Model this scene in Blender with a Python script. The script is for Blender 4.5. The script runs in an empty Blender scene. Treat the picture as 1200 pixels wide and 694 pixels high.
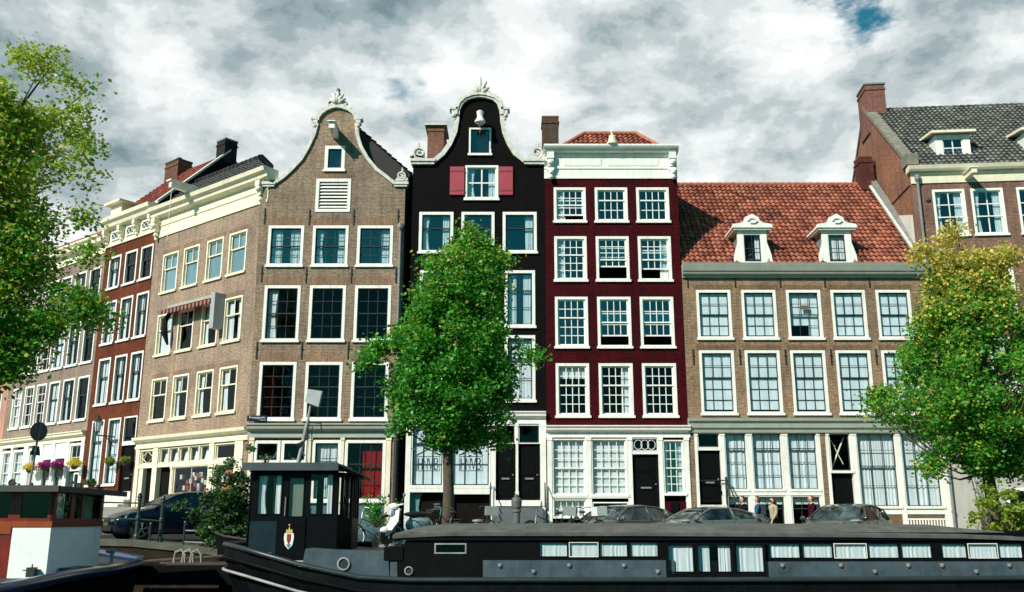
import bpy, bmesh, math, random
import numpy as np
from mathutils import Vector, Matrix, noise
R = math.radians
random.seed(7); rng = np.random.default_rng(11)
SC = bpy.context.scene
COL = SC.collection

# ------------------------------------------------------------------ camera, sky, sun, exposure
EYE = 0.9
PITCH = math.atan(265 / 1092)
cd = bpy.data.cameras.new('camera'); cam = bpy.data.objects.new('camera', cd); COL.objects.link(cam)
cam.location = (0, 0, EYE); cam.rotation_euler = (math.pi / 2 + PITCH, 0, 0)
cd.sensor_width = 36; cd.lens = 36 * 1092 / 1200; cd.clip_end = 3000; cd.clip_start = 0.1
SC.camera = cam
SUN = Vector((-0.92, -1.0, 1.02)).normalized()          # towards the sun
el = math.asin(SUN.z); az = math.atan2(SUN.x, SUN.y)
sd = bpy.data.lights.new('sun', 'SUN'); sd.energy = 5.0; sd.angle = R(0.5); sd.color = (1.0, 0.93, 0.82)
sun = bpy.data.objects.new('sun', sd); COL.objects.link(sun)
sun.rotation_euler = SUN.to_track_quat('Z', 'Y').to_euler(); sun.location = (-30, -30, 40)
W = bpy.data.worlds.new('World'); SC.world = W; W.use_nodes = True
nt = W.node_tree; N = nt.nodes; L = nt.links
for n in list(N): N.remove(n)
def wn(t, **k):
    n = N.new(t)
    for a, b in k.items(): setattr(n, a, b)
    return n
def wmath(op, a, b=None, clamp=False):
    n = wn('ShaderNodeMath', operation=op, use_clamp=clamp)
    for i, v in enumerate((a, b)):
        if v is None: continue
        if isinstance(v, (int, float)): n.inputs[i].default_value = v
        else: L.new(v, n.inputs[i])
    return n.outputs[0]
sky = wn('ShaderNodeTexSky', sky_type='NISHITA'); sky.sun_disc = False
sky.sun_elevation = el; sky.sun_rotation = az; sky.air_density = 1.0; sky.dust_density = 0.6; sky.ozone_density = 2.5
bg = wn('ShaderNodeBackground'); bg.inputs[1].default_value = 0.075
tint = wn('ShaderNodeMix', data_type='RGBA', blend_type='MULTIPLY'); tint.inputs[0].default_value = 1
L.new(sky.outputs[0], tint.inputs[6]); tint.inputs[7].default_value = (0.24, 1.10, 0.95, 1); L.new(tint.outputs[2], bg.inputs[0])
tc = wn('ShaderNodeTexCoord'); sep = wn('ShaderNodeSeparateXYZ'); L.new(tc.outputs['Generated'], sep.inputs[0])
X, Y, Z = sep.outputs
zz = wmath('ADD', wmath('MAXIMUM', Z, 0.0), 0.50)
nv = wn('ShaderNodeVectorMath', operation='NORMALIZE'); L.new(tc.outputs['Generated'], nv.inputs[0]); comb = wn('ShaderNodeVectorMath', operation='MULTIPLY'); L.new(nv.outputs[0], comb.inputs[0]); comb.inputs[1].default_value = (1.0, 1.0, 1.75)
def wnoise(scale, detail, rough, off, dist=0.0):
    mp = wn('ShaderNodeMapping'); mp.inputs['Location'].default_value = off; L.new(comb.outputs[0], mp.inputs[0])
    n = wn('ShaderNodeTexNoise'); n.inputs['Scale'].default_value = scale; n.inputs['Detail'].default_value = detail
    n.inputs['Roughness'].default_value = rough; n.inputs['Distortion'].default_value = dist; L.new(mp.outputs[0], n.inputs[0]); return n.outputs[0]
def wramp(v, stops):
    r = wn('ShaderNodeValToRGB'); e = r.color_ramp.elements
    while len(e) < len(stops): e.new(0.5)
    for k, (p, c) in zip(e, stops): k.position = p; k.color = (*c, 1)
    r.color_ramp.interpolation = 'EASE'; L.new(v, r.inputs[0]); return r.outputs[0]
big = wnoise(4.2, 11, 0.60, (3.1, 1.7, 0.4), 0.15)
shade0 = wnoise(6.2, 13, 0.60, (7.3, 4.2, 2.0), 0.1)
wd = wn('ShaderNodeVectorMath', operation='DISTANCE'); L.new(nv.outputs[0], wd.inputs[0]); wd.inputs[1].default_value = Vector((0.20, 0.80, 0.56)).normalized()
lowsky = wmath('MULTIPLY', wmath('SUBTRACT', 0.42, Z), 0.28)          # thicker, whiter cloud towards the roofs
shade = wmath('ADD', wmath('ADD', shade0, lowsky), wmath('MULTIPLY', wmath('MAXIMUM', wmath('SUBTRACT', 0.34, wd.outputs['Value']), 0.0), 0.30))
cover = wramp(big, [(0.20, (0, 0, 0)), (0.33, (1, 1, 1))])
cloudcol = wramp(shade, [(0.34, (0.15, 0.225, 0.245)), (0.42, (0.27, 0.34, 0.36)), (0.475, (0.40, 0.455, 0.47)), (0.53, (0.54, 0.58, 0.585)), (0.585, (0.67, 0.70, 0.70)), (0.66, (0.80, 0.82, 0.82))])
front = wmath('MULTIPLY', wmath('ADD', Y, 0.15), 4.0, True)     # the cloud bank stands over the far bank, clear sky towards the sun
hole = wn('ShaderNodeVectorMath', operation='DISTANCE'); nrm = wn('ShaderNodeVectorMath', operation='NORMALIZE'); L.new(tc.outputs['Generated'], nrm.inputs[0]); L.new(nrm.outputs[0], hole.inputs[0])
_hx, _hy = (1010 - 600) / 1092, (347 - 18) / 1092; _hd = Vector((_hx, math.cos(PITCH) - math.sin(PITCH) * _hy, math.sin(PITCH) + math.cos(PITCH) * _hy)).normalized(); hole.inputs[1].default_value = _hd
hd = wmath('ADD', hole.outputs['Value'], wmath('MULTIPLY', wmath('SUBTRACT', wnoise(9.0, 9, 0.65, (1, 2, 0)), 0.5), 0.26))
gap = wramp(hd, [(0.01, (0, 0, 0)), (0.06, (1, 1, 1))])            # a small blue gap in the bank
fac = wmath('MULTIPLY', wmath('MULTIPLY', cover, front), gap)
bg2 = wn('ShaderNodeBackground'); bg2.inputs[1].default_value = 1.08; L.new(cloudcol, bg2.inputs[0])
mx = wn('ShaderNodeMixShader'); L.new(fac, mx.inputs[0]); L.new(bg.outputs[0], mx.inputs[1]); L.new(bg2.outputs[0], mx.inputs[2])
out = wn('ShaderNodeOutputWorld'); L.new(mx.outputs[0], out.inputs[0])
VS = SC.view_settings; SC.display_settings.display_device = 'sRGB'
VS.view_transform = 'Standard'; VS.look = 'None'; VS.exposure = 0.28; VS.gamma = 1.0; VS.use_curve_mapping = False
SC.cycles.max_bounces = 8; SC.cycles.transparent_max_bounces = 16; SC.cycles.caustics_reflective = False; SC.cycles.caustics_refractive = False
SC.cycles.use_denoising = True

# ------------------------------------------------------------------ materials
MATS = {}
class NB:
    def __init__(s, name):
        s.m = bpy.data.materials.new(name); s.m.use_nodes = True; s.t = s.m.node_tree; s.n = s.t.nodes; s.l = s.t.links
        s.p = s.n['Principled BSDF']; s.o = s.n['Material Output']; s.tc = s.n.new('ShaderNodeTexCoord')
    def new(s, t, **k):
        n = s.n.new(t)
        for a, b in k.items(): setattr(n, a, b)
        return n
    def noise(s, scale, detail=5, rough=0.6, vec=None, stretch=None):
        n = s.new('ShaderNodeTexNoise'); n.inputs['Scale'].default_value = scale; n.inputs['Detail'].default_value = detail; n.inputs['Roughness'].default_value = rough
        v = vec or s.tc.outputs['Object']
        if stretch:
            mp = s.new('ShaderNodeMapping'); mp.inputs['Scale'].default_value = stretch; s.l.new(v, mp.inputs[0]); v = mp.outputs[0]
        s.l.new(v, n.inputs[0]); return n.outputs[0]
    def ramp(s, v, stops):
        r = s.new('ShaderNodeValToRGB'); e = r.color_ramp.elements
        while len(e) < len(stops): e.new(0.5)
        for k, (p, c) in zip(e, stops): k.position = p; k.color = (*c, 1) if len(c) == 3 else c
        s.l.new(v, r.inputs[0]); return r.outputs[0]
    def mix(s, f, a, b, mode='MIX'):
        m = s.new('ShaderNodeMix', data_type='RGBA', blend_type=mode)
        for i, v in ((0, f), (6, a), (7, b)):
            if isinstance(v, (int, float)): m.inputs[i].default_value = v
            elif isinstance(v, tuple): m.inputs[i].default_value = (*v[:3], 1)
            else: s.l.new(v, m.inputs[i])
        return m.outputs[2]
    def bump(s, h, strength, dist=0.02):
        b = s.new('ShaderNodeBump'); b.inputs['Strength'].default_value = strength; b.inputs['Distance'].default_value = dist
        s.l.new(h, b.inputs['Height']); s.l.new(b.outputs[0], s.p.inputs['Normal'])
def sc(c, k): return tuple(min(1, x * k) for x in c)
def paint(name, col, rough=0.5, var=0.25, scale=2.5, bump=0.15, metal=0.0, spec=0.5, dirt=0.0, coat=0.0, fine=25):
    if name in MATS: return MATS[name]
    b = NB(name)
    f = b.noise(scale, 6, 0.65)
    c = b.ramp(f, [(0.3, sc(col, 1 - var)), (0.7, sc(col, 1 + var * 0.6))])
    if dirt:
        d = b.noise(1.3, 8, 0.75, stretch=(5.0, 5.0, 0.6))
        dm = b.ramp(d, [(0.5, (0, 0, 0)), (0.72, (1, 1, 1))])
        mm = b.new('ShaderNodeMath', operation='MULTIPLY'); b.l.new(dm, mm.inputs[0]); mm.inputs[1].default_value = dirt
        c = b.mix(mm.outputs[0], c, (0.12, 0.11, 0.09))
    b.l.new(c, b.p.inputs['Base Color'])
    b.p.inputs['Roughness'].default_value = rough; b.p.inputs['Metallic'].default_value = metal
    b.p.inputs['Specular IOR Level'].default_value = spec
    if coat: b.p.inputs['Coat Weight'].default_value = coat; b.p.inputs['Coat Roughness'].default_value = 0.05
    if bump: b.bump(b.noise(fine, 4, 0.6), bump, 0.01)
    MATS[name] = b.m; return b.m
def brick(name, c1, c2, mortar, var=0.5, bw=0.22, bh=0.066, patch=0.35, ms=0.011, vertical=False, rough=0.9):
    if name in MATS: return MATS[name]
    b = NB(name)
    sp = b.new('ShaderNodeSeparateXYZ'); b.l.new(b.tc.outputs['Object'], sp.inputs[0])
    nn = b.new('ShaderNodeSeparateXYZ'); b.l.new(b.tc.outputs['Normal'], nn.inputs[0])
    ab = b.new('ShaderNodeMath', operation='ABSOLUTE'); b.l.new(nn.outputs[0], ab.inputs[0])
    gt = b.new('ShaderNodeMath', operation='GREATER_THAN'); b.l.new(ab.outputs[0], gt.inputs[0]); gt.inputs[1].default_value = 0.6
    mu = b.new('ShaderNodeMix', data_type='FLOAT'); b.l.new(gt.outputs[0], mu.inputs[0]); b.l.new(sp.outputs[0], mu.inputs[2]); b.l.new(sp.outputs[1], mu.inputs[3])
    cb = b.new('ShaderNodeCombineXYZ')
    if vertical: b.l.new(sp.outputs[2], cb.inputs[0]); b.l.new(mu.outputs[0], cb.inputs[1])
    else: b.l.new(mu.outputs[0], cb.inputs[0]); b.l.new(sp.outputs[2], cb.inputs[1])
    br = b.new('ShaderNodeTexBrick'); b.l.new(cb.outputs[0], br.inputs[0])
    br.inputs['Color1'].default_value = (*c1, 1); br.inputs['Color2'].default_value = (*c2, 1); br.inputs['Mortar'].default_value = (*mortar, 1)
    br.inputs['Scale'].default_value = 1; br.inputs['Brick Width'].default_value = bw; br.inputs['Row Height'].default_value = bh
    br.inputs['Mortar Size'].default_value = ms; br.inputs['Mortar Smooth'].default_value = 0.2; br.inputs['Bias'].default_value = 0.0
    c = br.outputs[0]
    f1 = b.noise(6.0, 9, 0.85, stretch=(1.0, 1.0, 3.4))
    c = b.mix(1.0, c, b.ramp(f1, [(0.36, (1 - var,) * 3), (0.5, (1, 1, 1)), (0.64, (1 + var * .9, 1 + var * .8, 1 + var * .7))]), 'MULTIPLY')
    f2 = b.noise(0.45, 6, 0.6)
    c = b.mix(1.0, c, b.ramp(f2, [(0.33, (1 - patch, 1 - patch, 1 - patch * .9)), (0.68, (1.12, 1.06, 1.0))]), 'MULTIPLY')
    f3 = b.noise(1.4, 7, 0.7, stretch=(4.0, 4.0, 0.35))
    c = b.mix(1.0, c, b.ramp(f3, [(0.33, (0.72, 0.70, 0.70)), (0.55, (1, 1, 1))]), 'MULTIPLY')
    b.l.new(c, b.p.inputs['Base Color']); b.p.inputs['Roughness'].default_value = rough; b.p.inputs['Specular IOR Level'].default_value = 0.08
    b.bump(br.outputs['Fac'], -0.9, 0.02)
    MATS[name] = b.m; return b.m
def tiles_mat(name, stops, rough=0.75):
    if name in MATS: return MATS[name]
    b = NB(name); g = b.new('ShaderNodeNewGeometry')
    c = b.ramp(g.outputs['Random Per Island'], stops)
    f = b.noise(9.0, 7, 0.75); c = b.mix(1.0, c, b.ramp(f, [(0.3, (0.55, 0.52, 0.5)), (0.6, (1.1, 1.1, 1.1))]), 'MULTIPLY')
    f = b.noise(0.9, 6, 0.7); c = b.mix(1.0, c, b.ramp(f, [(0.32, (0.55, 0.55, 0.55)), (0.6, (1.05, 1.05, 1.05))]), 'MULTIPLY')
    b.l.new(c, b.p.inputs['Base Color']); b.p.inputs['Roughness'].default_value = rough; b.p.inputs['Specular IOR Level'].default_value = 0.35
    MATS[name] = b.m; return b.m
def glass(name, tintc=(0.80, 0.90, 0.90), refl=0.045, rcol=(0.55, 0.95, 1.0)):
    if name in MATS: return MATS[name]
    b = NB(name); b.n.remove(b.p)
    tr = b.new('ShaderNodeBsdfTransparent'); tr.inputs[0].default_value = (*tintc, 1)
    gl = b.new('ShaderNodeBsdfGlossy'); gl.inputs['Roughness'].default_value = 0.015; gl.inputs[0].default_value = (*rcol, 1)
    n = b.noise(1.6, 3, 0.5); bp = b.new('ShaderNodeBump'); bp.inputs['Strength'].default_value = 0.12; bp.inputs['Distance'].default_value = 0.05
    b.l.new(n, bp.inputs['Height']); b.l.new(bp.outputs[0], gl.inputs['Normal'])
    lw = b.new('ShaderNodeLayerWeight'); lw.inputs[0].default_value = 0.5      # the same on both faces of the sheet
    pw = b.new('ShaderNodeMath', operation='POWER'); b.l.new(lw.outputs['Facing'], pw.inputs[0]); pw.inputs[1].default_value = 4.0
    mr = b.new('ShaderNodeMath', operation='ADD', use_clamp=True); b.l.new(pw.outputs[0], mr.inputs[0]); mr.inputs[1].default_value = refl
    m = b.new('ShaderNodeMixShader'); b.l.new(mr.outputs[0], m.inputs[0]); b.l.new(tr.outputs[0], m.inputs[1]); b.l.new(gl.outputs[0], m.inputs[2])
    b.l.new(m.outputs[0], b.o.inputs[0]); MATS[name] = b.m; return b.m
def cloth(name, col, trans=0.35):
    if name in MATS: return MATS[name]
    b = NB(name); b.n.remove(b.p)
    f = b.noise(3.0, 4, 0.6, stretch=(3, 3, 0.5)); c = b.ramp(f, [(0.3, sc(col, 0.8)), (0.7, col)])
    d = b.new('ShaderNodeBsdfDiffuse'); t = b.new('ShaderNodeBsdfTranslucent'); b.l.new(c, d.inputs[0]); b.l.new(c, t.inputs[0])
    m = b.new('ShaderNodeMixShader'); m.inputs[0].default_value = trans; b.l.new(d.outputs[0], m.inputs[1]); b.l.new(t.outputs[0], m.inputs[2])
    b.l.new(m.outputs[0], b.o.inputs[0]); MATS[name] = b.m; return b.m
def leafm(name, stops, trans=0.35):
    if name in MATS: return MATS[name]
    b = NB(name); b.n.remove(b.p); g = b.new('ShaderNodeNewGeometry')
    c = b.ramp(g.outputs['Random Per Island'], stops)
    d = b.new('ShaderNodeBsdfPrincipled'); b.l.new(c, d.inputs['Base Color']); d.inputs['Roughness'].default_value = 0.45; d.inputs['Specular IOR Level'].default_value = 0.4
    t = b.new('ShaderNodeBsdfTranslucent'); b.l.new(c, t.inputs[0])
    m = b.new('ShaderNodeMixShader'); m.inputs[0].default_value = trans; b.l.new(d.outputs[0], m.inputs[1]); b.l.new(t.outputs[0], m.inputs[2])
    b.l.new(m.outputs[0], b.o.inputs[0]); MATS[name] = b.m; return b.m

M_WHITE = paint('white_paint', (0.80, 0.79, 0.74), 0.5, 0.10, 2.0, 0.15, dirt=0.26)
M_CREAM = paint('cream_paint', (0.76, 0.71, 0.54), 0.55, 0.12, 2.0, 0.15, dirt=0.24)
M_STONE = paint('painted_stone', (0.62, 0.61, 0.56), 0.7, 0.3, 6.0, 0.5, dirt=0.4)
M_GREYP = paint('grey_green_paint', (0.34, 0.37, 0.32), 0.5, 0.12, 2.0, 0.1, dirt=0.2)
M_DARK = paint('dark_sash_paint', (0.028, 0.034, 0.035), 0.4, 0.2, 3.0, 0.0, spec=.3)
M_BLACKP = paint('black_door_paint', (0.004, 0.0045, 0.005), 0.6, 0.2, 3.0, 0.05, spec=.06)
M_IRON = paint('wrought_iron', (0.015, 0.016, 0.018), 0.5, 0.3, 8, 0.2)
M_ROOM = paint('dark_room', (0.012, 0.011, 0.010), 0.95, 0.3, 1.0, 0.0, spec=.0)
M_BRICK5 = brick('brown_grey_brick', (0.30, 0.215, 0.152), (0.175, 0.120, 0.086), (0.36, 0.31, 0.24), var=.65)
M_BRICK8 = brick('yellow_brown_brick', (0.31, 0.190, 0.115), (0.18, 0.108, 0.068), (0.34, 0.28, 0.20), var=.65)
M_BRICKA = brick('pinkish_brown_brick', (0.34, 0.245, 0.185), (0.23, 0.16, 0.122), (0.40, 0.34, 0.27), var=.6)
M_BRICKC = brick('grey_brown_brick', (0.30, 0.23, 0.19), (0.20, 0.15, 0.13), (0.30, 0.26, 0.22))
M_BRICKP = brick('pink_render_brick', (0.50, 0.27, 0.20), (0.46, 0.24, 0.18), (0.52, 0.32, 0.25), var=0.15)
M_BRICKB = brick('rust_red_brick', (0.17, 0.050, 0.024), (0.13, 0.036, 0.018), (0.10, 0.035, 0.022), var=0.45)
M_BRICK9 = brick('reddish_brick', (0.23, 0.125, 0.095), (0.16, 0.085, 0.068), (0.27, 0.19, 0.155), var=.55)
M_BRICK9S = brick('orange_red_old_brick', (0.33, 0.140, 0.090), (0.22, 0.085, 0.058), (0.30, 0.20, 0.14), var=0.6)
M_BLACKB = brick('black_tarred_brick', (0.0060, 0.0052, 0.0060), (0.003, 0.003, 0.0035), (0.002, 0.002, 0.002), var=0.8, rough=0.8)
M_REDB = brick('oxblood_painted_brick', (0.085, 0.0032, 0.0085), (0.050, 0.0022, 0.006), (0.022, 0.0015, 0.004), var=0.75, patch=.45, rough=0.7)
M_LINTEL = brick('orange_soldier_brick', (0.30, 0.18, 0.115), (0.20, 0.118, 0.078), (0.32, 0.25, 0.18), vertical=True)
M_CHIMB = brick('chimney_brick', (0.25, 0.10, 0.07), (0.17, 0.075, 0.055), (0.22, 0.16, 0.13))
M_PLAST = paint('grey_plaster', (0.42, 0.41, 0.38), 0.9, 0.2, 1.2, 0.3, dirt=0.35)
M_PLASTW = paint('old_white_plaster', (0.62, 0.60, 0.52), 0.9, 0.2, 1.2, 0.3, dirt=0.3)
M_TILER = tiles_mat('orange_pantile', [(0.0, (0.18, 0.040, 0.026)), (0.35, (0.31, 0.088, 0.052)), (0.7, (0.43, 0.155, 0.095)), (1.0, (0.12, 0.028, 0.022))])
M_TILED = tiles_mat('dark_red_pantile', [(0.0, (0.20, 0.03, 0.02)), (0.6, (0.30, 0.06, 0.035)), (1.0, (0.13, 0.025, 0.02))])
M_TILEG = tiles_mat('grey_pantile', [(0.0, (0.055, 0.058, 0.055)), (0.6, (0.11, 0.115, 0.105)), (1.0, (0.17, 0.175, 0.16))], 0.55)
M_TILEB = tiles_mat('black_glazed_pantile', [(0.0, (0.012, 0.015, 0.018)), (0.6, (0.022, 0.026, 0.03)), (1.0, (0.04, 0.045, 0.05))], 0.6)
M_LEAD = paint('lead_sheet', (0.20, 0.205, 0.20), 0.6, 0.25, 3, 0.3)
M_SLATE = paint('roof_underlay', (0.02, 0.018, 0.017), 0.8, 0.3, 2, 0.2)
M_GLASS = glass('window_glass', (.9, .95, .97), 0.03, (.50, .58, .62))
M_GLASST = glass('teal_reflecting_glass', (0.82, 0.93, 0.95), 0.12, (0.55, 0.98, 1.0))
M_CURT = cloth('white_curtain', (0.86, 0.89, 0.90), 0.2)
M_CURTB = cloth('bluish_blind', (0.80, 0.88, 0.91), 0.12)
M_CURTR = cloth('crimson_curtain', (0.32, 0.01, 0.015), 0.2)
M_CURTT = cloth('teal_curtain', (0.16, 0.34, 0.36), 0.3)
M_CURTG = cloth('green_blind', (0.25, 0.30, 0.24), 0.3)

# ------------------------------------------------------------------ mesh helpers
class MB:
    def __init__(s): s.v = []; s.f = []; s.m = []
    def add(s, vs, fs, mi=0):
        o = len(s.v); s.v += [tuple(p) for p in vs]
        for f in fs: s.f.append(tuple(i + o for i in f)); s.m.append(mi)
    def quad(s, a, b, c, d, mi=0): s.add([a, b, c, d], [(0, 1, 2, 3)], mi)
    def box(s, x0, x1, y0, y1, z0, z1, mi=0):
        s.add([(x0, y0, z0), (x1, y0, z0), (x1, y1, z0), (x0, y1, z0), (x0, y0, z1), (x1, y0, z1), (x1, y1, z1), (x0, y1, z1)],
              [(0, 3, 2, 1), (4, 5, 6, 7), (0, 1, 5, 4), (1, 2, 6, 5), (2, 3, 7, 6), (3, 0, 4, 7)], mi)
    def prism(s, pts, y0, y1, mi=0):           # (x, z) outline pushed along y
        n = len(pts); a = sum(pts[i][0] * pts[(i + 1) % n][1] - pts[(i + 1) % n][0] * pts[i][1] for i in range(n))
        if a < 0: pts = pts[::-1]
        s.add([(x, y0, z) for x, z in pts] + [(x, y1, z) for x, z in pts],
              [tuple(range(n)), tuple(range(2 * n - 1, n - 1, -1))] + [((i + 1) % n, i, n + i, n + (i + 1) % n) for i in range(n)], mi)
    def mold(s, prof, x0, x1, mi=0):           # (y, z) outline pushed along x
        n = len(prof)
        s.add([(x0, y, z) for y, z in prof] + [(x1, y, z) for y, z in prof],
              [tuple(range(n)), tuple(range(2 * n - 1, n - 1, -1))] + [(i, (i + 1) % n, n + (i + 1) % n, n + i) for i in range(n)], mi)
    def ribbon(s, pts, w, y0, y1, mi=0, inner=0.0):   # band of width w to the left of the (x, z) line
        n = len(pts); P = [Vector(p) for p in pts]; q = []
        for i in range(n):
            t = (P[min(i + 1, n - 1)] - P[max(i - 1, 0)]).normalized(); nn = Vector((-t.y, t.x)); q.append((P[i] - nn * inner, P[i] + nn * w))
        for i in range(n - 1):
            s.prism([tuple(q[i][0]), tuple(q[i + 1][0]), tuple(q[i + 1][1]), tuple(q[i][1])], y0, y1, mi)
    def tube(s, pts, r, n=8, mi=0, cap=True):
        P = [Vector(p) for p in pts]; k = len(P); rr = r if isinstance(r, (list, tuple)) else [r] * k; vs = []; fs = []
        up = Vector((0.13, 0.21, 0.97))
        for i in range(k):
            t = (P[min(i + 1, k - 1)] - P[max(i - 1, 0)]); t = t.normalized() if t.length > 1e-9 else Vector((0, 0, 1))
            a = t.cross(up)
            if a.length < 0.1: a = t.cross(Vector((1, 0, 0)))
            a.normalize(); b = t.cross(a)
            for j in range(n):
                th = 2 * math.pi * j / n; vs.append(P[i] + (a * math.cos(th) + b * math.sin(th)) * rr[i])
        for i in range(k - 1):
            for j in range(n): fs.append((i * n + j, i * n + (j + 1) % n, (i + 1) * n + (j + 1) % n, (i + 1) * n + j))
        if cap: fs += [tuple(range(n))[::-1], tuple(range((k - 1) * n, k * n))]
        s.add(vs, fs, mi)
    def bar(s, a, b, r, n=6, mi=0): s.tube([a, b], r, n, mi)
    def lathe(s, prof, c, n=14, mi=0, axis='z'):      # prof (radius, height)
        vs = []; fs = []; k = len(prof)
        for r, h in prof:
            for j in range(n):
                th = 2 * math.pi * j / n; a, b = r * math.cos(th), r * math.sin(th)
                vs.append((c[0] + a, c[1] + b, c[2] + h) if axis == 'z' else ((c[0] + a, c[1] + h, c[2] + b) if axis == 'y' else (c[0] + h, c[1] + a, c[2] + b)))
        for i in range(k - 1):
            for j in range(n): fs.append((i * n + j, i * n + (j + 1) % n, (i + 1) * n + (j + 1) % n, (i + 1) * n + j))
        fs += [tuple(range(n)), tuple(range((k - 1) * n, k * n))]
        s.add(vs, fs, mi)
    def ball(s, c, r, n=10, mi=0, sq=(1, 1, 1)):
        m = max(4, n // 2 + 1); vs = []; fs = []
        for i in range(m + 1):
            ph = math.pi * i / m
            for j in range(n):
                th = 2 * math.pi * j / n
                vs.append((c[0] + r * sq[0] * math.sin(ph) * math.cos(th), c[1] + r * sq[1] * math.sin(ph) * math.sin(th), c[2] + r * sq[2] * math.cos(ph)))
        for i in range(m):
            for j in range(n): fs.append((i * n + j, (i + 1) * n + j, (i + 1) * n + (j + 1) % n, i * n + (j + 1) % n))
        s.add(vs, fs, mi)
    def build(s, name, mats, parent=None, smooth=False):
        me = bpy.data.meshes.new(name); me.from_pydata(s.v, [], s.f)
        if not isinstance(mats, (list, tuple)): mats = [mats]
        for m in mats: me.materials.append(m)
        me.polygons.foreach_set('material_index', s.m)
        if smooth: me.polygons.foreach_set('use_smooth', [True] * len(s.f))
        me.update(); o = bpy.data.objects.new(name, me); COL.objects.link(o)
        if parent: o.parent = parent
        return o
def clean(o):       # weld and make normals agree
    bm = bmesh.new(); bm.from_mesh(o.data); bmesh.ops.remove_doubles(bm, verts=bm.verts, dist=1e-4); bmesh.ops.recalc_face_normals(bm, faces=bm.faces); bm.to_mesh(o.data); bm.free(); return o
def tag(o, label=None, cat=None, group=None, kind=None):
    if label: o['label'] = label
    if cat: o['category'] = cat
    if group: o['group'] = group
    if kind: o['kind'] = kind
    return o
def thing(name, label, cat, loc=(0, 0, 0), rz=0.0, group=None):
    o = bpy.data.objects.new(name, None); COL.objects.link(o); o.location = loc; o.rotation_euler = (0, 0, rz); return tag(o, label, cat, group)
def copy_tree(o, parent=None):
    c = o.copy(); COL.objects.link(c)
    if parent: c.parent = parent
    for ch in [k for k in COL.objects if k.parent == o]: copy_tree(ch, c)
    return c
_c, _s = math.cos(PITCH), math.sin(PITCH)
def at(px, py, Y):        # where the sight line of a point in the photo meets the upright plane at distance Y
    x = (px - 600) / 1092; y = (347 - py) / 1092; t = Y / (_c - _s * y)
    return Vector((x * t, Y, EYE + (_s + _c * y) * t))

# ------------------------------------------------------------------ ground, quay, water
def sstep(t): t = max(0, min(1, t)); return t * t * (3 - 2 * t)
def gh(x, y):
    sx = sstep((-x - 6.5) / 5.5)
    return 0.42 * sx + 1.05 * sx * sstep((y - 31) / 13)
QY = 27.9
def ground(name, y0, y1, dz, m, xs=(-160, 160), nx=120, ny=30, far=None):
    mb = MB(); ys = [y0 + (y1 - y0) * (j / ny) for j in range(ny + 1)]
    if far: ys += far
    xx = [xs[0] + (xs[1] - xs[0]) * i / nx for i in range(nx + 1)]
    vs = [(x, y, gh(x, y) + dz) for y in ys for x in xx]; k = nx + 1
    mb.add(vs, [(j * k + i, j * k + i + 1, (j + 1) * k + i + 1, (j + 1) * k + i) for j in range(len(ys) - 1) for i in range(nx)])
    o = mb.build(name, m, None, True); return tag(o, kind='structure')
M_COBBLE = brick('street_clinker', (0.13, 0.095, 0.08), (0.09, 0.07, 0.06), (0.06, 0.055, 0.05), var=0.5, bw=0.2, bh=0.1)
_b = NB('clinker_paving'); _br = _b.new('ShaderNodeTexBrick'); _b.l.new(_b.tc.outputs['Object'], _br.inputs[0])
for k, v in (('Color1', (0.15, 0.105, 0.085, 1)), ('Color2', (0.10, 0.08, 0.07, 1)), ('Mortar', (0.06, 0.055, 0.05, 1))): _br.inputs[k].default_value = v
_br.inputs['Scale'].default_value = 1; _br.inputs['Brick Width'].default_value = 0.2; _br.inputs['Row Height'].default_value = 0.1; _br.inputs['Mortar Size'].default_value = 0.01
_b.l.new(_b.mix(1.0, _br.outputs[0], _b.ramp(_b.noise(0.6, 6), [(0.3, (0.6, 0.6, 0.6)), (0.7, (1.15, 1.12, 1.1))]), 'MULTIPLY'), _b.p.inputs['Base Color']); _b.p.inputs['Roughness'].default_value = 0.85
M_PAVE = _b.m
M_SLAB = paint('grey_pavement', (0.26, 0.25, 0.23), 0.85, 0.3, 1.5, 0.3)
ground('ground', QY + 0.3, 60, -0.012, M_PAVE, far=[90, 160, 400])
ground('pavement', 36.6, 60, 0.11, M_SLAB)
mb = MB()
for i in range(60):
    x0, x1 = -60 + i * 2, -60 + i * 2 + 1.99
    mb.add([(x0, 36.42, gh(x0, 36.5) - .05), (x1, 36.42, gh(x1, 36.5) - .05), (x1, 36.42, gh(x1, 36.5) + .125), (x0, 36.42, gh(x0, 36.5) + .125), (x0, 36.62, gh(x0, 36.6) + .125), (x1, 36.62, gh(x1, 36.6) + .125)], [(0, 1, 2, 3), (3, 2, 5, 4)])
tag(mb.build('kerb', M_STONE), kind='structure')
M_QUAY = brick('wet_quay_brick', (0.050, 0.034, 0.024), (0.034, 0.025, 0.018), (0.03, 0.027, 0.02), var=0.6)
mb = MB()
for i in range(160):
    x0, x1 = -80 + i, -79 + i; a, c = gh(x0, QY), gh(x1, QY)
    mb.add([(x0, QY, -4), (x1, QY, -4), (x1, QY, c - .16), (x0, QY, a - .16)], [(0, 1, 2, 3)])
tag(clean(mb.build('quay_wall', M_QUAY)), 'dark wet brick quay wall with grey stone coping along the canal', 'quay wall')
mb = MB()
for i in range(107):
    x0, x1 = -80 + i * 1.5, -80 + i * 1.5 + 1.49; a, c = gh(x0, QY), gh(x1, QY)
    mb.add([(x0, QY - .05, a - .165), (x1, QY - .05, c - .165), (x1, QY - .05, c + .02), (x0, QY - .05, a + .02), (x0, QY + .42, a + .02), (x1, QY + .42, c + .02), (x0, QY+.1, a - .165), (x1, QY+.1, c - .165)], [(0, 1, 2, 3), (3, 2, 5, 4), (6, 7, 1, 0)])
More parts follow.
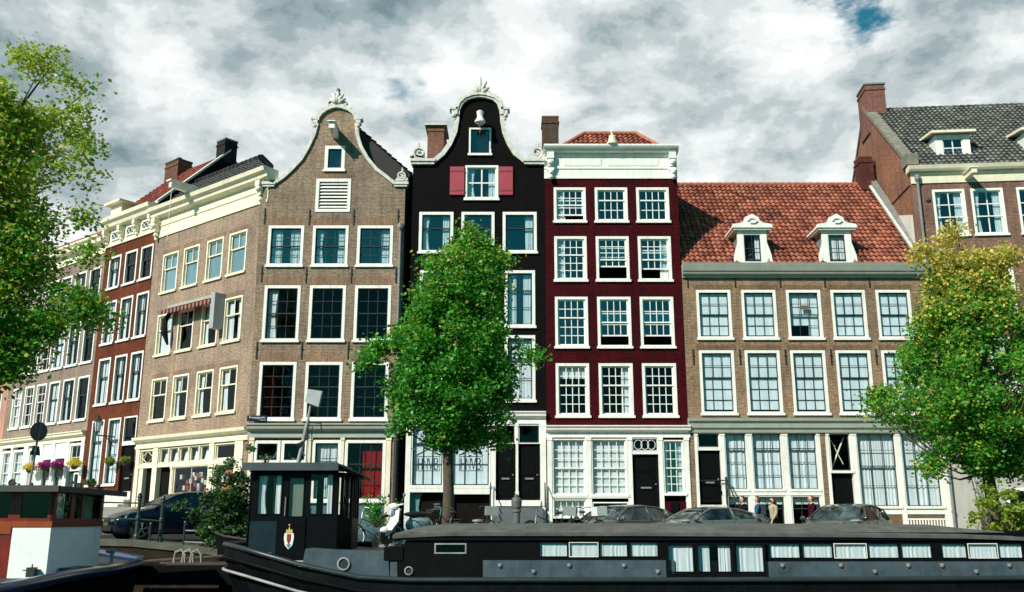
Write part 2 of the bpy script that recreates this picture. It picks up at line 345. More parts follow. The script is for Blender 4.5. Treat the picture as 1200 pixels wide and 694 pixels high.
cop = mb.build('coping', paint('coping_stone', (0.09, 0.095, 0.07), 0.8, 0.35, 3, 0.4)); cop.parent = bpy.data.objects['quay_wall']
_b = NB('canal_water'); _b.p.inputs['Base Color'].default_value = (0.006, 0.010, 0.008, 1); _b.p.inputs['Roughness'].default_value = 0.08
_b.bump(_b.noise(1.6, 5, 0.6, stretch=(0.6, 1.4, 1)), 0.5, 0.12); M_WATER = _b.m
mb = MB(); mb.quad((-400, -300, -1.45), (400, -300, -1.45), (400, QY + 1, -1.45), (-400, QY + 1, -1.45)); tag(mb.build('water', M_WATER), kind='structure')

# ------------------------------------------------------------------ building kit (local frame: x along the front, y into the house, z up)
def wall_front(mb, outline, holes, thick=0.3, reveal=0.22, mi=0):
    """outline: [(z, xl, xr)] from the ground up; holes: [(x0, x1, z0, z1)]"""
    def lr(z, up):
        o = outline
        for i in range(len(o) - 1):
            a, b = o[i], o[i + 1]
            if a[0] <= z <= b[0] and b[0] > a[0]:
                if z == b[0] and up and i + 1 < len(o) - 1: continue
                t = (z - a[0]) / (b[0] - a[0]); return a[1] + (b[1] - a[1]) * t, a[2] + (b[2] - a[2]) * t
        return outline[-1][1:]
    zs = sorted({round(z, 4) for z, _, _ in outline} | {round(h[k], 4) for h in holes for k in (2, 3)})
    for z0, z1 in zip(zs, zs[1:]):
        if z1 - z0 < 1e-4: continue
        a0, b0 = lr(z0, True); a1, b1 = lr(z1, False)
        hs = sorted([(h[0], h[1]) for h in holes if h[2] <= z0 + 1e-4 and h[3] >= z1 - 1e-4])
        xs0 = [a0]; xs1 = [a1]
        for h in hs: xs0 += [h[0], h[1]]; xs1 += [h[0], h[1]]
        xs0.append(b0); xs1.append(b1)
        for i in range(0, len(xs0), 2):
            if xs0[i + 1] - xs0[i] < 1e-4 and xs1[i + 1] - xs1[i] < 1e-4: continue
            mb.quad((xs0[i], 0, z0), (xs0[i + 1], 0, z0), (xs1[i + 1], 0, z1), (xs1[i], 0, z1), mi)
            mb.quad((xs0[i + 1], thick, z0), (xs0[i], thick, z0), (xs1[i], thick, z1), (xs1[i + 1], thick, z1), mi)
        mb.quad((a0, thick, z0), (a0, 0, z0), (a1, 0, z1), (a1, thick, z1), mi)
        mb.quad((b0, 0, z0), (b0, thick, z0), (b1, thick, z1), (b1, 0, z1), mi)
    for i in range(len(outline) - 1):
        a, b = outline[i], outline[i + 1]
        if abs(a[0] - b[0]) < 1e-6:          # a level step (shoulder)
            for p, q in ((b[1], a[1]), (a[2], b[2])):
                if abs(p - q) > 1e-4: mb.quad((min(p, q), 0, a[0]), (max(p, q), 0, a[0]), (max(p, q), thick, a[0]), (min(p, q), thick, a[0]), mi)
    z, a, b = outline[-1]; mb.quad((a, 0, z), (b, 0, z), (b, thick, z), (a, thick, z), mi)
    for x0, x1, z0, z1 in holes:
        r = thick
        mb.quad((x0, 0, z0), (x0, 0, z1), (x0, r, z1), (x0, r, z0), mi); mb.quad((x1, 0, z1), (x1, 0, z0), (x1, r, z0), (x1, r, z1), mi)
        mb.quad((x0, 0, z1), (x1, 0, z1), (x1, r, z1), (x0, r, z1), mi); mb.quad((x1, 0, z0), (x0, 0, z0), (x0, r, z0), (x1, r, z0), mi)
def curtain(parent, x0, x1, z0, z1, y, m, name='curtain', amp=0.03, wl=0.16, taper=0.0):
    wl *= random.uniform(.75, 1.5); n = max(6, int((x1 - x0) / wl * 6)); ph = random.random() * 6; vs = []; p2 = random.random() * 6; am = amp * random.uniform(.6, 1.2)
    for k in range(5):
        t = k / 4
        for i in range(n + 1):
            u = i / n; x = x0 + (x1 - x0) * (u if not taper else (u * (1 - taper * math.sin(t * math.pi) * 0.5)))
            vs.append((x, y + (am * math.sin(ph + u * (x1 - x0) / wl * 6.283 + 0.5 * math.sin(t * 3) + 1.6 * math.sin(p2 + u * 7.1)) * (.55 + .45 * math.sin(p2 * 2 + u * 11.0))) * (0.5 + t * .5), z1 + (z0 - z1) * t))
    mb = MB(); mb.add(vs, [(k * (n + 1) + i, k * (n + 1) + i + 1, (k + 1) * (n + 1) + i + 1, (k + 1) * (n + 1) + i) for k in range(4) for i in range(n)])
    return mb.build(name, m, parent, True)
def window(parent, x0, x1, z0, z1, fr=M_WHITE, sash=M_DARK, cols=3, up=2, lo=2, mf=0.5, fw=0.13, cur='none', cm=None, open_=0.0, gl=None,
           sill=True, bw=0.026, proud=0.02, sw=0.05, name='window', side_y=0.0):
    """frame with sashes, panes, sill and curtain; open_ = part of the height the lower sash is raised"""
    mb = MB(); yb = 0.16
    mb.box(x0, x0 + fw, -proud, yb, z0, z1); mb.box(x1 - fw, x1, -proud, yb, z0, z1)
    mb.box(x0 + fw, x1 - fw, -proud, yb, z1 - fw, z1); mb.box(x0 + fw, x1 - fw, -proud, yb, z0, z0 + fw * .8)
    f = mb.build(name, fr, parent)
    a, b, c, d = x0 + fw, x1 - fw, z0 + fw * .8, z1 - fw
    if sill:
        s = MB(); s.box(x0 - .05, x1 + .05, -.09, -proud - .001, z0 - .07, z0 + .035); s.build('sill', fr, f)
    zm = c + (d - c) * mf; s = MB(); ya, yc = .055, .095
    def grid(p, q, r, t, nc, nr, y0, y1, w=sw):
        s.box(p, p + w, y0, y1, r, t); s.box(q - w, q, y0, y1, r, t); s.box(p + w, q - w, y0, y1, r, r + w); s.box(p + w, q - w, y0, y1, t - w, t)
        for i in range(1, nc):
            x = p + w + (q - p - 2 * w) * i / nc; s.box(x - bw / 2, x + bw / 2, y0 + .005, y1 - .003, r + w, t - w)
        for j in range(1, nr):
            z = r + w + (t - r - 2 * w) * j / nr; s.box(p + w, q - w, y0 + .008, y1 - .006, z - bw / 2, z + bw / 2)
    lo0 = c + (d - c) * open_
    if lo == 0: grid(a, b, c, d, cols, up, ya, yc); lows = c
    else:
        lh = zm - c
        grid(a, b, zm - sw / 2, d, cols, up, ya, yc)
        grid(a, b, lo0, lo0 + lh + sw / 2, cols if not isinstance(lo, tuple) else lo[0], lo if not isinstance(lo, tuple) else lo[1], ya + .044, yc + .044)
    s.build('glazing_bars', sash, f)
    g = MB(); g.quad((a, .075, zm if lo else c), (b, .075, zm if lo else c), (b, .075, d), (a, .075, d))
    if lo: g.quad((a, .119, lo0), (b, .119, lo0), (b, .119, lo0 + zm - c), (a, .119, lo0 + zm - c))
    g.build('pane', gl or M_GLASS, f)
    yc = .20 + side_y; cm = cm or M_CURT; w = b - a; h = d - c
    if cur == 'full': curtain(f, a, b, c, d, yc, cm)
    elif cur == 'sides': curtain(f, a, a + w * .27, c, d, yc, cm, wl=.09, taper=.5); curtain(f, b - w * .27, b, c, d, yc, cm, wl=.09)
    elif cur == 'left': curtain(f, a, a + w * .35, c, d, yc, cm, wl=.1, taper=.4)
    elif cur == 'right': curtain(f, b - w * .3, b, c, d, yc, cm, wl=.1)
    elif cur == 'top': curtain(f, a, b, d - h * .25, d, yc, cm, wl=.3, amp=.012)
    elif cur == 'blind': curtain(f, a, b, c + h * .04, d, .145, cm, wl=.5, amp=.006, name='blind')
    elif cur == 'half': curtain(f, a, b, c, c + h * .5, yc, cm, wl=.13)
    elif cur == 'wide': curtain(f, a, a + w * .36, c, d, yc, cm, wl=.1); curtain(f, b - w * .36, b, c, d, yc, cm, wl=.1)
    return f
def arch(mb, x0, x1, z, h=0.34, mi=1, rise=0.07):       # soldier course of bricks over a window, a hair proud
    n = 8; lo = []; hi = []
    for i in range(n + 1):
        t = i / n; e = rise * (1 - (2 * t - 1) ** 2); lo.append((x0 - .02 + (x1 - x0 + .04) * t, z + e * .6)); hi.append((x0 - .16 + (x1 - x0 + .32) * t, z + h + e))
    mb.prism(lo + hi[::-1], -.006, .004, mi)
    mb.prism(lo + [(x1 + .02, z - .012), (x0 - .02, z - .012)], -.004, .003, mi)
def anchors(parent, pts, h=0.75, m=M_IRON):
    for x, z in pts:
        mb = MB(); mb.box(x - .022, x + .022, -.045, -.002, z, z + h); mb.box(x - .045, x + .045, -.06, -.002, z + h * .55, z + h * .62); mb.build('wall_anchor', m, parent)
def pipe(parent, x, z0, z1, m=M_LEAD, r=.055, y=-.10, head=True):
    mb = MB(); mb.tube([(x, y, z0), (x, y, z1)], r, 8)
    for k in range(int((z1 - z0) / 1.6)): mb.tube([(x, y, z0 + 1 + k * 1.6), (x, y, z0 + 1.06 + k * 1.6)], r * 1.35, 8); mb.box(x - .02, x + .02, y, .0, z0 + 1.01 + k * 1.6, z0 + 1.05 + k * 1.6)
    if head: mb.lathe([(r, 0), (.13, .12), (.14, .3), (.1, .34)], (x, y - .02, z1), 8)
    return mb.build('drainpipe', m, parent)
def body(parent, x0, x1, y1, z1, m, storeys, lx=0.0, rx=0.0, skip=()):
    """side and back walls behind the front plus dark floors and a room wall"""
    mb = MB()
    mb.quad((x0, .3, -.6), (x0, y1, -.6), (x0, y1, z1), (x0, .3, z1)); mb.quad((x1, y1, -.6), (x1, .3, -.6), (x1, .3, z1), (x1, y1, z1)); mb.quad((x1, y1, -.6), (x0, y1, -.6), (x0, y1, z1), (x1, y1, z1))
    mb.build('side_wall', m, parent)
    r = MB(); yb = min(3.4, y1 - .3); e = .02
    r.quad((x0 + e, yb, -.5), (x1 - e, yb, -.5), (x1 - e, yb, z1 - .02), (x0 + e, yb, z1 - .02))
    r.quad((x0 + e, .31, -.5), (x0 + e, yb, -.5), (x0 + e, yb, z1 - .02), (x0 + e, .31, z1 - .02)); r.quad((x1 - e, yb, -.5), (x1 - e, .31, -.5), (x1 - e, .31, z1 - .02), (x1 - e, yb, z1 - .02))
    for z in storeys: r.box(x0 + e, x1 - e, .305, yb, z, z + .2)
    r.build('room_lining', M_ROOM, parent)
def tiled(parent, A, U, V, m, poly=None, tw=0.24, th=0.33, name='roof_tiles', amp=0.05, skip=()):
    """overlapping pantiles on the plane A + u*U + v*V (U, V unit; v runs up the slope); poly = [(u, v)] outline"""
    A, U, V = Vector(A), Vector(U).normalized(), Vector(V).normalized(); NN = U.cross(V).normalized()
    if NN.z < 0: NN = -NN
    us = [p[0] for p in poly]; vsx = [p[1] for p in poly]
    def inside(u, v):
        c = False; n = len(poly)
        for i in range(n):
            (x1, y1), (x2, y2) = poly[i], poly[(i + 1) % n]
            if (y1 > v) != (y2 > v) and u < (x2 - x1) * (v - y1) / (y2 - y1) + x1: c = not c
        return c
    mb = MB(); prof = [-0.2, 0.6, 1.0, 0.75, 0.0, -0.45, -0.2]; k = len(prof)
    nu = int(math.ceil((max(us) - min(us)) / tw)); nv = int(math.ceil((max(vsx) - min(vsx)) / th))
    for j in range(nv):
        for i in range(nu):
            u0 = min(us) + i * tw; v0 = min(vsx) + j * th
            if not inside(u0 + tw / 2, v0 + th / 2) or any(a_ < u0 + tw / 2 < b_ and v0 < c_ for a_, b_, c_ in skip): continue
            jz = random.uniform(-.006, .010); jv = random.uniform(-.012, .012); a = []; b = []; c = []
            for q, p in enumerate(prof):
                uu = u0 + tw * q / (k - 1) * 1.02; hh = p * amp + jz
                a.append(A + U * uu + V * (v0 + jv) + NN * (hh + .07)); b.append(A + U * uu + V * (v0 + th + .05) + NN * (hh + .002)); c.append(A + U * uu + V * (v0 + jv) + NN * (hh + .005))
            mb.add(a + b + c, [(q, q + 1, k + q + 1, k + q) for q in range(k - 1)] + [(2 * k + q, 2 * k + q + 1, q + 1, q) for q in range(k - 1)])
    o = mb.build(name, m, parent); me = o.data; me.polygons.foreach_set('use_smooth', [(i % (2 * (k - 1))) < k - 1 for i in range(len(me.polygons))])
    s = MB(); n = len(poly); s.add([A + U * u + V * v - NN * .03 for u, v in poly], [tuple(range(n))]); s.build('roof_underlay', M_SLATE, o)
    return o
def cornice(parent, x0, x1, z0, z1, m, proud=.35, name='cornice', ret=True):
    """classical moulding: frieze, small bed mould, projecting crown"""
    h = z1 - z0
    mb = MB(); p = proud
    prof = [(-.003, z0), (-.06, z0), (-.06, z0 + h * .10), (-.04, z0 + h * .12), (-.04, z0 + h * .42), (-.10, z0 + h * .50), (-.16, z0 + h * .56), (-p * .75, z0 + h * .62), (-p * .8, z0 + h * .80), (-p, z0 + h * .90), (-p, z1), (.30, z1), (.30, z0 + h * .7), (-.003, z0 + h * .7)]
    mb.mold(prof, x0, x1); return clean(mb.build(name, m, parent))
def chimney(parent, x0, x1, y0, y1, z0, z1, m=M_CHIMB, cap=M_LEAD, pots=1, capw=.06):
    mb = MB(); mb.box(x0, x1, y0, y1, z0, z1); mb.box(x0 - .04, x1 + .04, y0 - .04, y1 + .04, z1 - .3, z1 - .2)
    c = mb.build('chimney', m, parent); k = MB(); k.box(x0 - capw, x1 + capw, y0 - capw, y1 + capw, z1 + .001, z1 + .09); k.build('chimney_cap', cap, c)
    for i in range(pots):
        q = MB(); xx = x0 + (x1 - x0) * (i + .7) / (pots + .4); q.lathe([(.11, 0), (.09, .22), (.16, .26), (.16, .3), (.05, .36)], (xx, (y0 + y1) / 2, z1 + .09), 10); q.build('chimney_pot', M_LEAD, c)
    return c
def roofprism(parent, pts, m=M_SLATE, name='roof'):     # pts: list of polygons (3-D)
    mb = MB()
    for p in pts: mb.add(p, [tuple(range(len(p)))])
    return mb.build(name, m, parent)
def volute(parent, x, z, r=.26, flip=1, y0=-.06, y1=.22, m=M_STONE):
    mb = MB(); pts = []
    for i in range(30):
        t = i / 29; th = -1.2 + t * 9.5; rr = r * (1 - t * .85); pts.append((x + flip * rr * math.cos(th), z + rr * math.sin(th)))
    mb.ribbon(pts, .035, y0, y1, inner=.035); mb.lathe([(r * .8, 0), (r * .8, .10)], (x, (y0 + y1) / 2 - .05, z), 14, axis='y')
    mb.lathe([(.05, 0), (.07, .05), (.03, .11), (.05, .16), (.01, .22)], (x + flip * .05, (y0 + y1) / 2, z + r), 8)
    mb.prism([(x - r * 1.3, z - r * 1.05), (x + r * 1.3, z - r * 1.05), (x + flip * r * 1.5, z - r * .6), (x + flip * r * .9, z - r * .2), (x - flip * r * .8, z - r * .4)], y0 + .02, y1 - .02)
    return mb.build('volute', m, parent, False)
def shell(parent, x, z, w, h, m=M_STONE, y0=-.12, y1=.2):
    mb = MB(); n = 5
    for i in range(n):
        a = R(-50 + 100 * i / (n - 1)); l = h * (.45 + .52 * math.cos(a) ** 2); px, pz = x + math.sin(a) * l * .75 * w / h, z + math.cos(a) * l
        mb.tube([(x + math.sin(a) * .06, y0 + .05, z), (px * .5 + x * .5, y0 - .01, pz * .5 + z * .5), (px, y0 + .04, pz)], [.09, w * .12, w * .07], 8); mb.ball((px, y0 + .05, pz), w * .075, 8)
    for s_ in (-1, 1):
        pts = []
        for i in range(16):
            t = i / 15; th = t * 6.5; rr = w * .2 * (1 - t * .8); pts.append((x + s_ * (w * .36 - rr * math.cos(th) + .02), z + .02 + rr * math.sin(th)))
        mb.ribbon(pts, .035, y0, y1 - .1, inner=.03)
    mb.prism([(x - w * .45, z - .12), (x + w * .45, z - .12), (x + w * .25, z + h * .35), (x - w * .25, z + h * .35)], y0 + .04, y1 - .05)
    mb.lathe([(.03, 0), (.09, .05), (.05, .12), (.07, .17), (.01, .24)], (x, y0 + .1, z + h * .88), 8)
    return mb.build('crest', m, parent, True)
def panel_door(parent, x0, x1, z0, z1, m=M_BLACKP, y=.10, rows=((.06, .34), (.40, .66), (.72, .94)), knob=M_LEAD, slot=True):
    mb = MB(); mb.box(x0, x1, y, y + .06, z0, z1); w, h = x1 - x0, z1 - z0
    for a, b in rows:
        mb.box(x0 + w * .14, x1 - w * .14, y - .022, y - .001, z0 + h * a, z0 + h * b); mb.box(x0 + w * .22, x1 - w * .22, y - .036, y - .0225, z0 + h * a + .06, z0 + h * b - .06)
    d = mb.build('door', m, parent)
    k = MB(); k.ball((x0 + w * .88, y - .05, z0 + h * .45), .035, 8); k.build('door_knob', knob, d)
    if slot: k = MB(); k.box(x0 + w * .3, x1 - w * .3, y - .05, y - .036, z0 + h * .37, z0 + h * .40); k.build('letter_slot', M_LEAD, d)
    return d
def posts(parent, xs, z0, z1, w, m, name='shopfront_post', y0=-.05, y1=.2):
    for x in xs:
        mb = MB(); ww = w if not isinstance(w, dict) else w[x]
        mb.box(x - ww / 2, x + ww / 2, y0, y1, z0, z1); mb.box(x - ww / 2 - .02, x + ww / 2 + .02, y0 - .025, y0 - .001, z0, z0 + .35); mb.box(x - ww / 2 - .02, x + ww / 2 + .02, y0 - .02, y0 - .001, z1 - .12, z1)
        mb.build(name, m, parent)
def box_part(parent, name, m, *bs):
    mb = MB()
    for b in bs: mb.box(*b)
    return mb.build(name, m, parent)
def steps(parent, x0, x1, z0, z1, n, depth=.28, m=M_STONE, side=False):
    mb = MB()
    for i in range(n):
        z = z1 - (z1 - z0) * i / n; mb.box(x0, x1, -.10 - depth * (i + 1), -.10 - depth * i + (0 if i else 0.0), z0 - .1, z - .002 * i)
    return mb.build('stoop', m, parent)
def bell_outline(c, hs):          # symmetric outline from (z, half width)
    return [(z, c - h, c + h) for z, h in hs]
# ------------------------------------------------------------------ house 5: brown brick neck gable
H = thing('gable_house', 'tall brown brick canal house with a neck gable, white curved coping and slatted attic window', 'house', (-8.12, 40, 0))
ol = [(-.6, -3.06, 3.26), (15.72, -3.30, 3.27), (15.72, -2.66, 2.68), (15.98, -2.53, 2.66), (16.17, -2.26, 2.38), (16.52, -1.92, 1.93), (17.03, -1.50, 1.51), (17.62, -1.21, 1.17), (18.22, -.98, .97), (18.80, -.86, .90), (19.10, -.82, .86), (19.25, -.72, .78), (19.45, -.5, .55), (19.60, -.2, .22), (19.62, -.05, .05)]
cs = [-2.02, -.02, 1.98]; hol = []; W5 = .80
rows = [(11.99, 13.87), (8.59, 11.09), (5.16, 7.66)]
for z0, z1 in rows: hol += [(c - W5, c + W5, z0, z1) for c in cs]
hol += [(-.78, .80, 14.51, 16.10), (-.46, .46, 16.51, 17.71)]
hol += [(-3.05, 3.0, 0.2, 4.36)]
mb = MB(); wall_front(mb, ol, hol)
for z0, z1 in rows:
    for c in cs: arch(mb, c - W5, c + W5, z1)
arch(mb, -.78, .80, 16.10, .22)
mb.build('front_wall', [M_BRICK5, M_LINTEL], H)
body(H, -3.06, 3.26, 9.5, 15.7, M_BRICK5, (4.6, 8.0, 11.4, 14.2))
kinds = [('wide', 'sides', 'right'), ('left', 'none', 'none'), ('none', 'none', 'none')]
for (z0, z1), kk, (u, l) in zip(rows, kinds, [(2, 2), (2, 2), (2, 3)]):
    for c, k in zip(cs, kk):
        w = window(H, c - W5, c + W5, z0, z1, cols=3, up=u, lo=l, mf=.5 if u == l else .58, cur=k, gl=M_GLASST if z0 > 11 else M_GLASS)
        if z0 < 6 and c < -1: curtain(w, c - .6, c - .2, z0 + .1, z1 - .4, .5, M_CURTR)
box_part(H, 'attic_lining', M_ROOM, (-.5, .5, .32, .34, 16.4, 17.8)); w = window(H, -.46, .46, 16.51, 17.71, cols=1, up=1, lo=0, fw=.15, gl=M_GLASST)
f = MB(); x0, x1, z0, z1 = -.78, .80, 14.51, 16.10; fw = .14
f.box(x0, x0 + fw, -.03, .16, z0, z1); f.box(x1 - fw, x1, -.03, .16, z0, z1); f.box(x0 + fw, x1 - fw, -.03, .16, z1 - fw, z1); f.box(x0 + fw, x1 - fw, -.03, .16, z0, z0 + fw)
f = f.build('louvred_window', M_WHITE, H)
for i in range(8):
    z = z0 + fw + .08 + i * .158; s_ = MB(); s_.add([(x0 + fw, .0, z), (x1 - fw, .0, z), (x1 - fw, .07, z + .085), (x0 + fw, .07, z + .085), (x0 + fw, .015, z - .02), (x1 - fw, .015, z - .02), (x1 - fw, .085, z + .065), (x0 + fw, .085, z + .065)], [(0, 1, 2, 3), (7, 6, 5, 4), (0, 4, 5, 1), (3, 2, 6, 7), (0, 3, 7, 4), (1, 5, 6, 2)]); s_.build('louvre', M_WHITE, f)
box_part(f, 'pane', M_DARK, (x0 + fw, x1 - fw, .12, .13, z0 + fw, z1 - fw))
mb = MB()
lp = [(-2.60, 15.90), (-2.26, 16.17), (-1.92, 16.52), (-1.50, 17.03), (-1.21, 17.62), (-.98, 18.22), (-.86, 18.80)]
rp = [(.90, 18.80), (.97, 18.22), (1.17, 17.62), (1.51, 17.03), (1.93, 16.52), (2.38, 16.17), (2.70, 15.90)]
tp = [(-.86, 18.95), (-.82, 19.12), (-.72, 19.28), (-.5, 19.47), (-.2, 19.61), (0, 19.64), (.2, 19.61), (.55, 19.47), (.78, 19.28), (.86, 19.12), (.90, 18.95)]
mb.ribbon(lp, .10, -.10, .36, inner=.05); mb.ribbon(rp, .10, -.10, .36, inner=.05); mb.ribbon(tp, .15, -.13, .36, inner=.06)
for s_, x in ((-1, -.86), (1, .9)):
    mb.box(min(x, x + s_ * .30), max(x, x + s_ * .30), -.14, .3, 18.98, 19.10); mb.box(min(x, x + s_ * .22), max(x, x + s_ * .22), -.12, .28, 18.80, 18.975)
    mb.ball((x + s_ * .12, -.06, 18.68), .11, 8)
for a, b in ((-3.46, -2.62), (2.70, 3.42)):
    mb.box(a, b, -.14, .4, 15.80, 15.93); mb.box(a + .06, b - .06, -.10, .36, 15.70, 15.798)
mb.build('gable_coping', M_STONE, H)
volute(H, -3.05, 16.24, .22, -1); volute(H, 3.06, 16.24, .22, 1); shell(H, .02, 19.75, .85, .62)
mb = MB(); mb.lathe([(.10, 0), (.14, .08), (.06, .16), (.10, .24), (.09, .32), (.02, .4)], (.02, 0, 20.2), 8); mb.build('finial', paint('verdigris', (.10, .15, .13), .7), H)
mb = MB(); mb.add([(-.13, -1.05, 18.14), (.13, -1.05, 18.14), (.13, 0, 18.06), (-.13, 0, 18.06), (-.13, -1.05, 18.42), (.13, -1.05, 18.42), (.13, 0, 18.36), (-.13, 0, 18.36)], [(0, 3, 2, 1), (4, 5, 6, 7), (0, 1, 5, 4), (1, 2, 6, 5), (2, 3, 7, 6), (3, 0, 4, 7)]); mb.box(-.19, .19, -1.15, .02, 18.43, 18.47); hb = mb.build('hoist_beam', M_WHITE, H)
mb = MB(); mb.tube([(0, -.95, 18.13), (0, -.95, 18.02), (.05, -.95, 17.96), (0, -.95, 17.9)], .02, 6); mb.build('hook', M_IRON, hb)
anchors(H, [(-3.04, 13.95), (-1.02, 13.9), (.98, 13.9), (2.98, 13.9), (-3.0, 11.25), (-1.02, 11.2), (.98, 11.2), (2.96, 11.2), (-1.04, 7.8), (.98, 7.8), (-3.0, 7.8)])
# slate roof behind
roofprism(H, [[(-2.6, .4, 15.2), (-2.6, 9.4, 15.2), (.3, 9.4, 19.3), (.3, .4, 19.3)], [(3.42, 9.4, 16.5), (3.42, .4, 16.5), (.3, .4, 19.3), (.3, 9.4, 19.3)], [(-2.6, 9.4, 15.2), (3.42, 9.4, 16.5), (.3, 9.4, 19.3)], [(-2.6, .4, 15.2), (3.42, .4, 15.2), (3.42, .4, 16.5), (.3, .4, 19.3)]])
box_part(H, 'dark_side_wall', M_BLACKB, (3.20, 3.26, .35, 9.4, 15.3, 16.55))  # thin near-black strip on the side wall below the eave
tiled(H, (3.46, .42, 16.5), (0, 1, 0), (-3.16, 0, 2.84), M_TILEB, [(0, 0), (9, 0), (9, 4.1), (0, 4.1)])
pipe(H, 3.12, 5.2, 13.6, M_LEAD); pipe(H, 3.20, .2, 5.0, M_IRON, .08, -.12, False)
cornice(H, -3.15, 3.22, 4.40, 4.98, M_GREYP, .32)
# ground floor
posts(H, [-2.95, 2.88], 0.2, 4.40, .2, M_CREAM); posts(H, [-.45, .92], 1.2, 4.40, .14, M_CREAM)
window(H, -2.83, -1.72, 3.35, 4.28, cols=1, up=1, lo=0, sill=False); window(H, -1.68, -.55, 3.35, 4.28, cols=1, up=1, lo=0, sill=False)
for c in (-2.27, -1.1):
    mb = MB(); mb.tube([(c + .32 * math.cos(t * .35), .3, 3.82 + .32 * math.sin(t * .35)) for t in range(9, 19)], .03, 6); mb.build('fanlight_ring', M_LEAD, H)
box_part(H, 'shop_panel', M_BLACKP, (-2.83, -.55, .05, .1, .2, 3.33))
window(H, -.36, .86, 1.75, 4.30, cols=2, up=2, lo=2, mf=.45, cur='full', sill=True); window(H, 1.02, 2.76, 1.75, 4.30, cols=3, up=1, lo=2, mf=.62, cur='none', sill=True)
curtain(H, 1.75, 2.65, 1.85, 4.1, .3, M_CURTR)
box_part(H, 'shop_panel', paint('teal_painted_panel', (.07, .14, .17), .5, .3), (-.36, 2.76, .02, .08, .2, 1.62))
tsgn = MB(); tsgn.box(-3.12, -2.26, -.37, -.34, 5.06, 5.30); tsgn.box(-3.0, -2.96, -.34, -.001, 5.14, 5.2)
sg = tsgn.build('street_name_plate', paint('navy_enamel', (.008, .012, .04), .3, .1), None); sg.location = H.location; tag(sg, 'dark blue street name plate with white lettering at the brick corner', 'sign')
def text(parent, s_, size, loc, m, name='lettering', align='CENTER', ext=.003):
    c = bpy.data.curves.new('t', 'FONT'); c.body = s_; c.size = size; c.align_x = align; c.extrude = ext; o = bpy.data.objects.new('t', c); COL.objects.link(o)
    bpy.context.view_layer.update(); me = bpy.data.meshes.new_from_object(o.evaluated_get(bpy.context.evaluated_depsgraph_get())); bpy.data.objects.remove(o)
    me.materials.clear(); me.materials.append(m); q = bpy.data.objects.new(name, me); COL.objects.link(q); q.parent = parent; q.location = loc; q.rotation_euler = (R(90), 0, 0); return q
text(sg, 'Prinsengracht', .125, (-2.69, -.374, 5.175), M_WHITE); text(sg, 'Centrum', .07, (-2.44, -.374, 5.085), M_WHITE)

# ------------------------------------------------------------------ house 6: black bell gable
H = thing('gable_house', 'black canal house with white bell gable, shell crest and red attic shutters', 'house', (-1.52, 40, 0))
ol = [(-.6, -3.0, 2.98), (16.78, -3.0, 2.99), (16.78, -2.0, 2.05), (16.95, -1.92, 1.97), (17.29, -1.60, 1.62), (17.75, -1.28, 1.33), (18.36, -1.04, 1.10), (18.95, -.95, 1.0), (19.40, -.93, .97), (19.73, -.82, .87), (19.95, -.62, .65), (20.06, -.3, .3), (20.10, -.05, .05)]
r1 = [(-2.66, -1.12), (-.76, .73), (1.10, 2.63)]
hol = [(a, b, 12.61, 14.51) for a, b in r1] + [(a + .09, b - .09, 9.22, 11.78) for a, b in r1] + [(a + .1, b - .1, 5.96, 8.84) for a, b in r1] + [(-.46, .56, 17.29, 18.6), (-.62, .90, 15.12, 16.75), (-2.95, 2.85, .1, 5.0)]
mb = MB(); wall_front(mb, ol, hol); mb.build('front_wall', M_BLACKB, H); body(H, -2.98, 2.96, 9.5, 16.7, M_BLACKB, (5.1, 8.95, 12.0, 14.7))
for (a, b), k in zip(r1, ('sides', 'none', 'right')):
    window(H, a, b, 12.61, 14.51, cols=1, up=1, lo=1, mf=.62, cur=k, gl=M_GLASST)
for (a, b), k in zip(r1, ('full', 'sides', 'wide')):
    window(H, a + .09, b - .09, 9.22, 11.78, cols=2, up=1, lo=2, mf=.66, cur=k, gl=M_GLASST)
for (a, b), k in zip(r1, ('none', 'left', 'full')):
    window(H, a + .1, b - .1, 5.96, 8.84, cols=2, up=1, lo=2, mf=.66, cur=k)
box_part(H, 'attic_lining', M_ROOM, (-.5, .62, .305, .33, 17.2, 18.7), (-.7, .95, .8, .83, 15.0, 16.9)); window(H, -.46, .56, 17.29, 18.6, cols=1, up=1, lo=0, fw=.08, gl=M_GLASST, cur='none')
w = window(H, -.62, .90, 15.12, 16.75, sash=M_WHITE, cols=2, up=2, lo=0, fw=.10, cur='sides', gl=M_GLASST, bw=.06)
M_SHUT = paint('faded_red_shutter', (.36, .035, .060), .55, .15, 2, .2)
for x0, x1 in ((-1.30, -.65), (.93, 1.56)):
    mb = MB(); mb.box(x0, x1, -.09, -.045, 15.30, 16.66)
    for q in range(6): mb.box(x0 + .02 + q * (x1 - x0) / 6, x0 - .015 + (q + 1) * (x1 - x0) / 6, -.098, -.0905, 15.32, 16.64)
    s_ = mb.build('shutter', M_SHUT, H); mb = MB(); [mb.box(x0 - .01, x1 + .01, -.112, -.0985, z, z + .07) for z in (15.48, 16.42)]; mb.build('hinge_strap', paint('dull_red_strap', (.22, .03, .05), .6), s_)
mb = MB()
lp = [(-2.02, 16.88), (-1.60, 17.25), (-1.28, 17.75), (-1.04, 18.36), (-.96, 18.95), (-.95, 19.2)]; rp = [(1.0, 19.2), (1.01, 18.95), (1.10, 18.36), (1.33, 17.75), (1.62, 17.25), (2.07, 16.88)]
tp = [(-.95, 19.2), (-.94, 19.45), (-.82, 19.76), (-.6, 19.98), (-.3, 20.10), (0, 20.14), (.3, 20.10), (.65, 19.98), (.87, 19.76), (.98, 19.45), (1.0, 19.2)]
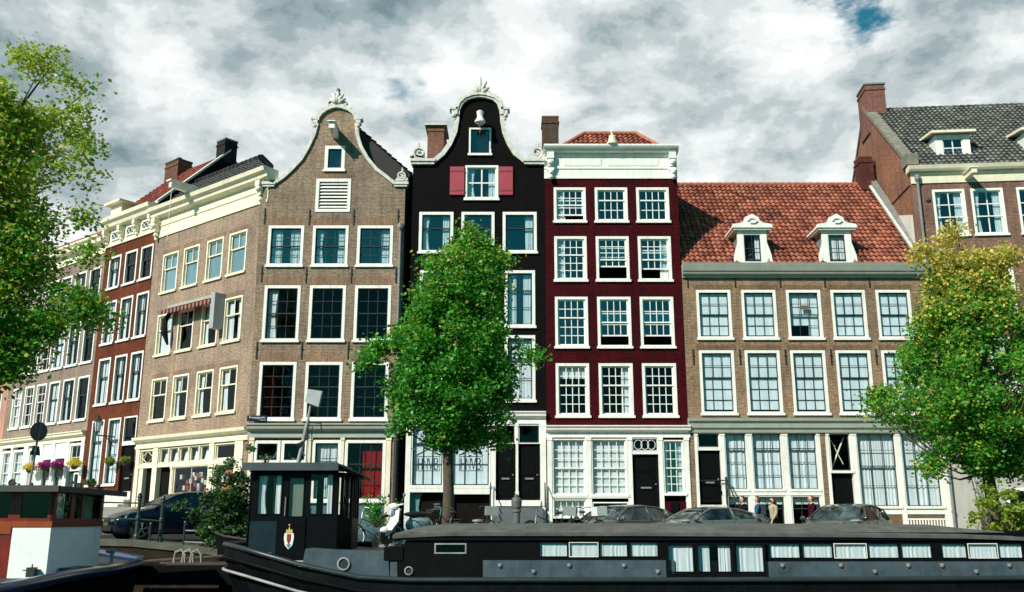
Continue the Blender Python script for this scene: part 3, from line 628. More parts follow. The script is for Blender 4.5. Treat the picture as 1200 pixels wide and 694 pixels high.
mb.ribbon(lp, .17, -.12, .36, inner=.04); mb.ribbon(rp, .17, -.12, .36, inner=.04); mb.ribbon(tp, .26, -.16, .36, inner=.05); mb.ribbon(tp, .15, -.22, -.161, inner=-.05)
for s_, x in ((-1, -.95), (1, 1.0)):
    mb.box(min(x, x + s_ * .42), max(x, x + s_ * .42), -.22, .3, 19.44, 19.55); mb.box(min(x, x + s_ * .32), max(x, x + s_ * .32), -.18, .3, 19.25, 19.438); mb.ball((x + s_ * .22, -.1, 19.17), .13, 8); mb.ball((x + s_ * .18, -.06, 19.0), .09, 8)
for a, b in ((-3.12, -1.98), (2.03, 3.05)):
    mb.box(a, b, -.20, .4, 16.90, 17.02); mb.box(a + .05, b - .05, -.14, .38, 16.77, 16.898)
mb.build('gable_coping', M_STONE, H)
volute(H, -2.72, 17.38, .30, -1); volute(H, 2.66, 17.38, .28, 1); shell(H, .02, 20.22, 1.0, .80)
mb = MB(); mb.lathe([(.17, 0), (.17, .06), (.13, .1), (.12, .30), (.16, .38), (.24, .48), (.24, .55), (.1, .58)][::-1] and [(.24, 0), (.24, .07), (.17, .16), (.13, .30), (.15, .42), (.17, .52), (.12, .56)], (.06, -.55, 18.62), 12); mb.box(-.05, .17, -.55, 0, 18.7, 18.9); mb.build('hoist_hood', M_WHITE, H)
mb = MB(); mb.tube([(.06, -.55, 18.62), (.06, -.55, 18.1)], .012, 5); mb.build('hoist_hook', M_LEAD, H)
roofprism(H, [[(-2.95, 1.0, 16.6), (-2.95, 9.4, 16.6), (0, 9.4, 18.0), (0, 1.0, 18.0)], [(2.95, 9.4, 16.6), (2.95, 1.0, 16.6), (0, 1.0, 18.0), (0, 9.4, 18.0)], [(-2.95, 1.0, 16.6), (0, 1, 18.0), (2.95, 1, 16.6)], [(-2.95, .3, 16.6), (2.95, .3, 16.6), (2.95, 9.4, 16.6), (-2.95, 9.4, 16.6)]])
chimney(H, -2.72, -1.90, 3.6, 5.2, 16.2, 20.30, pots=1, cap=M_STONE, capw=.14)
cornice(H, -2.98, 2.97, 4.98, 5.50, M_WHITE, .26)
posts(H, [-2.88, 2.84, .72, -1.24], .1, 4.98, {-2.88: .22, 2.84: .25, .72: .22, -1.24: .24}, M_WHITE)
for x0, x1, k in ((-2.76, -1.37, 0), (-1.10, .60, 1)):
    w = window(H, x0, x1, 2.36, 4.96, cols=3, up=1, lo=2, mf=.70, fw=.06, cur='none', bw=.02); box_part(w, 'blind', M_CURTB, (x0 + .08, x1 - .08, .155, .165, 2.45, 4.9))
    s_ = MB(); cx = (x0 + x1) / 2; sx = .92
    def st(pts, r=.024): s_.tube([(cx + (x - 2) * .25 * sx, .149, 3.02 + z * .52) for x, z in pts], r, 4)
    st([(0, 0), (4.2, 0), (4.2, 1.15), (0, 1.15), (0, 0)], .014); st([(-.1, 1.25), (2.1, 1.75), (4.3, 1.25)])
    for ox, strokes in ((.25, [[(0, .12), (0, 1)], [(.7, .12), (.7, 1)], [(0, .56), (.7, .56)]]), (1.2, [[(0, .12), (0, 1), (.75, .12), (.75, 1)]]), (2.15, [[(0, 1), (.4, .12), (.8, 1)]]), (3.2, [[(0, .12), (0, 1), (.5, 1), (.62, .78), (.45, .58), (0, .56)], [(.45, .58), (.68, .36), (.5, .12), (0, .12)]])):
        for q in strokes: st([(ox + a, b) for a, b in q])
    s_.build('window_lettering', paint('sign_ink', (.05, .08, .09), .5, .1), w)
    box_part(H, 'shop_sill', M_WHITE, (x0 - .02, x1 + .02, -.08, .1, 2.12 - .08 * k, 2.30)); box_part(H, 'basement_shade_sheet', M_ROOM, (x0, x1, .28, .29, .1, 2.1))  # near-black sheet stands in for the shade inside the basement opening
    if k == 0: curtain(H, x0, x0 + .5, .9, 2.1, .2, M_CURTT, taper=.6)
mb = MB()
for x0, x1 in ((.83, 1.66), (1.80, 2.70)):
    panel_door(H, x0, x1, 1.80, 4.10, rows=((.06, .32), (.44, .94)))
    window(H, x0 - .02, x1 + .02, 4.14, 4.96, cols=1, up=1, lo=0, fw=.05, sill=False)
posts(H, [1.73], 1.8, 4.98, .11, M_WHITE); box_part(H, 'shop_sill', M_WHITE, (.80, 2.72, -.12, .25, 1.55, 1.79))
steps(H, .7, 2.8, 0.1, 1.5, 5, .26, paint('dark_blue_stone', (.10, .11, .12), .6, .3)); 
mb = MB()
for x in (.62, 2.9):
    mb.tube([(x, -.2, 1.5), (x, -.2, 2.5), (x, -1.4, 1.2), (x, -1.4, .2)], .025, 6)
mb.build('stoop_railing', M_IRON, H)

# ------------------------------------------------------------------ house 7: oxblood red house
H = thing('canal_house', 'dark red painted canal house with many-paned white sash windows and a broad white cornice', 'house', (1.47, 40, 0))
C7 = [(.42, 1.87), (2.28, 3.76), (4.16, 5.64)]; R7 = [(14.05, 15.68), (11.31, 13.36), (8.31, 10.57), (5.30, 7.60)]
hol = [(a, b, z0, z1) for a, b in C7 for z0, z1 in R7] + [(.1, 5.95, .3, 4.36)]
mb = MB(); wall_front(mb, [(-.6, 0.012, 6.05), (17.5, .012, 6.05)], hol); mb.build('front_wall', M_REDB, H); body(H, .02, 6.04, 9.5, 17.6, M_REDB, (4.6, 7.9, 10.9, 13.7, 16.2))
spec = [[(2, 2, 'left', .16), (1, 2, 'none', 0), (1, 2, 'none', 0)], [(2, 3, 'left', 0), (3, 1, 'none', .30), (3, 1, 'right', .24)], [(2, 3, 'none', 0), (2, 2, 'none', .2), (2, 2, 'none', .2)], [(2, 3, 'top', 0), (2, 3, 'right', 0), (2, 3, 'none', 0)]]
for (z0, z1), row in zip(R7, spec):
    for (a, b), (u, l, k, op) in zip(C7, row):
        if z0 > 14: u, l, mf = 1, 2, .66
        else: mf = .60
        if op > .2: u, l, mf = 3, 2, .48
        elif op: u, l, mf = (2, 2, .5)
        window(H, a, b, z0, z1, sash=M_WHITE, cols=4, up=u, lo=l, mf=mf, fw=.12, cur=k, open_=op, gl=M_GLASST if z0 > 8 else M_GLASS, bw=.034, sw=.06)
mb = MB(); mb.mold([(-.003, 16.10), (-.05, 16.10), (-.05, 16.20), (-.03, 16.22), (-.03, 16.55), (-.07, 16.57), (-.07, 16.64), (-.03, 16.66), (-.03, 17.15), (-.10, 17.22), (-.10, 17.30), (.3, 17.30), (.3, 16.10)], 0, 6.06)
for a, b in ((.9, 2.6), (2.9, 5.2)): mb.box(a, b, -.055, -.031, 16.72, 17.06)
c = clean(mb.build('frieze', M_WHITE, H))
mb = MB(); mb.mold([(-.05, 17.302), (-.26, 17.33), (-.30, 17.36), (-.32, 17.43), (-.42, 17.48), (-.46, 17.54), (-.46, 17.62), (.4, 17.62), (.4, 17.302)], -.02, 6.12); clean(mb.build('cornice', M_WHITE, H))
for x in (.12, 5.68):
    mb = MB(); mb.box(x, x + .32, -.30, -.06, 17.0, 17.30); mb.box(x + .03, x + .29, -.26, -.06, 16.62, 16.998); mb.box(x, x + .32, -.22, -.06, 16.45, 16.615); mb.box(x + .05, x + .27, -.20, -.06, 16.2, 16.445); mb.ball((x + .16, -.2, 16.12), .12, 8); mb.ball((x + .16, -.27, 16.80), .13, 10); mb.ball((x + .16, -.22, 16.34), .10, 8); mb.build('bracket', M_WHITE, H)
for q in (0,):
    A = (.55, .5, 17.62); run = 1.5; rise = 1.52
    ft = [(0, 0), (5.15, 0), (3.95, 2.2), (1.55, 2.2)]
    tiled(H, A, (1, 0, 0), (0, run, rise), M_TILER, ft)
    roofprism(H, [[(.55, .5, 17.6), (5.7, .5, 17.6), (4.5, 2.0, 19.1), (2.1, 2.0, 19.1)], [(5.7, .5, 17.6), (5.7, 9, 17.6), (4.5, 8, 19.1), (4.5, 2, 19.1)], [(.55, .5, 17.6), (2.1, 2, 19.1), (2.1, 8, 19.1), (.55, 9, 17.6)], [(2.1, 2, 19.1), (4.5, 2, 19.1), (4.5, 8, 19.1), (2.1, 8, 19.1)], [(.02, .3, 17.6), (6.04, .3, 17.6), (6.04, 9.5, 17.6), (.02, 9.5, 17.6)]], M_LEAD)
    mb = MB(); mb.tube([(.5, .45, 17.70), (2.05, 2.0, 19.22)], .09, 8); mb.tube([(5.75, .45, 17.70), (4.52, 2.0, 19.22)], .09, 8); mb.tube([(2.05, 2.0, 19.20), (4.52, 2.0, 19.20)], .10, 8); mb.build('ridge_tiles', paint('ridge_clay', (.42, .14, .075), .8, .4, 6), H)
    mb = MB(); mb.lathe([(.26, 0), (.26, .07), (.20, .10), (.16, .3), (.12, .42), (.05, .45), (.05, .55), (.09, .60), (.03, .70)], (3.1, -.35, 17.63), 12); mb.box(2.94, 3.26, -.5, .1, 17.625, 17.70); mb.build('hoist_hood', M_CREAM, H)
chimney(H, .02, .82, 2.6, 3.4, 17.2, 20.3, pots=0, m=brick('dark_brown_chimney_brick', (.13, .085, .06), (.09, .06, .045), (.12, .09, .07)), cap=M_CHIMB, capw=.02)
cornice(H, -.03, 6.12, 4.40, 4.90, M_WHITE, .30)
posts(H, [.12, 1.77, 3.52, 4.83, 5.94], .3, 4.40, {.12: .2, 1.77: .22, 3.52: .2, 4.83: .18, 5.94: .2}, M_WHITE)
for x0, x1 in ((.23, 1.66), (1.89, 3.41)):
    w = window(H, x0, x1, 2.0, 4.35, sash=M_WHITE, cols=4, up=3, lo=3, mf=.48, fw=.05, cur='none', bw=.03); box_part(w, 'blind', M_CURT, (x0 + .06, x1 - .06, .2, .21, 2.08, 4.3))
window(H, .23, 1.66, 1.05, 1.85, sash=M_WHITE, cols=5, up=2, lo=0, fw=.06, cur='full', sill=False)
window(H, 1.89, 3.41, .9, 1.72, sash=M_DARK, cols=3, up=1, lo=0, fw=.05, cur='half', sill=False)
box_part(H, 'shop_sill', M_WHITE, (.23, 3.41, -.07, .12, 1.87, 1.98))
window(H, 4.93, 5.83, 2.05, 4.30, sash=M_WHITE, cols=3, up=3, lo=3, mf=.48, fw=.05, cur='sides', gl=M_GLASST, bw=.03)
box_part(H, 'red_panel', M_REDB, (4.93, 5.83, .02, .1, .5, 1.75)); box_part(H, 'mailbox', M_BLACKP, (5.18, 5.5, -.06, .018, 1.15, 1.72))
panel_door(H, 3.63, 4.73, 1.45, 3.68, rows=((.06, .28), (.34, .62), (.68, .94)))
box_part(H, 'door_transom', M_WHITE, (3.62, 4.74, -.03, .2, 3.70, 3.82)); f = window(H, 3.63, 4.73, 3.83, 4.38, cols=1, up=1, lo=0, fw=.04, sill=False)
mb = MB()
for cx in (3.9, 4.18, 4.46): mb.tube([(cx + .17 * math.cos(t * .524), .03, 4.10 + .2 * math.sin(t * .524)) for t in range(13)], .014, 5)
mb.build('fanlight_tracery', M_WHITE, f)
steps(H, 3.6, 4.8, 0.1, 1.4, 5, .26)

# ------------------------------------------------------------------ house 8: five-bay brown house with orange roof
H = thing('wide_house', 'low wide brown brick house with orange tiled roof and two white dormers', 'house', (7.53, 40, 0))
cx8 = [1.36, 3.35, 5.33, 7.30, 9.29]; hw = .76
hol = [(c - hw, c + hw, z0, z1) for c in cx8 for z0, z1 in ((8.69, 10.88), (5.41, 8.17))] + [(.22, 10.6, .3, 4.62)]
mb = MB(); wall_front(mb, [(-.6, .012, 10.85), (11.95, .012, 10.85)], hol)
for c in cx8:
    for z in (10.88, 8.17): mb.box(c - hw - .1, c + hw + .1, -.006, .0, z, z + .22, 1)
mb.build('front_wall', [M_BRICK8, brick('brown_soldier_brick', (.20, .12, .07), (.15, .085, .05), (.24, .18, .12), vertical=True)], H); body(H, .02, 10.84, 9.8, 11.9, M_BRICK8, (4.7, 8.3, 11.1))
for i, c in enumerate(cx8):
    for z0, z1, u, l in ((8.69, 10.88, 2, 2), (5.41, 8.17, 2, 3)):
        op = 0
        w = window(H, c - hw, c + hw, z0, z1, cols=3, up=u, lo=l, mf=.5 if l == 2 else .58, cur='blind' if not (i == 2 and l == 2) else 'none', cm=M_CURTB, fw=.12, bw=.02, sw=.04)
        if i == 2 and l == 2:
            curtain(w, c - hw + .1, c + hw - .1, z0 + .62, z1 - .1, .2, M_CURTB, 'blind', .006, .5); curtain(w, c + .2, c + hw - .1, z0 + .08, z0 + .62, .2, M_CURTB, 'blind', .006, .5)
            box_part(w, 'wooden_vent', paint('vent_wood', (.16, .09, .05), .7), (c - .12, c + .22, .03, .05, z0 + 1.32, z0 + 1.5))
anchors(H, [(x, z) for x, z in ((.25, 11.0), (2.35, 11.0), (4.35, 11.0), (6.32, 11.0), (8.3, 11.0), (.35, 7.55), (2.38, 7.55), (4.36, 7.55), (6.34, 7.55), (8.3, 7.55))], .68)
mb = MB(); mb.mold([(-.003, 11.42), (-.10, 11.42), (-.12, 11.52), (-.26, 11.56), (-.30, 11.66), (-.34, 11.68), (-.42, 11.90), (-.46, 12.02), (-.3, 12.03), (.2, 12.0), (.2, 11.6), (-.003, 11.6)], .012, 10.86); clean(mb.build('gutter_cornice', M_GREYP, H))
sl = 5.58 / 5.0; lng = math.hypot(5, 5.58)
tiled(H, (.03, -.05, 12.02), (1, 0, 0), (0, 5, 5.58), M_TILER, [(0, 0), (10.62, 0), (10.62, lng), (0, lng)], skip=((2.62, 3.80, .55), (6.42, 7.60, .55)))
roofprism(H, [[(.03, 0, 12.0), (10.8, 0, 12.0), (10.8, 5, 17.6), (.03, 5, 17.6)], [(10.8, 10, 12.0), (.03, 10, 12.0), (.03, 5, 17.6), (10.8, 5, 17.6)], [(10.8, 0, 12), (10.8, 10, 12), (10.8, 5, 17.6)]])
mb = MB(); [mb.tube([(.1 + i * .36, 4.98, 17.70), (.42 + i * .36, 4.98, 17.68)], [.12, .105], 8) for i in range(30)]; mb.build('ridge_tiles', paint('ridge_clay', (.42, .14, .075), .8, .4, 6), H)
mb = MB(); n = 10; prof = [(0 + -.25, 11.75), (5.0, 17.62), (5.0, 18.05), (4.7, 18.0), (-.32, 12.2)]
mb.mold(prof, 10.62, 10.90); mb.build('gable_parapet', M_LEAD, H)
mb = MB(); mb.mold([(-.25, 12.13), (4.9, 17.86), (4.9, 17.98), (-.28, 12.25)], 10.50, 10.618); mb.build('parapet_flashing', M_STONE, H)
chimney(H, 10.15, 10.80, 4.4, 5.2, 17.2, 18.95, m=brick('dark_red_chimney_brick', (.13, .035, .03), (.09, .028, .025), (.10, .05, .04)), pots=0, cap=M_CHIMB, capw=.02)
chimney(H, .35, .6, 5.0, 5.2, 17.3, 18.05, pots=0, m=M_IRON, cap=M_IRON, capw=.02)
for x0 in (2.44, 6.24):
    cx = x0 + .82; D = bpy.data.objects.new('dormer', None); COL.objects.link(D); D.parent = H
    mb = MB(); yf = .10
    left = [(-.86, 12.08), (-.84, 12.5), (-.74, 12.85), (-.66, 13.1), (-.66, 13.66)]
    pts = left + [(-x, z) for x, z in left[::-1]]
    ho = (-.42, .42, 12.18, 13.52)
    for s_ in (-1, 1): mb.prism([(s_ * .42, 12.08)] + [(s_ * -x if s_ > 0 else x, z) for x, z in left] + [(s_ * .42, 13.66)], yf, yf + .09)
    mb.box(-.42, .42, yf, yf + .09, 13.52, 13.66); mb.box(-.42, .42, yf, yf + .09, 12.08, 12.18)
    o = mb.build('dormer_front', M_WHITE, D); o.location = (cx, 0, 0)
    mb = MB()
    for s_ in (-1, 1): mb = MB(); mb.prism([(s_ * .56, 12.2), (s_ * .60, 12.2), (s_ * .60, 13.66), (s_ * .56, 13.66)], yf + .092, yf + 1.35); o = mb.build('dormer_cheek', M_LEAD, D); o.location = (cx, 0, 0)
    mb = MB(); mb.box(-.84, .84, yf - .16, yf + 1.45, 13.66, 13.74); mb.box(-.90, .90, yf - .22, yf + 1.5, 13.742, 13.82)
    ped = [(-.90, 13.823), (.90, 13.823), (.86, 13.92), (.5, 13.98), (.34, 14.08), (.30, 14.24), (.14, 14.32), (0, 14.40), (-.14, 14.32), (-.30, 14.24), (-.34, 14.08), (-.5, 13.98), (-.86, 13.92)]
    mb.prism(ped, yf - .20, yf + .05); 
    mb.add([(-.88, yf + .05, 13.83), (.88, yf + .05, 13.83), (0, yf + .05, 14.25), (-.88, yf + 1.55, 13.83), (.88, yf + 1.55, 13.83), (0, yf + 2.0, 14.25)], [(0, 2, 5, 3), (2, 1, 4, 5)])
    mb.ribbon([(-.22 , 14.05), (-.1, 14.18), (.1, 14.18), (.22, 14.05), (.1, 13.97), (-.1, 13.97)], .03, yf - .26, yf - .2, inner=.03)
    o = mb.build('pediment', M_WHITE, D); o.location = (cx, 0, 0)
    box_part(D, 'dormer_lining', M_ROOM, (cx - .44, cx + .44, yf + .26, yf + .28, 12.16, 13.56))
    w = window(D, cx - .42, cx + .42, 12.18, 13.52, cols=2, up=2, lo=0, fw=.05, sill=False, cur='right' if x0 < 3 else 'full', gl=M_GLASS, proud=-.01, side_y=.02); w.location = (0, yf, 0)
mb = MB(); mb.mold([(-.003, 4.60), (-.12, 4.60), (-.14, 4.72), (-.22, 4.80), (-.24, 4.98), (-.34, 5.08), (-.36, 5.20), (.0, 5.23), (.29, 5.2), (.29, 4.6)], -.02, 10.86); clean(mb.build('cornice', M_GREYP, H))
P8 = {.29: .12, 1.40: .2, 2.55: .22, 4.05: .24, 5.50: .14, 5.86: .14, 6.98: .24, 8.88: .2, 10.72: .30}
posts(H, list(P8), .3, 4.60, P8, M_WHITE)
panel_door(H, .37, 1.29, 1.7, 3.84, rows=((.08, .36), (.44, .94))); box_part(H, 'door_transom', M_WHITE, (.36, 1.30, -.03, .2, 3.86, 3.96)); window(H, .36, 1.30, 3.97, 4.6, cols=1, up=1, lo=0, fw=.04, sill=False)
for x0, x1, nc in ((1.51, 2.43, 2), (2.67, 3.92, 3), (4.18, 5.42, 3)):
    window(H, x0, x1, 2.22, 4.60, cols=nc, up=1, lo=3, mf=.73, fw=.035, cur='full', cm=M_CURTB, bw=.02, sw=.035)
    window(H, x0, x1, .7, 1.98, cols=nc, up=1, lo=1, mf=.6, fw=.05, cur='top', sill=False)
box_part(H, 'shop_sill', M_WHITE, (1.3, 5.5, -.06, .12, 1.99, 2.18))
posts(H, [5.68], .3, 4.6, .2, M_BRICK8, 'brick_pier')
window(H, 5.94, 6.86, 2.98, 4.60, cols=1, up=1, lo=0, fw=.05, sill=True, gl=M_GLASS); box_part(H, 'door', M_BLACKP, (5.96, 6.84, .12, .16, 1.5, 2.86))
mb = MB(); mb.tube([(6.08, .3, 3.1), (6.7, .3, 4.45)], .035, 6); mb.tube([(6.2, .32, 4.2), (6.6, .32, 3.3)], .02, 6); mb.tube([(6.02, .3, 4.5), (6.3, .3, 4.05)], .02, 6); mb.build('stair_rail_inside', M_CREAM, H)
for x0, x1 in ((7.11, 8.77), (8.99, 10.56)):
    w = window(H, x0, x1, 1.52, 4.60, cols=3, up=2, lo=2, mf=.55, fw=.04, cur='full', cm=M_CURT, bw=.02, sw=.035)
box_part(H, 'shop_plinth', M_WHITE, (6.98, 10.58, -.03, .2, 1.22, 1.50)); box_part(H, 'brown_panel', paint('brown_board', (.15, .09, .05), .7, .3), (7.11, 10.5, .0, .2, .3, 1.2))
steps(H, .3, 1.4, .1, 1.6, 6, .26); 
mb = MB(); mb.tube([(1.45, -.2, .2), (1.45, -.2, 2.75)], .05, 6); mb.tube([(1.45, -.2, 2.7), (1.45, -1.7, 1.75), (1.45, -1.7, .2)], .03, 6); mb.tube([(1.45, -.2, 2.6), (.35, -.1, 2.6)], .025, 6); mb.build('stoop_railing', M_IRON, H)
bn = thing('slatted_bench', 'white slatted garden bench against the wide brown house front', 'bench', (17.0, 39.3, .11))
box_part(bn, 'seat', M_WHITE, (-.8, .8, -.42, .0, .42, .46)); mb = MB(); [mb.box(-.78 + i * .12, -.73 + i * .12, .0, .03, .47, .88) for i in range(14)]; mb.box(-.82, .82, -.01, .04, .88, .94); mb.build('backrest', M_WHITE, bn)
for sx in (-.75, .7):
    for sy in (-.4, -.05): box_part(bn, 'leg', M_WHITE, (sx, sx + .06, sy, sy + .05, 0, .42))

# ------------------------------------------------------------------ house 9: right-hand house, turned slightly
H = thing('corner_house', 'reddish brick house at the right with grey tiled roof, small dormers and side chimney', 'house', (18.45, 40, 0), R(-5))
c9 = [(.59, 2.0), (2.26, 3.67), (4.25, 5.66), (5.95, 7.36), (8.0, 9.4)]; r9 = [(13.37, 15.55), (9.80, 12.10), (6.3, 8.7)]
hol = [(a, b, z0, z1) for a, b in c9 for z0, z1 in r9]
mb = MB(); wall_front(mb, [(4.6, -.25, 10.5), (16.1, -.25, 10.5)], hol); mb.build('front_wall', M_BRICK9, H)
mb = MB(); wall_front(mb, [(-.6, -.20, 10.5), (4.598, -.20, 10.5)], [(2.2, 3.2, .9, 2.3), (5, 6.4, .9, 2.6)], reveal=.2); mb.build('plastered_base', M_PLAST, H)
for a, b in ((2.2, 3.2), (5, 6.4)): window(H, a, b, .9, 2.3 if a < 3 else 2.6, cols=2, up=1, lo=1, sill=True)
box_part(H, 'string_course', M_STONE, (-.25, 10.5, -.06, .0, 4.52, 4.66))
body(H, -.24, 10.5, 11.2, 16.0, M_BRICK9S, (4.9, 8.9, 12.4))
for (z0, z1), kk in zip(r9, (('sides', 'sides', 'none', 'sides', 'none'), ('none',) * 5, ('full',) * 5)):
    for (a, b), k in zip(c9, kk): window(H, a, b, z0, z1, sash=M_WHITE, cols=2, up=2, lo=1, mf=.40, cur=k, bw=.045, fw=.11, gl=M_GLASST if z0 > 13 else M_GLASS)
mb = MB(); mb.mold([(-.003, 15.86), (-.05, 15.86), (-.07, 16.2), (-.16, 16.3), (-.16, 16.36), (.2, 16.36), (.2, 15.86)], -.28, 10.5); clean(mb.build('frieze', M_CREAM, H))
mb = MB(); mb.mold([(-.06, 16.362), (-.28, 16.38), (-.34, 16.46), (-.40, 16.62), (-.32, 16.64), (.1, 16.62), (.1, 16.362)], -.42, 10.5); clean(mb.build('gutter', M_CREAM, H))
dz = 5.3; dy = 5.5; L9 = math.hypot(dz, dy)
tiled(H, (-.1, -.1, 16.66), (1, 0, 0), (0, dy, dz), M_TILEG, [(0, 0), (10.5, 0), (10.5, L9), (0, L9)], tw=.24, th=.33)
roofprism(H, [[(-.2, 0, 16.6), (10.5, 0, 16.6), (10.5, 5.5, 21.9), (-.2, 5.5, 21.9)], [(10.5, 11, 16.6), (-.2, 11, 16.6), (-.2, 5.5, 21.9), (10.5, 5.5, 21.9)]])
mb = MB(); [mb.tube([(.2 + i * .36, 5.45, 22.0), (.52 + i * .36, 5.45, 21.98)], [.12, .10], 8) for i in range(28)]; mb.build('ridge_tiles', M_TILEG, H)
mb = MB(); mb.mold([(.0, 15.9), (11.2, 15.9), (11.2, 16.6), (5.6, 22.05), (0, 16.75)], -.30, -.05, 0); mb.build('side_gable', M_BRICK9S, H)
mb = MB(); mb.mold([(.3, 17.08), (5.6, 22.08), (5.6, 22.32), (.15, 17.2)], -.40, .08); mb.mold([(5.6, 22.08), (11.3, 16.6), (11.3, 16.8), (5.6, 22.32)], -.36, -.02); mb.box(-.42, .12, -.12, .6, 16.78, 17.3); mb.build('gable_parapet', paint('weathered_coping', (.19, .175, .14), .85, .4, 3, .4, dirt=.3), H)
mb = MB(); mb.add([(-.246, .02, 8.0), (-.246, .02, 14.4), (-.246, 3.2, 15.4), (-.246, 3.2, 8)], [(0, 1, 2, 3)]); mb.build('white_plaster_patch', M_PLASTW, H)
chimney(H, -.38, .62, 4.9, 6.3, 20.5, 23.2, m=brick('purple_red_chimney', (.24, .10, .085), (.18, .075, .065), (.2, .13, .11)), pots=2, cap=M_LEAD, capw=.05)
pipe(H, -.03, .3, 15.9, M_LEAD, .06, -.12)
for x0 in (1.55, 5.55, ):
    D = bpy.data.objects.new('dormer', None); COL.objects.link(D); D.parent = H; yf = .75; zb = 17.30
    mb = MB(); mb.box(x0 - .28, x0 + .02, yf, yf + .08, zb - .06, zb + 1.22); mb.box(x0 + 1.0, x0 + 1.28, yf, yf + .08, zb - .06, zb + 1.22); mb.box(x0 + .02, x0 + 1.0, yf, yf + .08, zb + 1.08, zb + 1.22); mb.box(x0 + .02, x0 + 1.0, yf, yf + .08, zb - .06, zb + .06); mb.build('dormer_front', M_WHITE, D)
    for x in (x0 - .27, x0 + 1.24): box_part(D, 'dormer_cheek', M_WHITE, (x, x + .03, yf + .082, yf + 1.35, zb - .05, zb + 1.2))
    mb = MB(); mb.add([(x0 - .5, yf - .3, zb + 1.22), (x0 + 1.5, yf - .3, zb + 1.22), (x0 + 1.5, yf - .3, zb + 1.34), (x0 - .5, yf - .3, zb + 1.34), (x0 - .5, yf + 1.6, zb + 1.50), (x0 + 1.5, yf + 1.6, zb + 1.50), (x0 + 1.5, yf + 1.6, zb + 1.62), (x0 - .5, yf + 1.6, zb + 1.62)], [(0, 1, 2, 3), (3, 2, 6, 7), (0, 3, 7, 4), (1, 5, 6, 2), (0, 4, 5, 1)]); mb.build('dormer_roof', M_CREAM, D)
    w = window(D, x0 + .02, x0 + 1.0, zb + .06, zb + 1.08, sash=M_WHITE, cols=2, up=2, lo=0, fw=.04, sill=False, cur='none', gl=M_GLASST, bw=.05, proud=-.01); w.location = (0, yf, 0)
mb = MB(); mb.box(2.05, 2.27, -.95, 0, 15.98, 16.2); mb.box(1.98, 2.34, -1.0, -.02, 16.202, 16.25); mb.build('hoist_beam', M_CREAM, H)
mb = MB(); mb.lathe([(.02, 0), (.1, .03), (.1, .08), (.02, .11)], (.35, -.12, 15.1), 12, axis='y'); mb.build('wall_rosette', M_CHIMB, H)

# ------------------------------------------------------------------ the left row (facades turned 39 degrees)
P0 = (-11.05, 40.0); AZL = R(-38.7); Dv = Vector((-math.sin(R(51.3)), math.cos(R(51.3)), 0))
def left_house(name, label, cat, u1): o = Vector((P0[0], P0[1], 0)) + Dv * u1; return thing(name, label, cat, (o.x, o.y, 0), AZL)
# each house's local x runs left to right from its left edge u1: x = u1 - u
# ---- A: corner shop house
U = 9.3; H = left_house('corner_shop_house', 'brown brick corner house with cream cornice, dark tiled roof and cream shopfront', 'house', U)
cA = [(U - 8.36, U - 6.97), (U - 6.5, U - 5.17), (U - 4.55, U - 3.2), (U - 2.75, U - 1.38)]
rA = [(11.98, 14.0), (8.82, 10.88), (5.6, 7.68)]
hol = [(a, b, z0, z1) for a, b in cA for z0, z1 in rA] + [(.45, U - .95, .8, 4.3)]
mb = MB(); wall_front(mb, [(-.6, 0.01, U), (15.1, .01, U)], hol)
for z0, z1 in rA:
    for a, b in cA: arch(mb, a, b, z1, .2, rise=.05)
mb.build('front_wall', [M_BRICKA, brick('pale_soldier_brick', (.27, .165, .12), (.21, .125, .095), (.30, .24, .18), vertical=True)], H)
mb = MB(); mb.quad((0.01, .3, -.6), (.01, 6, -.6), (.01, 6, 16.3), (.01, .3, 16.3)); mb.quad((U - .02, .3, -.6), (U - .02, .3, 16.3), (U - 3.9, 4.9, 16.3), (U - 3.9, 4.9, -.6)); mb.build('side_wall', M_BRICKA, H)
r = MB(); r.quad((.03, 2.0, -.5), (U - 2.0, 2.0, -.5), (U - 2.0, 2.0, 16.3), (.03, 2.0, 16.3))
for z in (4.5, 8.0, 11.3, 14.4): r.box(.03, U - 1.8, .305, 2.0, z, z + .2)
r.build('room_lining', M_ROOM, H)
kk = {0: ('blind', 'blind', 'blind', 'blind'), 1: ('full', 'none', 'sides', 'wide'), 2: ('right', 'sides', 'sides', 'left')}
for i, (z0, z1) in enumerate(rA):
    for (a, b), k in zip(cA, kk[i]): window(H, a, b, z0, z1, fr=M_CREAM, sash=M_CREAM, cols=2, up=1, lo=(1, 1), mf=.62, fw=.09, cur=k, cm=cloth('grey_blue_blind', (.36, .47, .53)) if i == 0 else M_CURT, gl=M_GLASST if i == 0 else M_GLASS, bw=.05, sw=.06)
mb = MB(); mb.mold([(-.003, 15.0), (-.06, 15.0), (-.06, 15.12), (-.03, 15.14), (-.03, 15.55), (-.08, 15.6), (-.08, 15.66), (-.03, 15.68), (-.03, 16.0), (.28, 16.0), (.28, 15.0)], -.02, U + .02); clean(mb.build('frieze', M_CREAM, H))
mb = MB(); mb.mold([(-.03, 16.002), (-.32, 16.10), (-.36, 16.25), (-.52, 16.34), (-.58, 16.52), (-.5, 16.56), (.3, 16.52), (.3, 16.002)], -.1, U + .25); clean(mb.build('cornice', M_CREAM, H))
for x in (.12, U - .5):
    mb = MB(); mb.box(x, x + .34, -.42, -.06, 15.75, 15.998); mb.box(x + .04, x + .3, -.30, -.06, 15.3, 15.748); mb.ball((x + .17, -.30, 15.62), .17, 10); mb.ball((x + .17, -.16, 15.14), .14, 8); mb.ball((x + .17, -.12, 14.92), .09, 8); mb.build('bracket', M_CREAM, H)
zb, zt = 16.58, 18.62
LA = math.hypot(2.0, zt - zb)
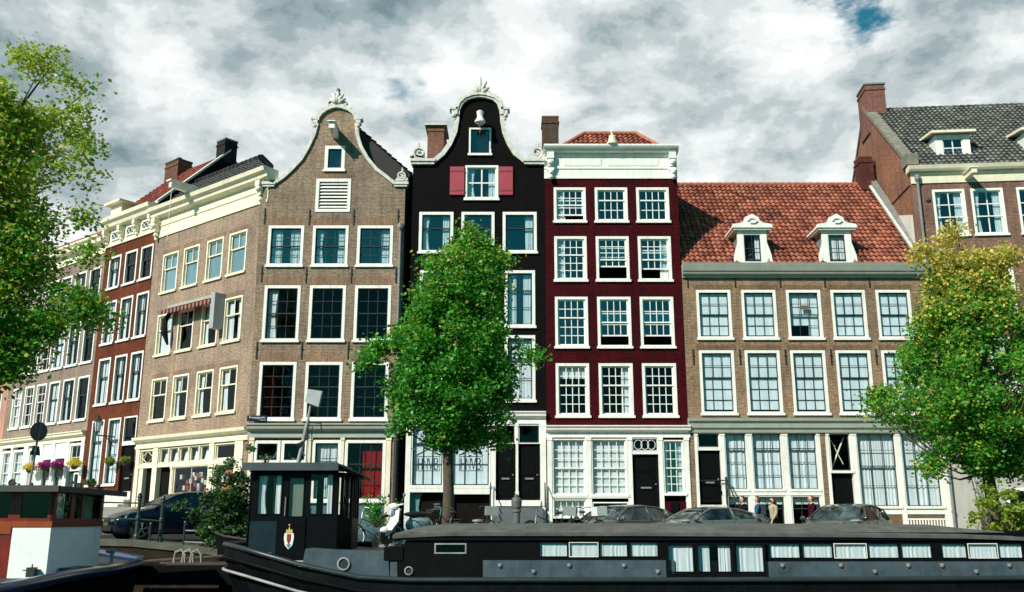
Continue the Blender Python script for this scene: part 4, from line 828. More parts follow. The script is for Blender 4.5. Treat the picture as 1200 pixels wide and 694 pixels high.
tiled(H, (0, -.05, zb), (1, 0, 0), (0, 2.05, zt - zb), M_TILEB, [(0, 0), (U + .1, 0), (U - 3.5, LA), (0, LA)], tw=.25, th=.32, amp=.05)
roofprism(H, [[(0, 0, zb - .05), (U, 0, zb - .05), (U - 3.6, 2, zt - .03), (0, 2, zt - .03)], [(U, 0, zb - .05), (U - 2.5, 3.1, zb - .05), (U - 3.6, 2, zt - .03)], [(0, 2, zt - .03), (U - 3.6, 2, zt - .03), (U - 2.5, 3.1, zb), (0, 4, zb)], [(0, 0, zb - .06), (0, 4, zb - .06), (U - 2.5, 3.1, zb - .06), (U, 0, zb - .06)]])
mb = MB()
for i in range(13): a = Vector((U + .05, -.05, zb + .1)).lerp(Vector((U - 3.6, 2.0, zt + .1)), i / 13); b = Vector((U + .05, -.05, zb + .1)).lerp(Vector((U - 3.6, 2.0, zt + .1)), (i + .9) / 13); mb.tube([a, b], [.17, .13], 8)
for i in range(16): mb.tube([(U - 3.6 - i * .36, 2.0, zt + .1), (U - 3.92 - i * .36, 2.0, zt + .1)], [.14, .12], 8)
mb.build('ridge_tiles', M_TILEB, H)
mb = MB(); mb.box(3.4, 3.62, -1.5, .2, 16.62, 16.92); mb.box(3.3, 3.72, -1.6, .2, 16.922, 16.98); hb = mb.build('hoist_beam', M_WHITE, H)
mb = MB(); mb.tube([(3.51, -1.4, 16.62), (3.51, -1.4, 13.9)], .015, 5); mb.build('hoist_rope', M_CREAM, hb)
# shopfront A
mb = MB(); mb.mold([(-.003, 4.32), (-.10, 4.32), (-.12, 4.42), (-.06, 4.46), (-.06, 4.62), (-.3, 4.72), (-.34, 4.86), (.1, 4.90), (.28, 4.88), (.28, 4.32)], .1, U - .2); clean(mb.build('shop_cornice', M_CREAM, H))
posts(H, [.32, 1.90, U - 2.85, U - .85], .8, 4.32, {.32: .3, 1.90: .4, U - 2.85: .34, U - .85: .55}, M_CREAM)
xs = .5
f = window(H, .5, 1.65, 3.55, 4.28, fr=M_CREAM, sash=M_CREAM, cols=1, up=1, lo=0, fw=.07, sill=False)
mb = MB(); mb.tube([(.6, .04, 3.92), (1.07, .04, 4.2), (1.55, .04, 3.92), (1.07, .04, 3.62), (.6, .04, 3.92)], .022, 5); mb.tube([(1.07, .04, 4.25), (.62, .04, 3.6)], .015, 5); mb.build('diamond_tracery', M_CREAM, f)
box_part(H, 'door', M_BLACKP, (.85, 1.6, .2, .25, 1.6, 3.5)); box_part(H, 'shopfront_post', M_CREAM, (.5, .84, .0, .25, .8, 3.53))
n = 5; x0, x1 = 2.12, U - 3.05
for i in range(n):
    a = x0 + (x1 - x0) * i / n; b = x0 + (x1 - x0) * (i + 1) / n; w = window(H, a + .01, b - .01, 3.55, 4.28, fr=M_CREAM, sash=M_CREAM, cols=1, up=1, lo=0, fw=.04, sill=False)
    q = MB(); q.add([(a + .08, .22, 3.6), (b - .2, .22, 3.6), (b - .08, .26, 4.25), (a + .25, .26, 4.25)], [(0, 1, 2, 3)]); q.build('paper_card', M_CURT, w)
window(H, U - 2.65, U - 1.15, 3.55, 4.28, fr=M_CREAM, sash=M_CREAM, cols=1, up=1, lo=0, fw=.06, sill=False)
box_part(H, 'shop_transom', M_CREAM, (.45, U - 1.1, -.04, .2, 3.40, 3.54))
box_part(H, 'door', M_ROOM, (2.12, 3.25, .25, .28, 1.5, 3.4)); posts(H, [3.35], .8, 3.40, .14, M_CREAM)
w = window(H, 3.42, U - 3.05, 2.1, 3.40, fr=M_CREAM, sash=M_CREAM, cols=2, up=1, lo=0, fw=.05, sill=True)
M_GOODS = paint('shop_goods', (.25, .03, .02), .6, .5, 5); M_PALE = paint('pale_goods', (.5, .5, .45), .6, .4, 7)
mb = MB(); random.seed(3)
for i in range(26):
    x = random.uniform(3.6, 5.9); z = random.uniform(2.15, 2.95); mb.box(x, x + .18, .25, .40, z, z + .2, i % 2)
mb.build('window_display', [M_GOODS, M_PALE], w)
w = window(H, U - 2.65, U - 1.15, 1.9, 3.40, fr=M_CREAM, sash=M_CREAM, cols=1, up=1, lo=0, fw=.06); mb = MB(); mb.box(U - 2.3, U - 1.5, .2, .3, 2.2, 3.1, 0); mb.box(U - 2.25, U - 1.8, .15, .2, 2.6, 3.0, 1); mb.build('window_display', [paint('orange_goods', (.5, .12, .02), .6, .4, 5), M_PALE], w)
box_part(H, 'shop_plinth', M_CREAM, (3.4, U - 1.1, -.02, .2, 1.3, 2.05)); box_part(H, 'alarm_box', M_CHIMB, (U - .4, U - .28, -.08, -.002, 3.9, 4.15))
# awning with side panel over the two middle windows
AW = bpy.data.objects.new('awning', None); COL.objects.link(AW); AW.parent = H
a0, a1 = U - 7.05, U - 3.05; zt_ = 11.02
mb = MB(); mb.box(a0, a1, -.32, 0, zt_ - .05, zt_ + .10); mb.build('awning_box', M_GREYP, AW)
mb = MB(); n = 26
mb.add([(a0, -.3, zt_ - .02), (a1, -.3, zt_ - .02), (a1, -.62, zt_ - .22), (a0, -.62, zt_ - .22)], [(0, 1, 2, 3)], 0)
for i in range(n):
    x = a0 + (a1 - a0) * i / n; x2 = x + (a1 - a0) / n; xm = (x + x2) / 2; mb.add([(x, -.622, zt_ - .2), (x2, -.622, zt_ - .2), (x2, -.63, zt_ - .36), (xm, -.63, zt_ - .44), (x, -.63, zt_ - .36)], [(0, 4, 3, 2, 1)], i % 2)
mb.build('awning_cloth', [cloth('maroon_awning', (.16, .02, .02)), cloth('cream_awning', (.36, .28, .24))], AW)
box_part(AW, 'side_panel', paint('grey_panel', (.33, .33, .35), .6, .1), (a1 - .02, a1 + .3, -.55, -.02, 9.45, 11.1))
mb = MB(); mb.tube([(a0, -.1, 10.9), (a0 - .05, -.35, 10.4), (a0 + .05, -.4, 9.8), (a0 + .1, -.2, 9.2)], [.08, .14, .16, .05], 8); mb.build('folded_cloth', cloth('dark_striped_cloth', (.035, .035, .04)), AW)
box_part(H, 'shopfront_post', M_CREAM, (U - .3, U - .1, -.05, -.001, .8, 4.3)) if False else None
# ---- B: rust red house
U0 = 9.32; U1 = 14.25; H = left_house('narrow_house', 'narrow rust red painted brick house with white bracketed cornice and red roof', 'house', U1)
cB = [(U1 - 13.74, U1 - 12.52), (U1 - 12.10, U1 - 10.9), (U1 - 10.55, U1 - 9.38)]
rB = [(13.02, 14.82), (10.0, 12.32), (6.8, 9.24)]
ww = U1 - U0
hol = [(a, b, z0, z1) for a, b in cB for z0, z1 in rB] + [(cB[0][0], cB[0][1], 2.7, 6.0), (cB[1][0], cB[1][1], 2.7, 6.0), (cB[2][0] - .05, cB[2][1], 1.9, 6.0)]
mb = MB(); wall_front(mb, [(-.6, 0, ww), (15.5, 0, ww)], hol); mb.build('front_wall', M_BRICKB, H); body(H, .01, ww - .01, 8, 16.8, M_BRICKB, (6.2, 9.4, 12.5, 15.0))
kb = {0: ('wide', 'right', 'right'), 1: ('full', 'wide', 'wide'), 2: ('full', 'wide', 'wide')}
for i, (z0, z1) in enumerate(rB):
    for (a, b), k in zip(cB, kb[i]): window(H, a, b, z0, z1, sash=M_DARK, cols=2, up=1, lo=(2, 1), mf=.6, cur=k, bw=.03, fw=.1)
for a, b in cB[:2]: window(H, a, b, 2.7, 6.0, sash=M_DARK, cols=2, up=1, lo=(2, 3), mf=.68, cur='full', cm=M_CURTB, fw=.08)
window(H, cB[2][0] - .05, cB[2][1], 4.72, 6.0, cols=1, up=1, lo=0, fw=.07, sill=False); box_part(H, 'door_transom', M_WHITE, (cB[2][0] - .05, cB[2][1], -.02, .2, 4.58, 4.715)); panel_door(H, cB[2][0] + .02, cB[2][1] - .07, 2.0, 4.55)
box_part(H, 'front_plinth', M_STONE, (0, ww, -.06, .0, .5, 2.35)); steps(H, cB[2][0] - .1, cB[2][1] + .1, 1.3, 1.95, 3)
mb = MB(); mb.mold([(-.003, 15.42), (-.08, 15.42), (-.08, 15.56), (-.03, 15.6), (-.03, 16.35), (.28, 16.35), (.28, 15.42)], -.02, ww); f = clean(mb.build('frieze', M_CREAM, H))
mb = MB(); mb.mold([(-.03, 16.352), (-.34, 16.44), (-.40, 16.6), (-.55, 16.72), (-.6, 16.92), (.3, 16.95), (.3, 16.352)], -.05, ww - .02); clean(mb.build('cornice', M_CREAM, H))
for x in (.08, 1.62, 3.14, 4.62):
    mb = MB(); mb.box(x, x + .24, -.40, -.05, 16.1, 16.35); mb.box(x + .03, x + .21, -.26, -.05, 15.75, 16.098); mb.ball((x + .12, -.28, 16.0), .13, 8); mb.ball((x + .12, -.12, 15.62), .11, 8); mb.build('bracket', M_CREAM, H)
for x in (.55, 2.06, 3.6):
    mb = MB(); mb.box(x, x + .85, -.10, -.035, 15.72, 15.80); mb.box(x, x + .85, -.10, -.035, 16.16, 16.24); mb.box(x, x + .08, -.10, -.035, 15.80, 16.16); mb.box(x + .77, x + .85, -.10, -.035, 15.8, 16.16); mb.tube([(x + .08, -.06, 15.82), (x + .42, -.06, 16.14), (x + .77, -.06, 15.82)], .02, 5); mb.tube([(x + .08, -.06, 16.14), (x + .42, -.06, 15.82), (x + .77, -.06, 16.14)], .02, 5); v = mb.build('frieze_window', M_WHITE, H)
    box_part(v, 'pane', M_DARK, (x + .08, x + .77, -.045, -.036, 15.8, 16.16))
zr = 21.0; LB = math.hypot(4.0, zr - 16.9)
tiled(H, (0, -.1, 16.9), (1, 0, 0), (0, 4.1, zr - 16.9), M_TILED, [(0, 0), (ww - .2, 0), (ww - .2, LB), (0, LB)], tw=.24, th=.32)
roofprism(H, [[(0, 0, 16.85), (ww, 0, 16.85), (ww, 4, zr - .05), (0, 4, zr - .05)], [(0, 8, 16.85), (0, 4, zr - .05), (ww, 4, zr - .05), (ww, 8, 16.85)], [(0, 0, 16.85), (0, 4, zr - .05), (0, 8, 16.85)]])
mb = MB(); mb.mold([(0, 16.2), (0, 17.0), (4, zr + .12), (8, 17.0), (8, 16.2)], ww - .2, ww + .02); mb.build('side_gable', M_BLACKB, H)  # black brick puts the darkness of this shadow-side gable into its colour
mb = MB(); mb.mold([(-.05, 16.98), (4, zr + .14), (4, zr + .26), (-.1, 17.1)], ww - .26, ww + .06); mb.build('verge_board', M_STONE, H)
chimney(H, ww - .75, ww + .05, 3.6, 4.4, 20.4, 21.75, m=brick('black_chimney', (.03, .028, .03), (.02, .02, .02), (.03, .03, .03)), pots=0, cap=M_LEAD, capw=.03)
chimney(H, -.35, 1.0, 3.2, 4.1, 19.2, 21.4, m=brick('brown_chimney', (.17, .075, .05), (.12, .055, .04), (.14, .1, .08)), pots=1, cap=M_IRON, capw=.03)
mb = MB(); mb.box(.3, 1.7, -.35, 1.4, 16.98, 17.1); mb.box(.45, 1.55, -.2, 1.3, 17.1, 17.7); mb.box(.2, 1.8, -.5, 1.5, 17.7, 17.82); mb.build('hoist_housing', M_CREAM, H)
# ---- C2 and C1: grey-brown houses with white shopfronts
def chouse(label, u0, u1, wins, sashm, curs, base, name='terrace_house'):
    H = left_house(name, label, 'house', u1); ww = u1 - u0 - .01
    cc = [(u1 - b, u1 - a) for a, b in wins]; rr = [(12.6, 14.52), (9.22, 11.66), (6.15, 8.5)]
    hol = [(a, b, z0, z1) for a, b in cc for z0, z1 in rr] + [(.15, ww - .15, 1.6, 5.05)]
    mb = MB(); wall_front(mb, [(-.6, 0, ww), (15.2, 0, ww)], hol); mb.build('front_wall', base, H); body(H, .01, ww - .01, 8, 16.0, base, (5.4, 8.8, 12.0, 15.0))
    for z0, z1 in rr:
        for (a, b), k in zip(cc, curs): window(H, a, b, z0, z1, sash=sashm, cols=2, up=1 if sashm == M_DARK else 2, lo=(2, 1) if sashm == M_DARK else (2, 2), mf=.58, cur=k, fw=.1, bw=.035)
    cornice(H, -.02, ww, 15.2, 16.2, M_CREAM, .5); cornice(H, 0, ww, 5.05, 5.55, M_CREAM, .3, 'shop_cornice')
    roofprism(H, [[(0, -.1, 16.2), (ww, -.1, 16.2), (ww, 4, 19.2), (0, 4, 19.2)], [(0, 8, 16.2), (0, 4, 19.2), (ww, 4, 19.2), (ww, 8, 16.2)], [(0, 0, 16.2), (0, 4, 19.2), (0, 8, 16.2)], [(ww, 0, 16.2), (ww, 8, 16.2), (ww, 4, 19.2)]], M_TILED)
    return H, ww
W_C2 = [(14.52, 15.74), (16.1, 17.4), (17.75, 18.98)]; W_C1 = [(19.3, 20.5), (20.78, 21.9), (22.25, 23.4)]
H, ww = chouse('grey brown terrace house with dark sashes over a white shopfront beside the rust red house', 14.26, 19.12, W_C2, M_DARK, ('none', 'sides', 'blind'), M_BRICKC)
posts(H, [.15, 1.55, 3.10, ww - .15], 1.6, 5.05, {.15: .28, 1.55: .22, 3.10: .3, ww - .15: .28}, M_WHITE)
box_part(H, 'fascia', M_WHITE, (.25, 3.0, .0, .12, 4.35, 5.05))
window(H, .3, 1.44, 2.2, 4.34, cols=1, up=1, lo=1, cur='half', mf=.5); window(H, 1.67, 2.95, 2.2, 4.34, cols=1, up=1, lo=1, cur='half', mf=.5)
window(H, 3.26, ww - .3, 3.5, 4.95, sash=M_WHITE, cols=2, up=2, lo=0, cur='none', sill=False); panel_door(H, 3.3, 3.95, 1.7, 3.4, paint('dark_green_door', (.02, .05, .04), .4)); window(H, 4.0, ww - .3, 1.7, 3.4, cols=1, up=1, lo=1, fw=.08)
H, ww = chouse('grey brown brick terrace house with white sashes and white shopfront next to the pink house', 19.13, 24.1, W_C1, M_WHITE, ('none', 'none', 'full'), M_BRICKC)
posts(H, [.15, 1.55, 3.3, ww - .15], 1.6, 5.05, {.15: .28, 1.55: .22, 3.3: .5, ww - .15: .28}, M_WHITE)
for a, b in ((.3, 1.44), (1.67, 3.04), (3.56, ww - .3)): window(H, a, b, 2.4, 4.9, sash=M_WHITE, cols=2, up=2, lo=(2, 2), cur='full', mf=.5)
box_part(H, 'fascia', M_WHITE, (.25, ww - .3, .0, .1, 1.6, 2.38))
# ---- D: pink house
H, ww = chouse('pink rendered house at the far left edge behind the tree', 24.12, 31.0, [(24.9, 26.1), (27.1, 28.3), (29.2, 30.4)], M_WHITE, ('none', 'full', 'none'), M_BRICKP, 'rendered_house')
for a, b in ((.4, 1.9), (2.6, 4.1), (4.7, 6.2)): window(H, a, b, 2.4, 4.9, sash=M_WHITE, cols=2, up=1, lo=(2, 2), cur='none', mf=.6)

# ------------------------------------------------------------------ trees and shrubs
M_BARK = paint('grey_brown_bark', (.085, .065, .045), .9, .45, 5, .8, fine=14)
def leaf_mesh(centres, per, rad, size, zyel=None, mats=(), flat=.75, lime=0.0):
    C = np.asarray(centres); n = len(C) * per
    c = np.repeat(C, per, axis=0) + rng.normal(0, 1, (n, 3)) * np.array([rad, rad, rad * flat]) * .62
    a = rng.normal(0, 1, (n, 3)); a[:, 2] *= .6; a /= np.linalg.norm(a, axis=1)[:, None]
    b = np.cross(a, rng.normal(0, 1, (n, 3))); b /= np.linalg.norm(b, axis=1)[:, None]
    nn = np.cross(a, b); s = size * rng.uniform(.6, 1.35, n)[:, None]
    v = np.stack([c - a * s * .5, c + b * s * .33 + nn * s * .08, c + a * s * .5, c - b * s * .33 + nn * s * .08], 1).reshape(-1, 3)
    me = bpy.data.meshes.new('foliage'); [me.materials.append(m) for m in mats]; me.vertices.add(4 * n); me.vertices.foreach_set('co', v.ravel())
    me.loops.add(4 * n); me.loops.foreach_set('vertex_index', np.arange(4 * n)); me.polygons.add(n)
    me.polygons.foreach_set('loop_start', np.arange(0, 4 * n, 4)); me.polygons.foreach_set('loop_total', np.full(n, 4))
    if lime: me.polygons.foreach_set('material_index', ((rng.random(n) < lime) * (len(mats) - 1)).astype(np.int32))
    if zyel:
        p = np.clip((c[:, 2] - zyel[0]) / (zyel[1] - zyel[0]) + rng.normal(0, .30, n), 0, 1); me.polygons.foreach_set('material_index', np.where(rng.random(n) < p, 1, ((rng.random(n) < lime) * (len(mats) - 1))).astype(np.int32))
    me.update(); return me
G1 = leafm('green_leaf', [(0, (.025, .15, .014)), (.45, (.05, .28, .024)), (.85, (.10, .40, .035)), (1, (.17, .48, .05))], .45)
G2 = leafm('yellow_green_leaf', [(0, (.14, .30, .02)), (.5, (.30, .44, .04)), (1, (.55, .54, .09))], .45)
Y1 = leafm('yellow_leaf', [(0, (.46, .42, .06)), (.5, (.70, .60, .13)), (.85, (.62, .46, .10)), (1, (.40, .42, .06))], .4)
G3 = leafm('lime_leaf', [(0, (.10, .19, .02)), (.6, (.25, .36, .04)), (1, (.42, .46, .08))])
G4 = leafm('ivy_leaf', [(0, (.015, .05, .012)), (.6, (.04, .12, .025)), (1, (.12, .22, .06))])
def tree(name, label, env, Yc, base, nclus, per, rad, size, mats, zyel=None, trunk_r=.16, depth=.9, extra=(), thin=0, lime=0.0, group='street trees'):
    T = thing(name, label, 'tree', base)
    B = Vector(base); cl = []; ys = [e[0] for e in env]
    while len(cl) < nclus:
        py = random.uniform(ys[0], ys[-1])
        for i in range(len(env) - 1):
            if env[i][0] <= py <= env[i + 1][0]: t = (py - env[i][0]) / (env[i + 1][0] - env[i][0]); l = env[i][1] + (env[i + 1][1] - env[i][1]) * t; r = env[i][2] + (env[i + 1][2] - env[i][2]) * t; break
        a, b = at(l, py, Yc), at(r, py, Yc); c = (a + b) / 2; w = (b.x - a.x) / 2
        if random.random() > w / 3.2 + .25: continue
        if thin and random.random() < max(0, (thin - py) / (thin - ys[0])) * .8: continue
        th = random.uniform(0, 6.283); q = random.random() ** .42
        p = Vector((c.x + w * q * math.cos(th) * random.uniform(.88, 1.07), Yc + w * depth * q * math.sin(th), c.z + random.uniform(-.1, .1)))
        if noise.noise(p * .75 + Vector((3, 1, 5))) < -.22 and q > .4: continue      # gaps in the crown
        cl.append(p)
    for ex, ey, n in extra:
        for _ in range(n): q = at(ex + random.gauss(0, 6), ey + random.gauss(0, 4), Yc); cl.append(q + Vector((0, random.gauss(0, .3), 0)))
    me = leaf_mesh([p - B for p in cl], per, rad, size, (zyel[0] - B.z, zyel[1] - B.z) if zyel else None, mats, .75, lime)
    o = bpy.data.objects.new('crown', me); COL.objects.link(o); o.parent = T
    zlo = min(p.z for p in cl) - B.z; zhi = max(p.z for p in cl) - B.z; top = sum((p for p in cl if p.z - B.z > zlo + .6 * (zhi - zlo)), Vector()) / max(1, len([p for p in cl if p.z - B.z > zlo + .6 * (zhi - zlo)])) - B
    mb = MB(); tp = [Vector((0, 0, -.1)), Vector((.03, 0, zlo * .5)), Vector((-.03, .02, zlo)), Vector((top.x * .35, top.y * .3, zlo + (zhi - zlo) * .3)), Vector((top.x * .7, top.y * .6, zlo + (zhi - zlo) * .6)), Vector((top.x, top.y, zlo + (zhi - zlo) * .93))]
    mb.tube(tp, [trunk_r * 1.25, trunk_r, trunk_r * .92, trunk_r * .65, trunk_r * .4, .02], 10); mb.build('trunk', M_BARK, T, True)
    mb = MB()
    for p in random.sample(cl, min(85, len(cl))):
        q = p - B; f = max(.0, min(.9, (q.z - zlo) / (zhi - zlo) - .22 * random.uniform(.6, 1.3))); z0 = zlo + (zhi - zlo) * f; k = f * .9
        s = Vector((top.x * k, top.y * k, z0)); m = s.lerp(q, .5) + Vector((0, 0, -.12 * (q - s).length)) ; mb.tube([s, m, q], [trunk_r * .28 * (1.1 - f), trunk_r * .16, .012], 5)
    mb.build('branches', M_BARK, T, True); return T
tree('street_tree', 'bushy green tree with a slim trunk in front of the black bell-gabled house',
     [(288, 540, 568), (298, 518, 586), (312, 500, 592), (335, 490, 592), (370, 486, 590), (385, 474, 594), (405, 462, 598), (440, 452, 602), (470, 460, 600), (496, 478, 588), (514, 500, 568), (522, 512, 552)],
     29.2, (-1.97, 29.2, .0), 400, 135, .33, .128, [G1, G2], (7.8, 13.5), .17, lime=.06, extra=((440, 405, 5), (432, 425, 4), (612, 420, 3), (470, 500, 3), (590, 512, 3), (552, 276, 3)))
tree('street_tree', 'tall tree at the right edge turning golden yellow at its top',
     [(290, 1100, 1148), (302, 1088, 1168), (325, 1084, 1176), (350, 1084, 1184), (380, 1078, 1222), (410, 1066, 1255), (445, 1054, 1265), (475, 1044, 1262), (505, 1060, 1258), (532, 1098, 1245), (552, 1132, 1215)],
     30.5, (15.35, 30.5, .0), 500, 128, .37, .13, [G1, Y1, G2], (7.0, 9.5), .20, lime=.28, extra=((1030, 462, 5), (1026, 478, 3), (1100, 545, 5), (1090, 556, 2), (1072, 300, 4), (1178, 300, 4), (1120, 280, 4), (1215, 540, 4)))
tree('street_tree', 'large loose-crowned tree at the left edge with yellow-green upper twigs',
     [(86, -60, 18), (106, -110, 40), (135, -150, 60), (165, -185, 68), (210, -200, 72), (250, -205, 66), (290, -205, 68), (330, -200, 68), (365, -190, 76), (400, -170, 52), (430, -150, 28), (448, -110, 10)],
     26.0, (-17.2, 28.9, .42), 860, 105, .42, .14, [G1, G2, ], (5.5, 11.5), .28, extra=((94, 130, 3), (100, 180, 3), (85, 150, 5), (98, 205, 2), (108, 360, 4), (104, 370, 6), (90, 350, 5), (108, 292, 3), (46, 80, 4), (84, 100, 3), (60, 68, 2), (20, 66, 3), (96, 255, 3), (60, 390, 4)), depth=.5, thin=130, lime=.22)
def shrub(name, label, c, r, n, per, size, mats, cat='shrub'):
    T = thing(name, label, cat, c); cl = [Vector((random.gauss(0, r[0] * .5), random.gauss(0, r[1] * .5), abs(random.gauss(r[2] * .5, r[2] * .33)))) for _ in range(n)]
    me = leaf_mesh(cl, per, .14, size, None, mats)
    o = bpy.data.objects.new('foliage', me); COL.objects.link(o); o.parent = T
    mb = MB()
    for p in random.sample(cl, min(16, n)): mb.tube([(p.x * .1, p.y * .1, -.05), (p.x * .5, p.y * .5, p.z * .6), p], [.03, .018, .006], 5)
    mb.build('stems', M_BARK, T); return T
shrub('leafy_shrub', 'dark leafy shrub hanging over the quay edge between the blue car and the black wheelhouse', at(272, 640, 28.2), (1.15, .6, 2.0), 190, 55, .095, [G4, G1])
shrub('leafy_shrub', 'bright lime green bushy plant behind the barge roof at the right edge', at(1190, 632, 29.0), (1.25, .7, 1.35), 90, 50, .12, [G3])
shrub('potted_shrub', 'small green plant behind the bicycle beside the black wheelhouse', at(440, 616, 29.6), (.45, .3, .75), 34, 36, .07, [G1])
shrub('wall_climber', 'thin dry climber on the grey plastered wall at the right', (19.4, 39.4, .3), (.9, .15, 2.6), 26, 14, .07, [G2], 'climbing plant')

# ------------------------------------------------------------------ boats
M_HULL = paint('black_hull_paint', (.003, .0045, .006), .5, .6, 1.5, .25, dirt=.04, spec=.08)
M_STEEL = paint('blue_grey_steel', (.060, .086, .108), .4, .45, 1.6, .3, dirt=.5, spec=.3, coat=.15)
M_ROOFB = paint('grey_roofing_felt', (.085, .087, .083), .9, .45, 2.2, .5, dirt=.3)
M_BLK = paint('black_boat_paint', (.0035, .004, .0045), .6, .4, 2, .15, spec=.08)
M_RUBB = paint('pale_rubbing_strake', (.30, .31, .30), .6, .4, 3, .2)
B = thing('houseboat', 'long black and blue-grey barge houseboat with a felt roof moored along the quay', 'houseboat', (0, 25.0, 0))
def rim(t):      # outline of the deck edge: t 0..1 along near side from the rounded end
    return None
xs_ = [-7.35, -7.28, -7.05, -6.6, -5.7, -4.4, -2.9, -1, 1, 4, 8, 12, 16, 20]
def hb_(x): u = min(1, (x + 7.35) / 2.3); return 2.2 * math.sqrt(max(0, 1 - (1 - u) ** 2)) if u < 1 else 2.2
def zr_(x): return -.42 + .78 * sstep((-2.5 - x) / 4.85) ** 1.25 + .06 * sstep((x - 6) / 8)
mb = MB(); rings = []
for x in xs_:
    h = hb_(x); zt = zr_(x); rings.append([(x, -h, zt), (x, -h - .02, zt - .34), (x + .05, -h - .02, zt - .36), (x + .12, -h * .98, zt - .62), (x + .5 * (h < 2.1), -h * .93, -1.6), (x + .6 * (h < 2.1), h * .93, -1.6), (x + .12, h * .98, zt - .62), (x, h, zt)])
k = 8; mb.add([p for r in rings for p in r], [(i * k + j, (i + 1) * k + j, (i + 1) * k + j + 1, i * k + j + 1) for i in range(len(rings) - 1) for j in range(k - 1)])
mb.build('hull', M_HULL, B, False)
def side_line(dz, r, name, m, sgn=-1, dh=.03, x_from=None):
    mb = MB(); pts = [(x, sgn * (hb_(x) + dh), zr_(x) + dz) for x in [-7.34, -7.3, -7.2, -7.0, -6.7, -6.3, -5.8, -5.0, -3.6, -2.4, 0, 4, 9, 14, 20]]; mb.tube([(pts[0][0], 0, pts[0][2])] + pts, r, 8); mb.build(name, m, B, True)
M_GUN = paint('dark_gunwale', (.018, .026, .030), .4, .3, 2, .2)
side_line(.0, .065, 'gunwale', M_GUN); side_line(.0, .065, 'gunwale', M_GUN, 1); side_line(-.30, .05, 'rubbing_strake', M_BLK); side_line(-.60, .035, 'rubbing_strake', M_RUBB)
mb = MB(); n = len(xs_); mb.add([(x, -hb_(x), zr_(x) - .28) for x in xs_] + [(x, hb_(x), zr_(x) - .28) for x in xs_], [(i, i + 1, n + i + 1, n + i) for i in range(n - 1)]); mb.build('deck', M_BLK, B)
# grey coaming forward of the cabin, with portholes
yn = -1.98
def ring_port(x, z, r=.13, y=yn):
    mb = MB(); mb.lathe([(r, 0), (r * 1.02, -.045), (r * .78, -.05), (r * .76, 0)], (x, y - .001, z), 18, axis='y'); f = mb.build('porthole', M_RUBB, B, False); mb = MB(); mb.lathe([(r * .75, 0), (r * .75, -.02)], (x, y - .001, z), 16, axis='y'); mb.build('pane', M_DARK, f)
mb = MB(); mb.prism([(-4.98, -.5), (-5.0, -.22), (-4.93, .28), (-4.8, .30), (-2.95, .18), (-2.9, -.5)], yn, 1.9); mb.build('coaming', M_STEEL, B)
mb = MB(); mb.prism([(-2.898, -.5), (-2.898, -.02), (-2.75, -.02), (-2.75, .02), (-.70, .02), (-.70, -.5)], yn + .02, 1.9); mb.build('coaming', M_STEEL, B)
ring_port(-4.0, -.06, .15); ring_port(-2.45, -.22, .10, yn + .02)
box_part(B, 'dark_step', M_BLK, (-3.05, -2.6, yn - .02, 1.7, .02, .32))
# steel side panels of the long cabin
for a, b in ((-.69, .95), (.955, 2.25), (2.255, 3.86), (6.02, 7.4), (7.405, 9.8), (9.805, 12.3), (12.31, 18)):
    zt = .02 if a < 5 else -.01
    box_part(B, 'steel_side_panel', M_STEEL, (a, b, yn + .0, yn + .1, -.46, zt))
    for q in range(int((b - a) / .75)):
        mb = MB(); px = a + .4 + q * .8; pz = -.1 - .14 * (q % 2); mb.lathe([(.05, 0), (.045, -.04), (.02, -.05)], (px, yn - .001, pz), 8, axis='y'); mb.box(px - .07, px + .07, yn - .02, yn - .001, pz + .03, pz + .045); mb.build('vent_cap', M_LEAD, B)
box_part(B, 'cabin_base', M_BLK, (-.69, 19, yn + .13, 1.95, -.6, .0))
# cabin with real window openings
FB = bpy.data.objects.new('cabin', None); COL.objects.link(FB); FB.parent = B; FB.location = (0, yn + .012, 0)
def bx(px, z): return (px - 600) * 23.1 / 1120.0
small = [(632.5, 663.5), (666.7, 699), (702, 733), (737, 768.5), (898, 932.5), (936, 970.4), (973, 1009.5), (1012, 1047), (1050, 1085), (1097, 1125.5), (1128, 1161), (1163, 1190)]
large = [(778.7, 809), (815, 852.5), (859, 890)]
hs = [(bx(a, 0), bx(b, 0), .11, .42) for a, b in small] + [(bx(a, 0), bx(b, 0), -.24, .36) for a, b in large]
hs = [(a, b, c - (.03 if a > 6 else 0), d - (.03 if a > 6 else 0)) for a, b, c, d in hs]
hs.append((-1.82, -1.12, .20, .38))
mb = MB(); wall_front(mb, [(-.36, -2.72, 18), (.02, -2.74, 18), (.66, -2.45, 18)], hs, thick=.03); mb.build('cabin_wall', M_BLK, FB)
for i, (a, b, c, d) in enumerate(hs):
    e = .018 if i < 12 else .03; mb = MB(); m_ = M_WHITE if i in (1, 6, 10, 15) else M_BLK; q = -.012
    mb.box(a - e, b + e, q, .0, d, d + e); mb.box(a - e, b + e, q, 0, c - e, c); mb.box(a - e, a, q, 0, c, d); mb.box(b, b + e, q, 0, c, d)
    w = mb.build('cabin_window', m_ if i != 15 else M_RUBB, FB)
    g = MB(); g.quad((a, .02, c), (b, .02, c), (b, .02, d), (a, .02, d)); g.build('pane', M_GLASS, w)
    if i == 13: curtain(w, a, a + .28, c, d, .055, M_CURT, wl=.09, amp=.015); curtain(w, b - .28, b, c, d, .055, M_CURT, wl=.09, amp=.02)
    elif i != 15: curtain(w, a, b, c, d, .05, M_CURT, wl=.10, amp=.014)
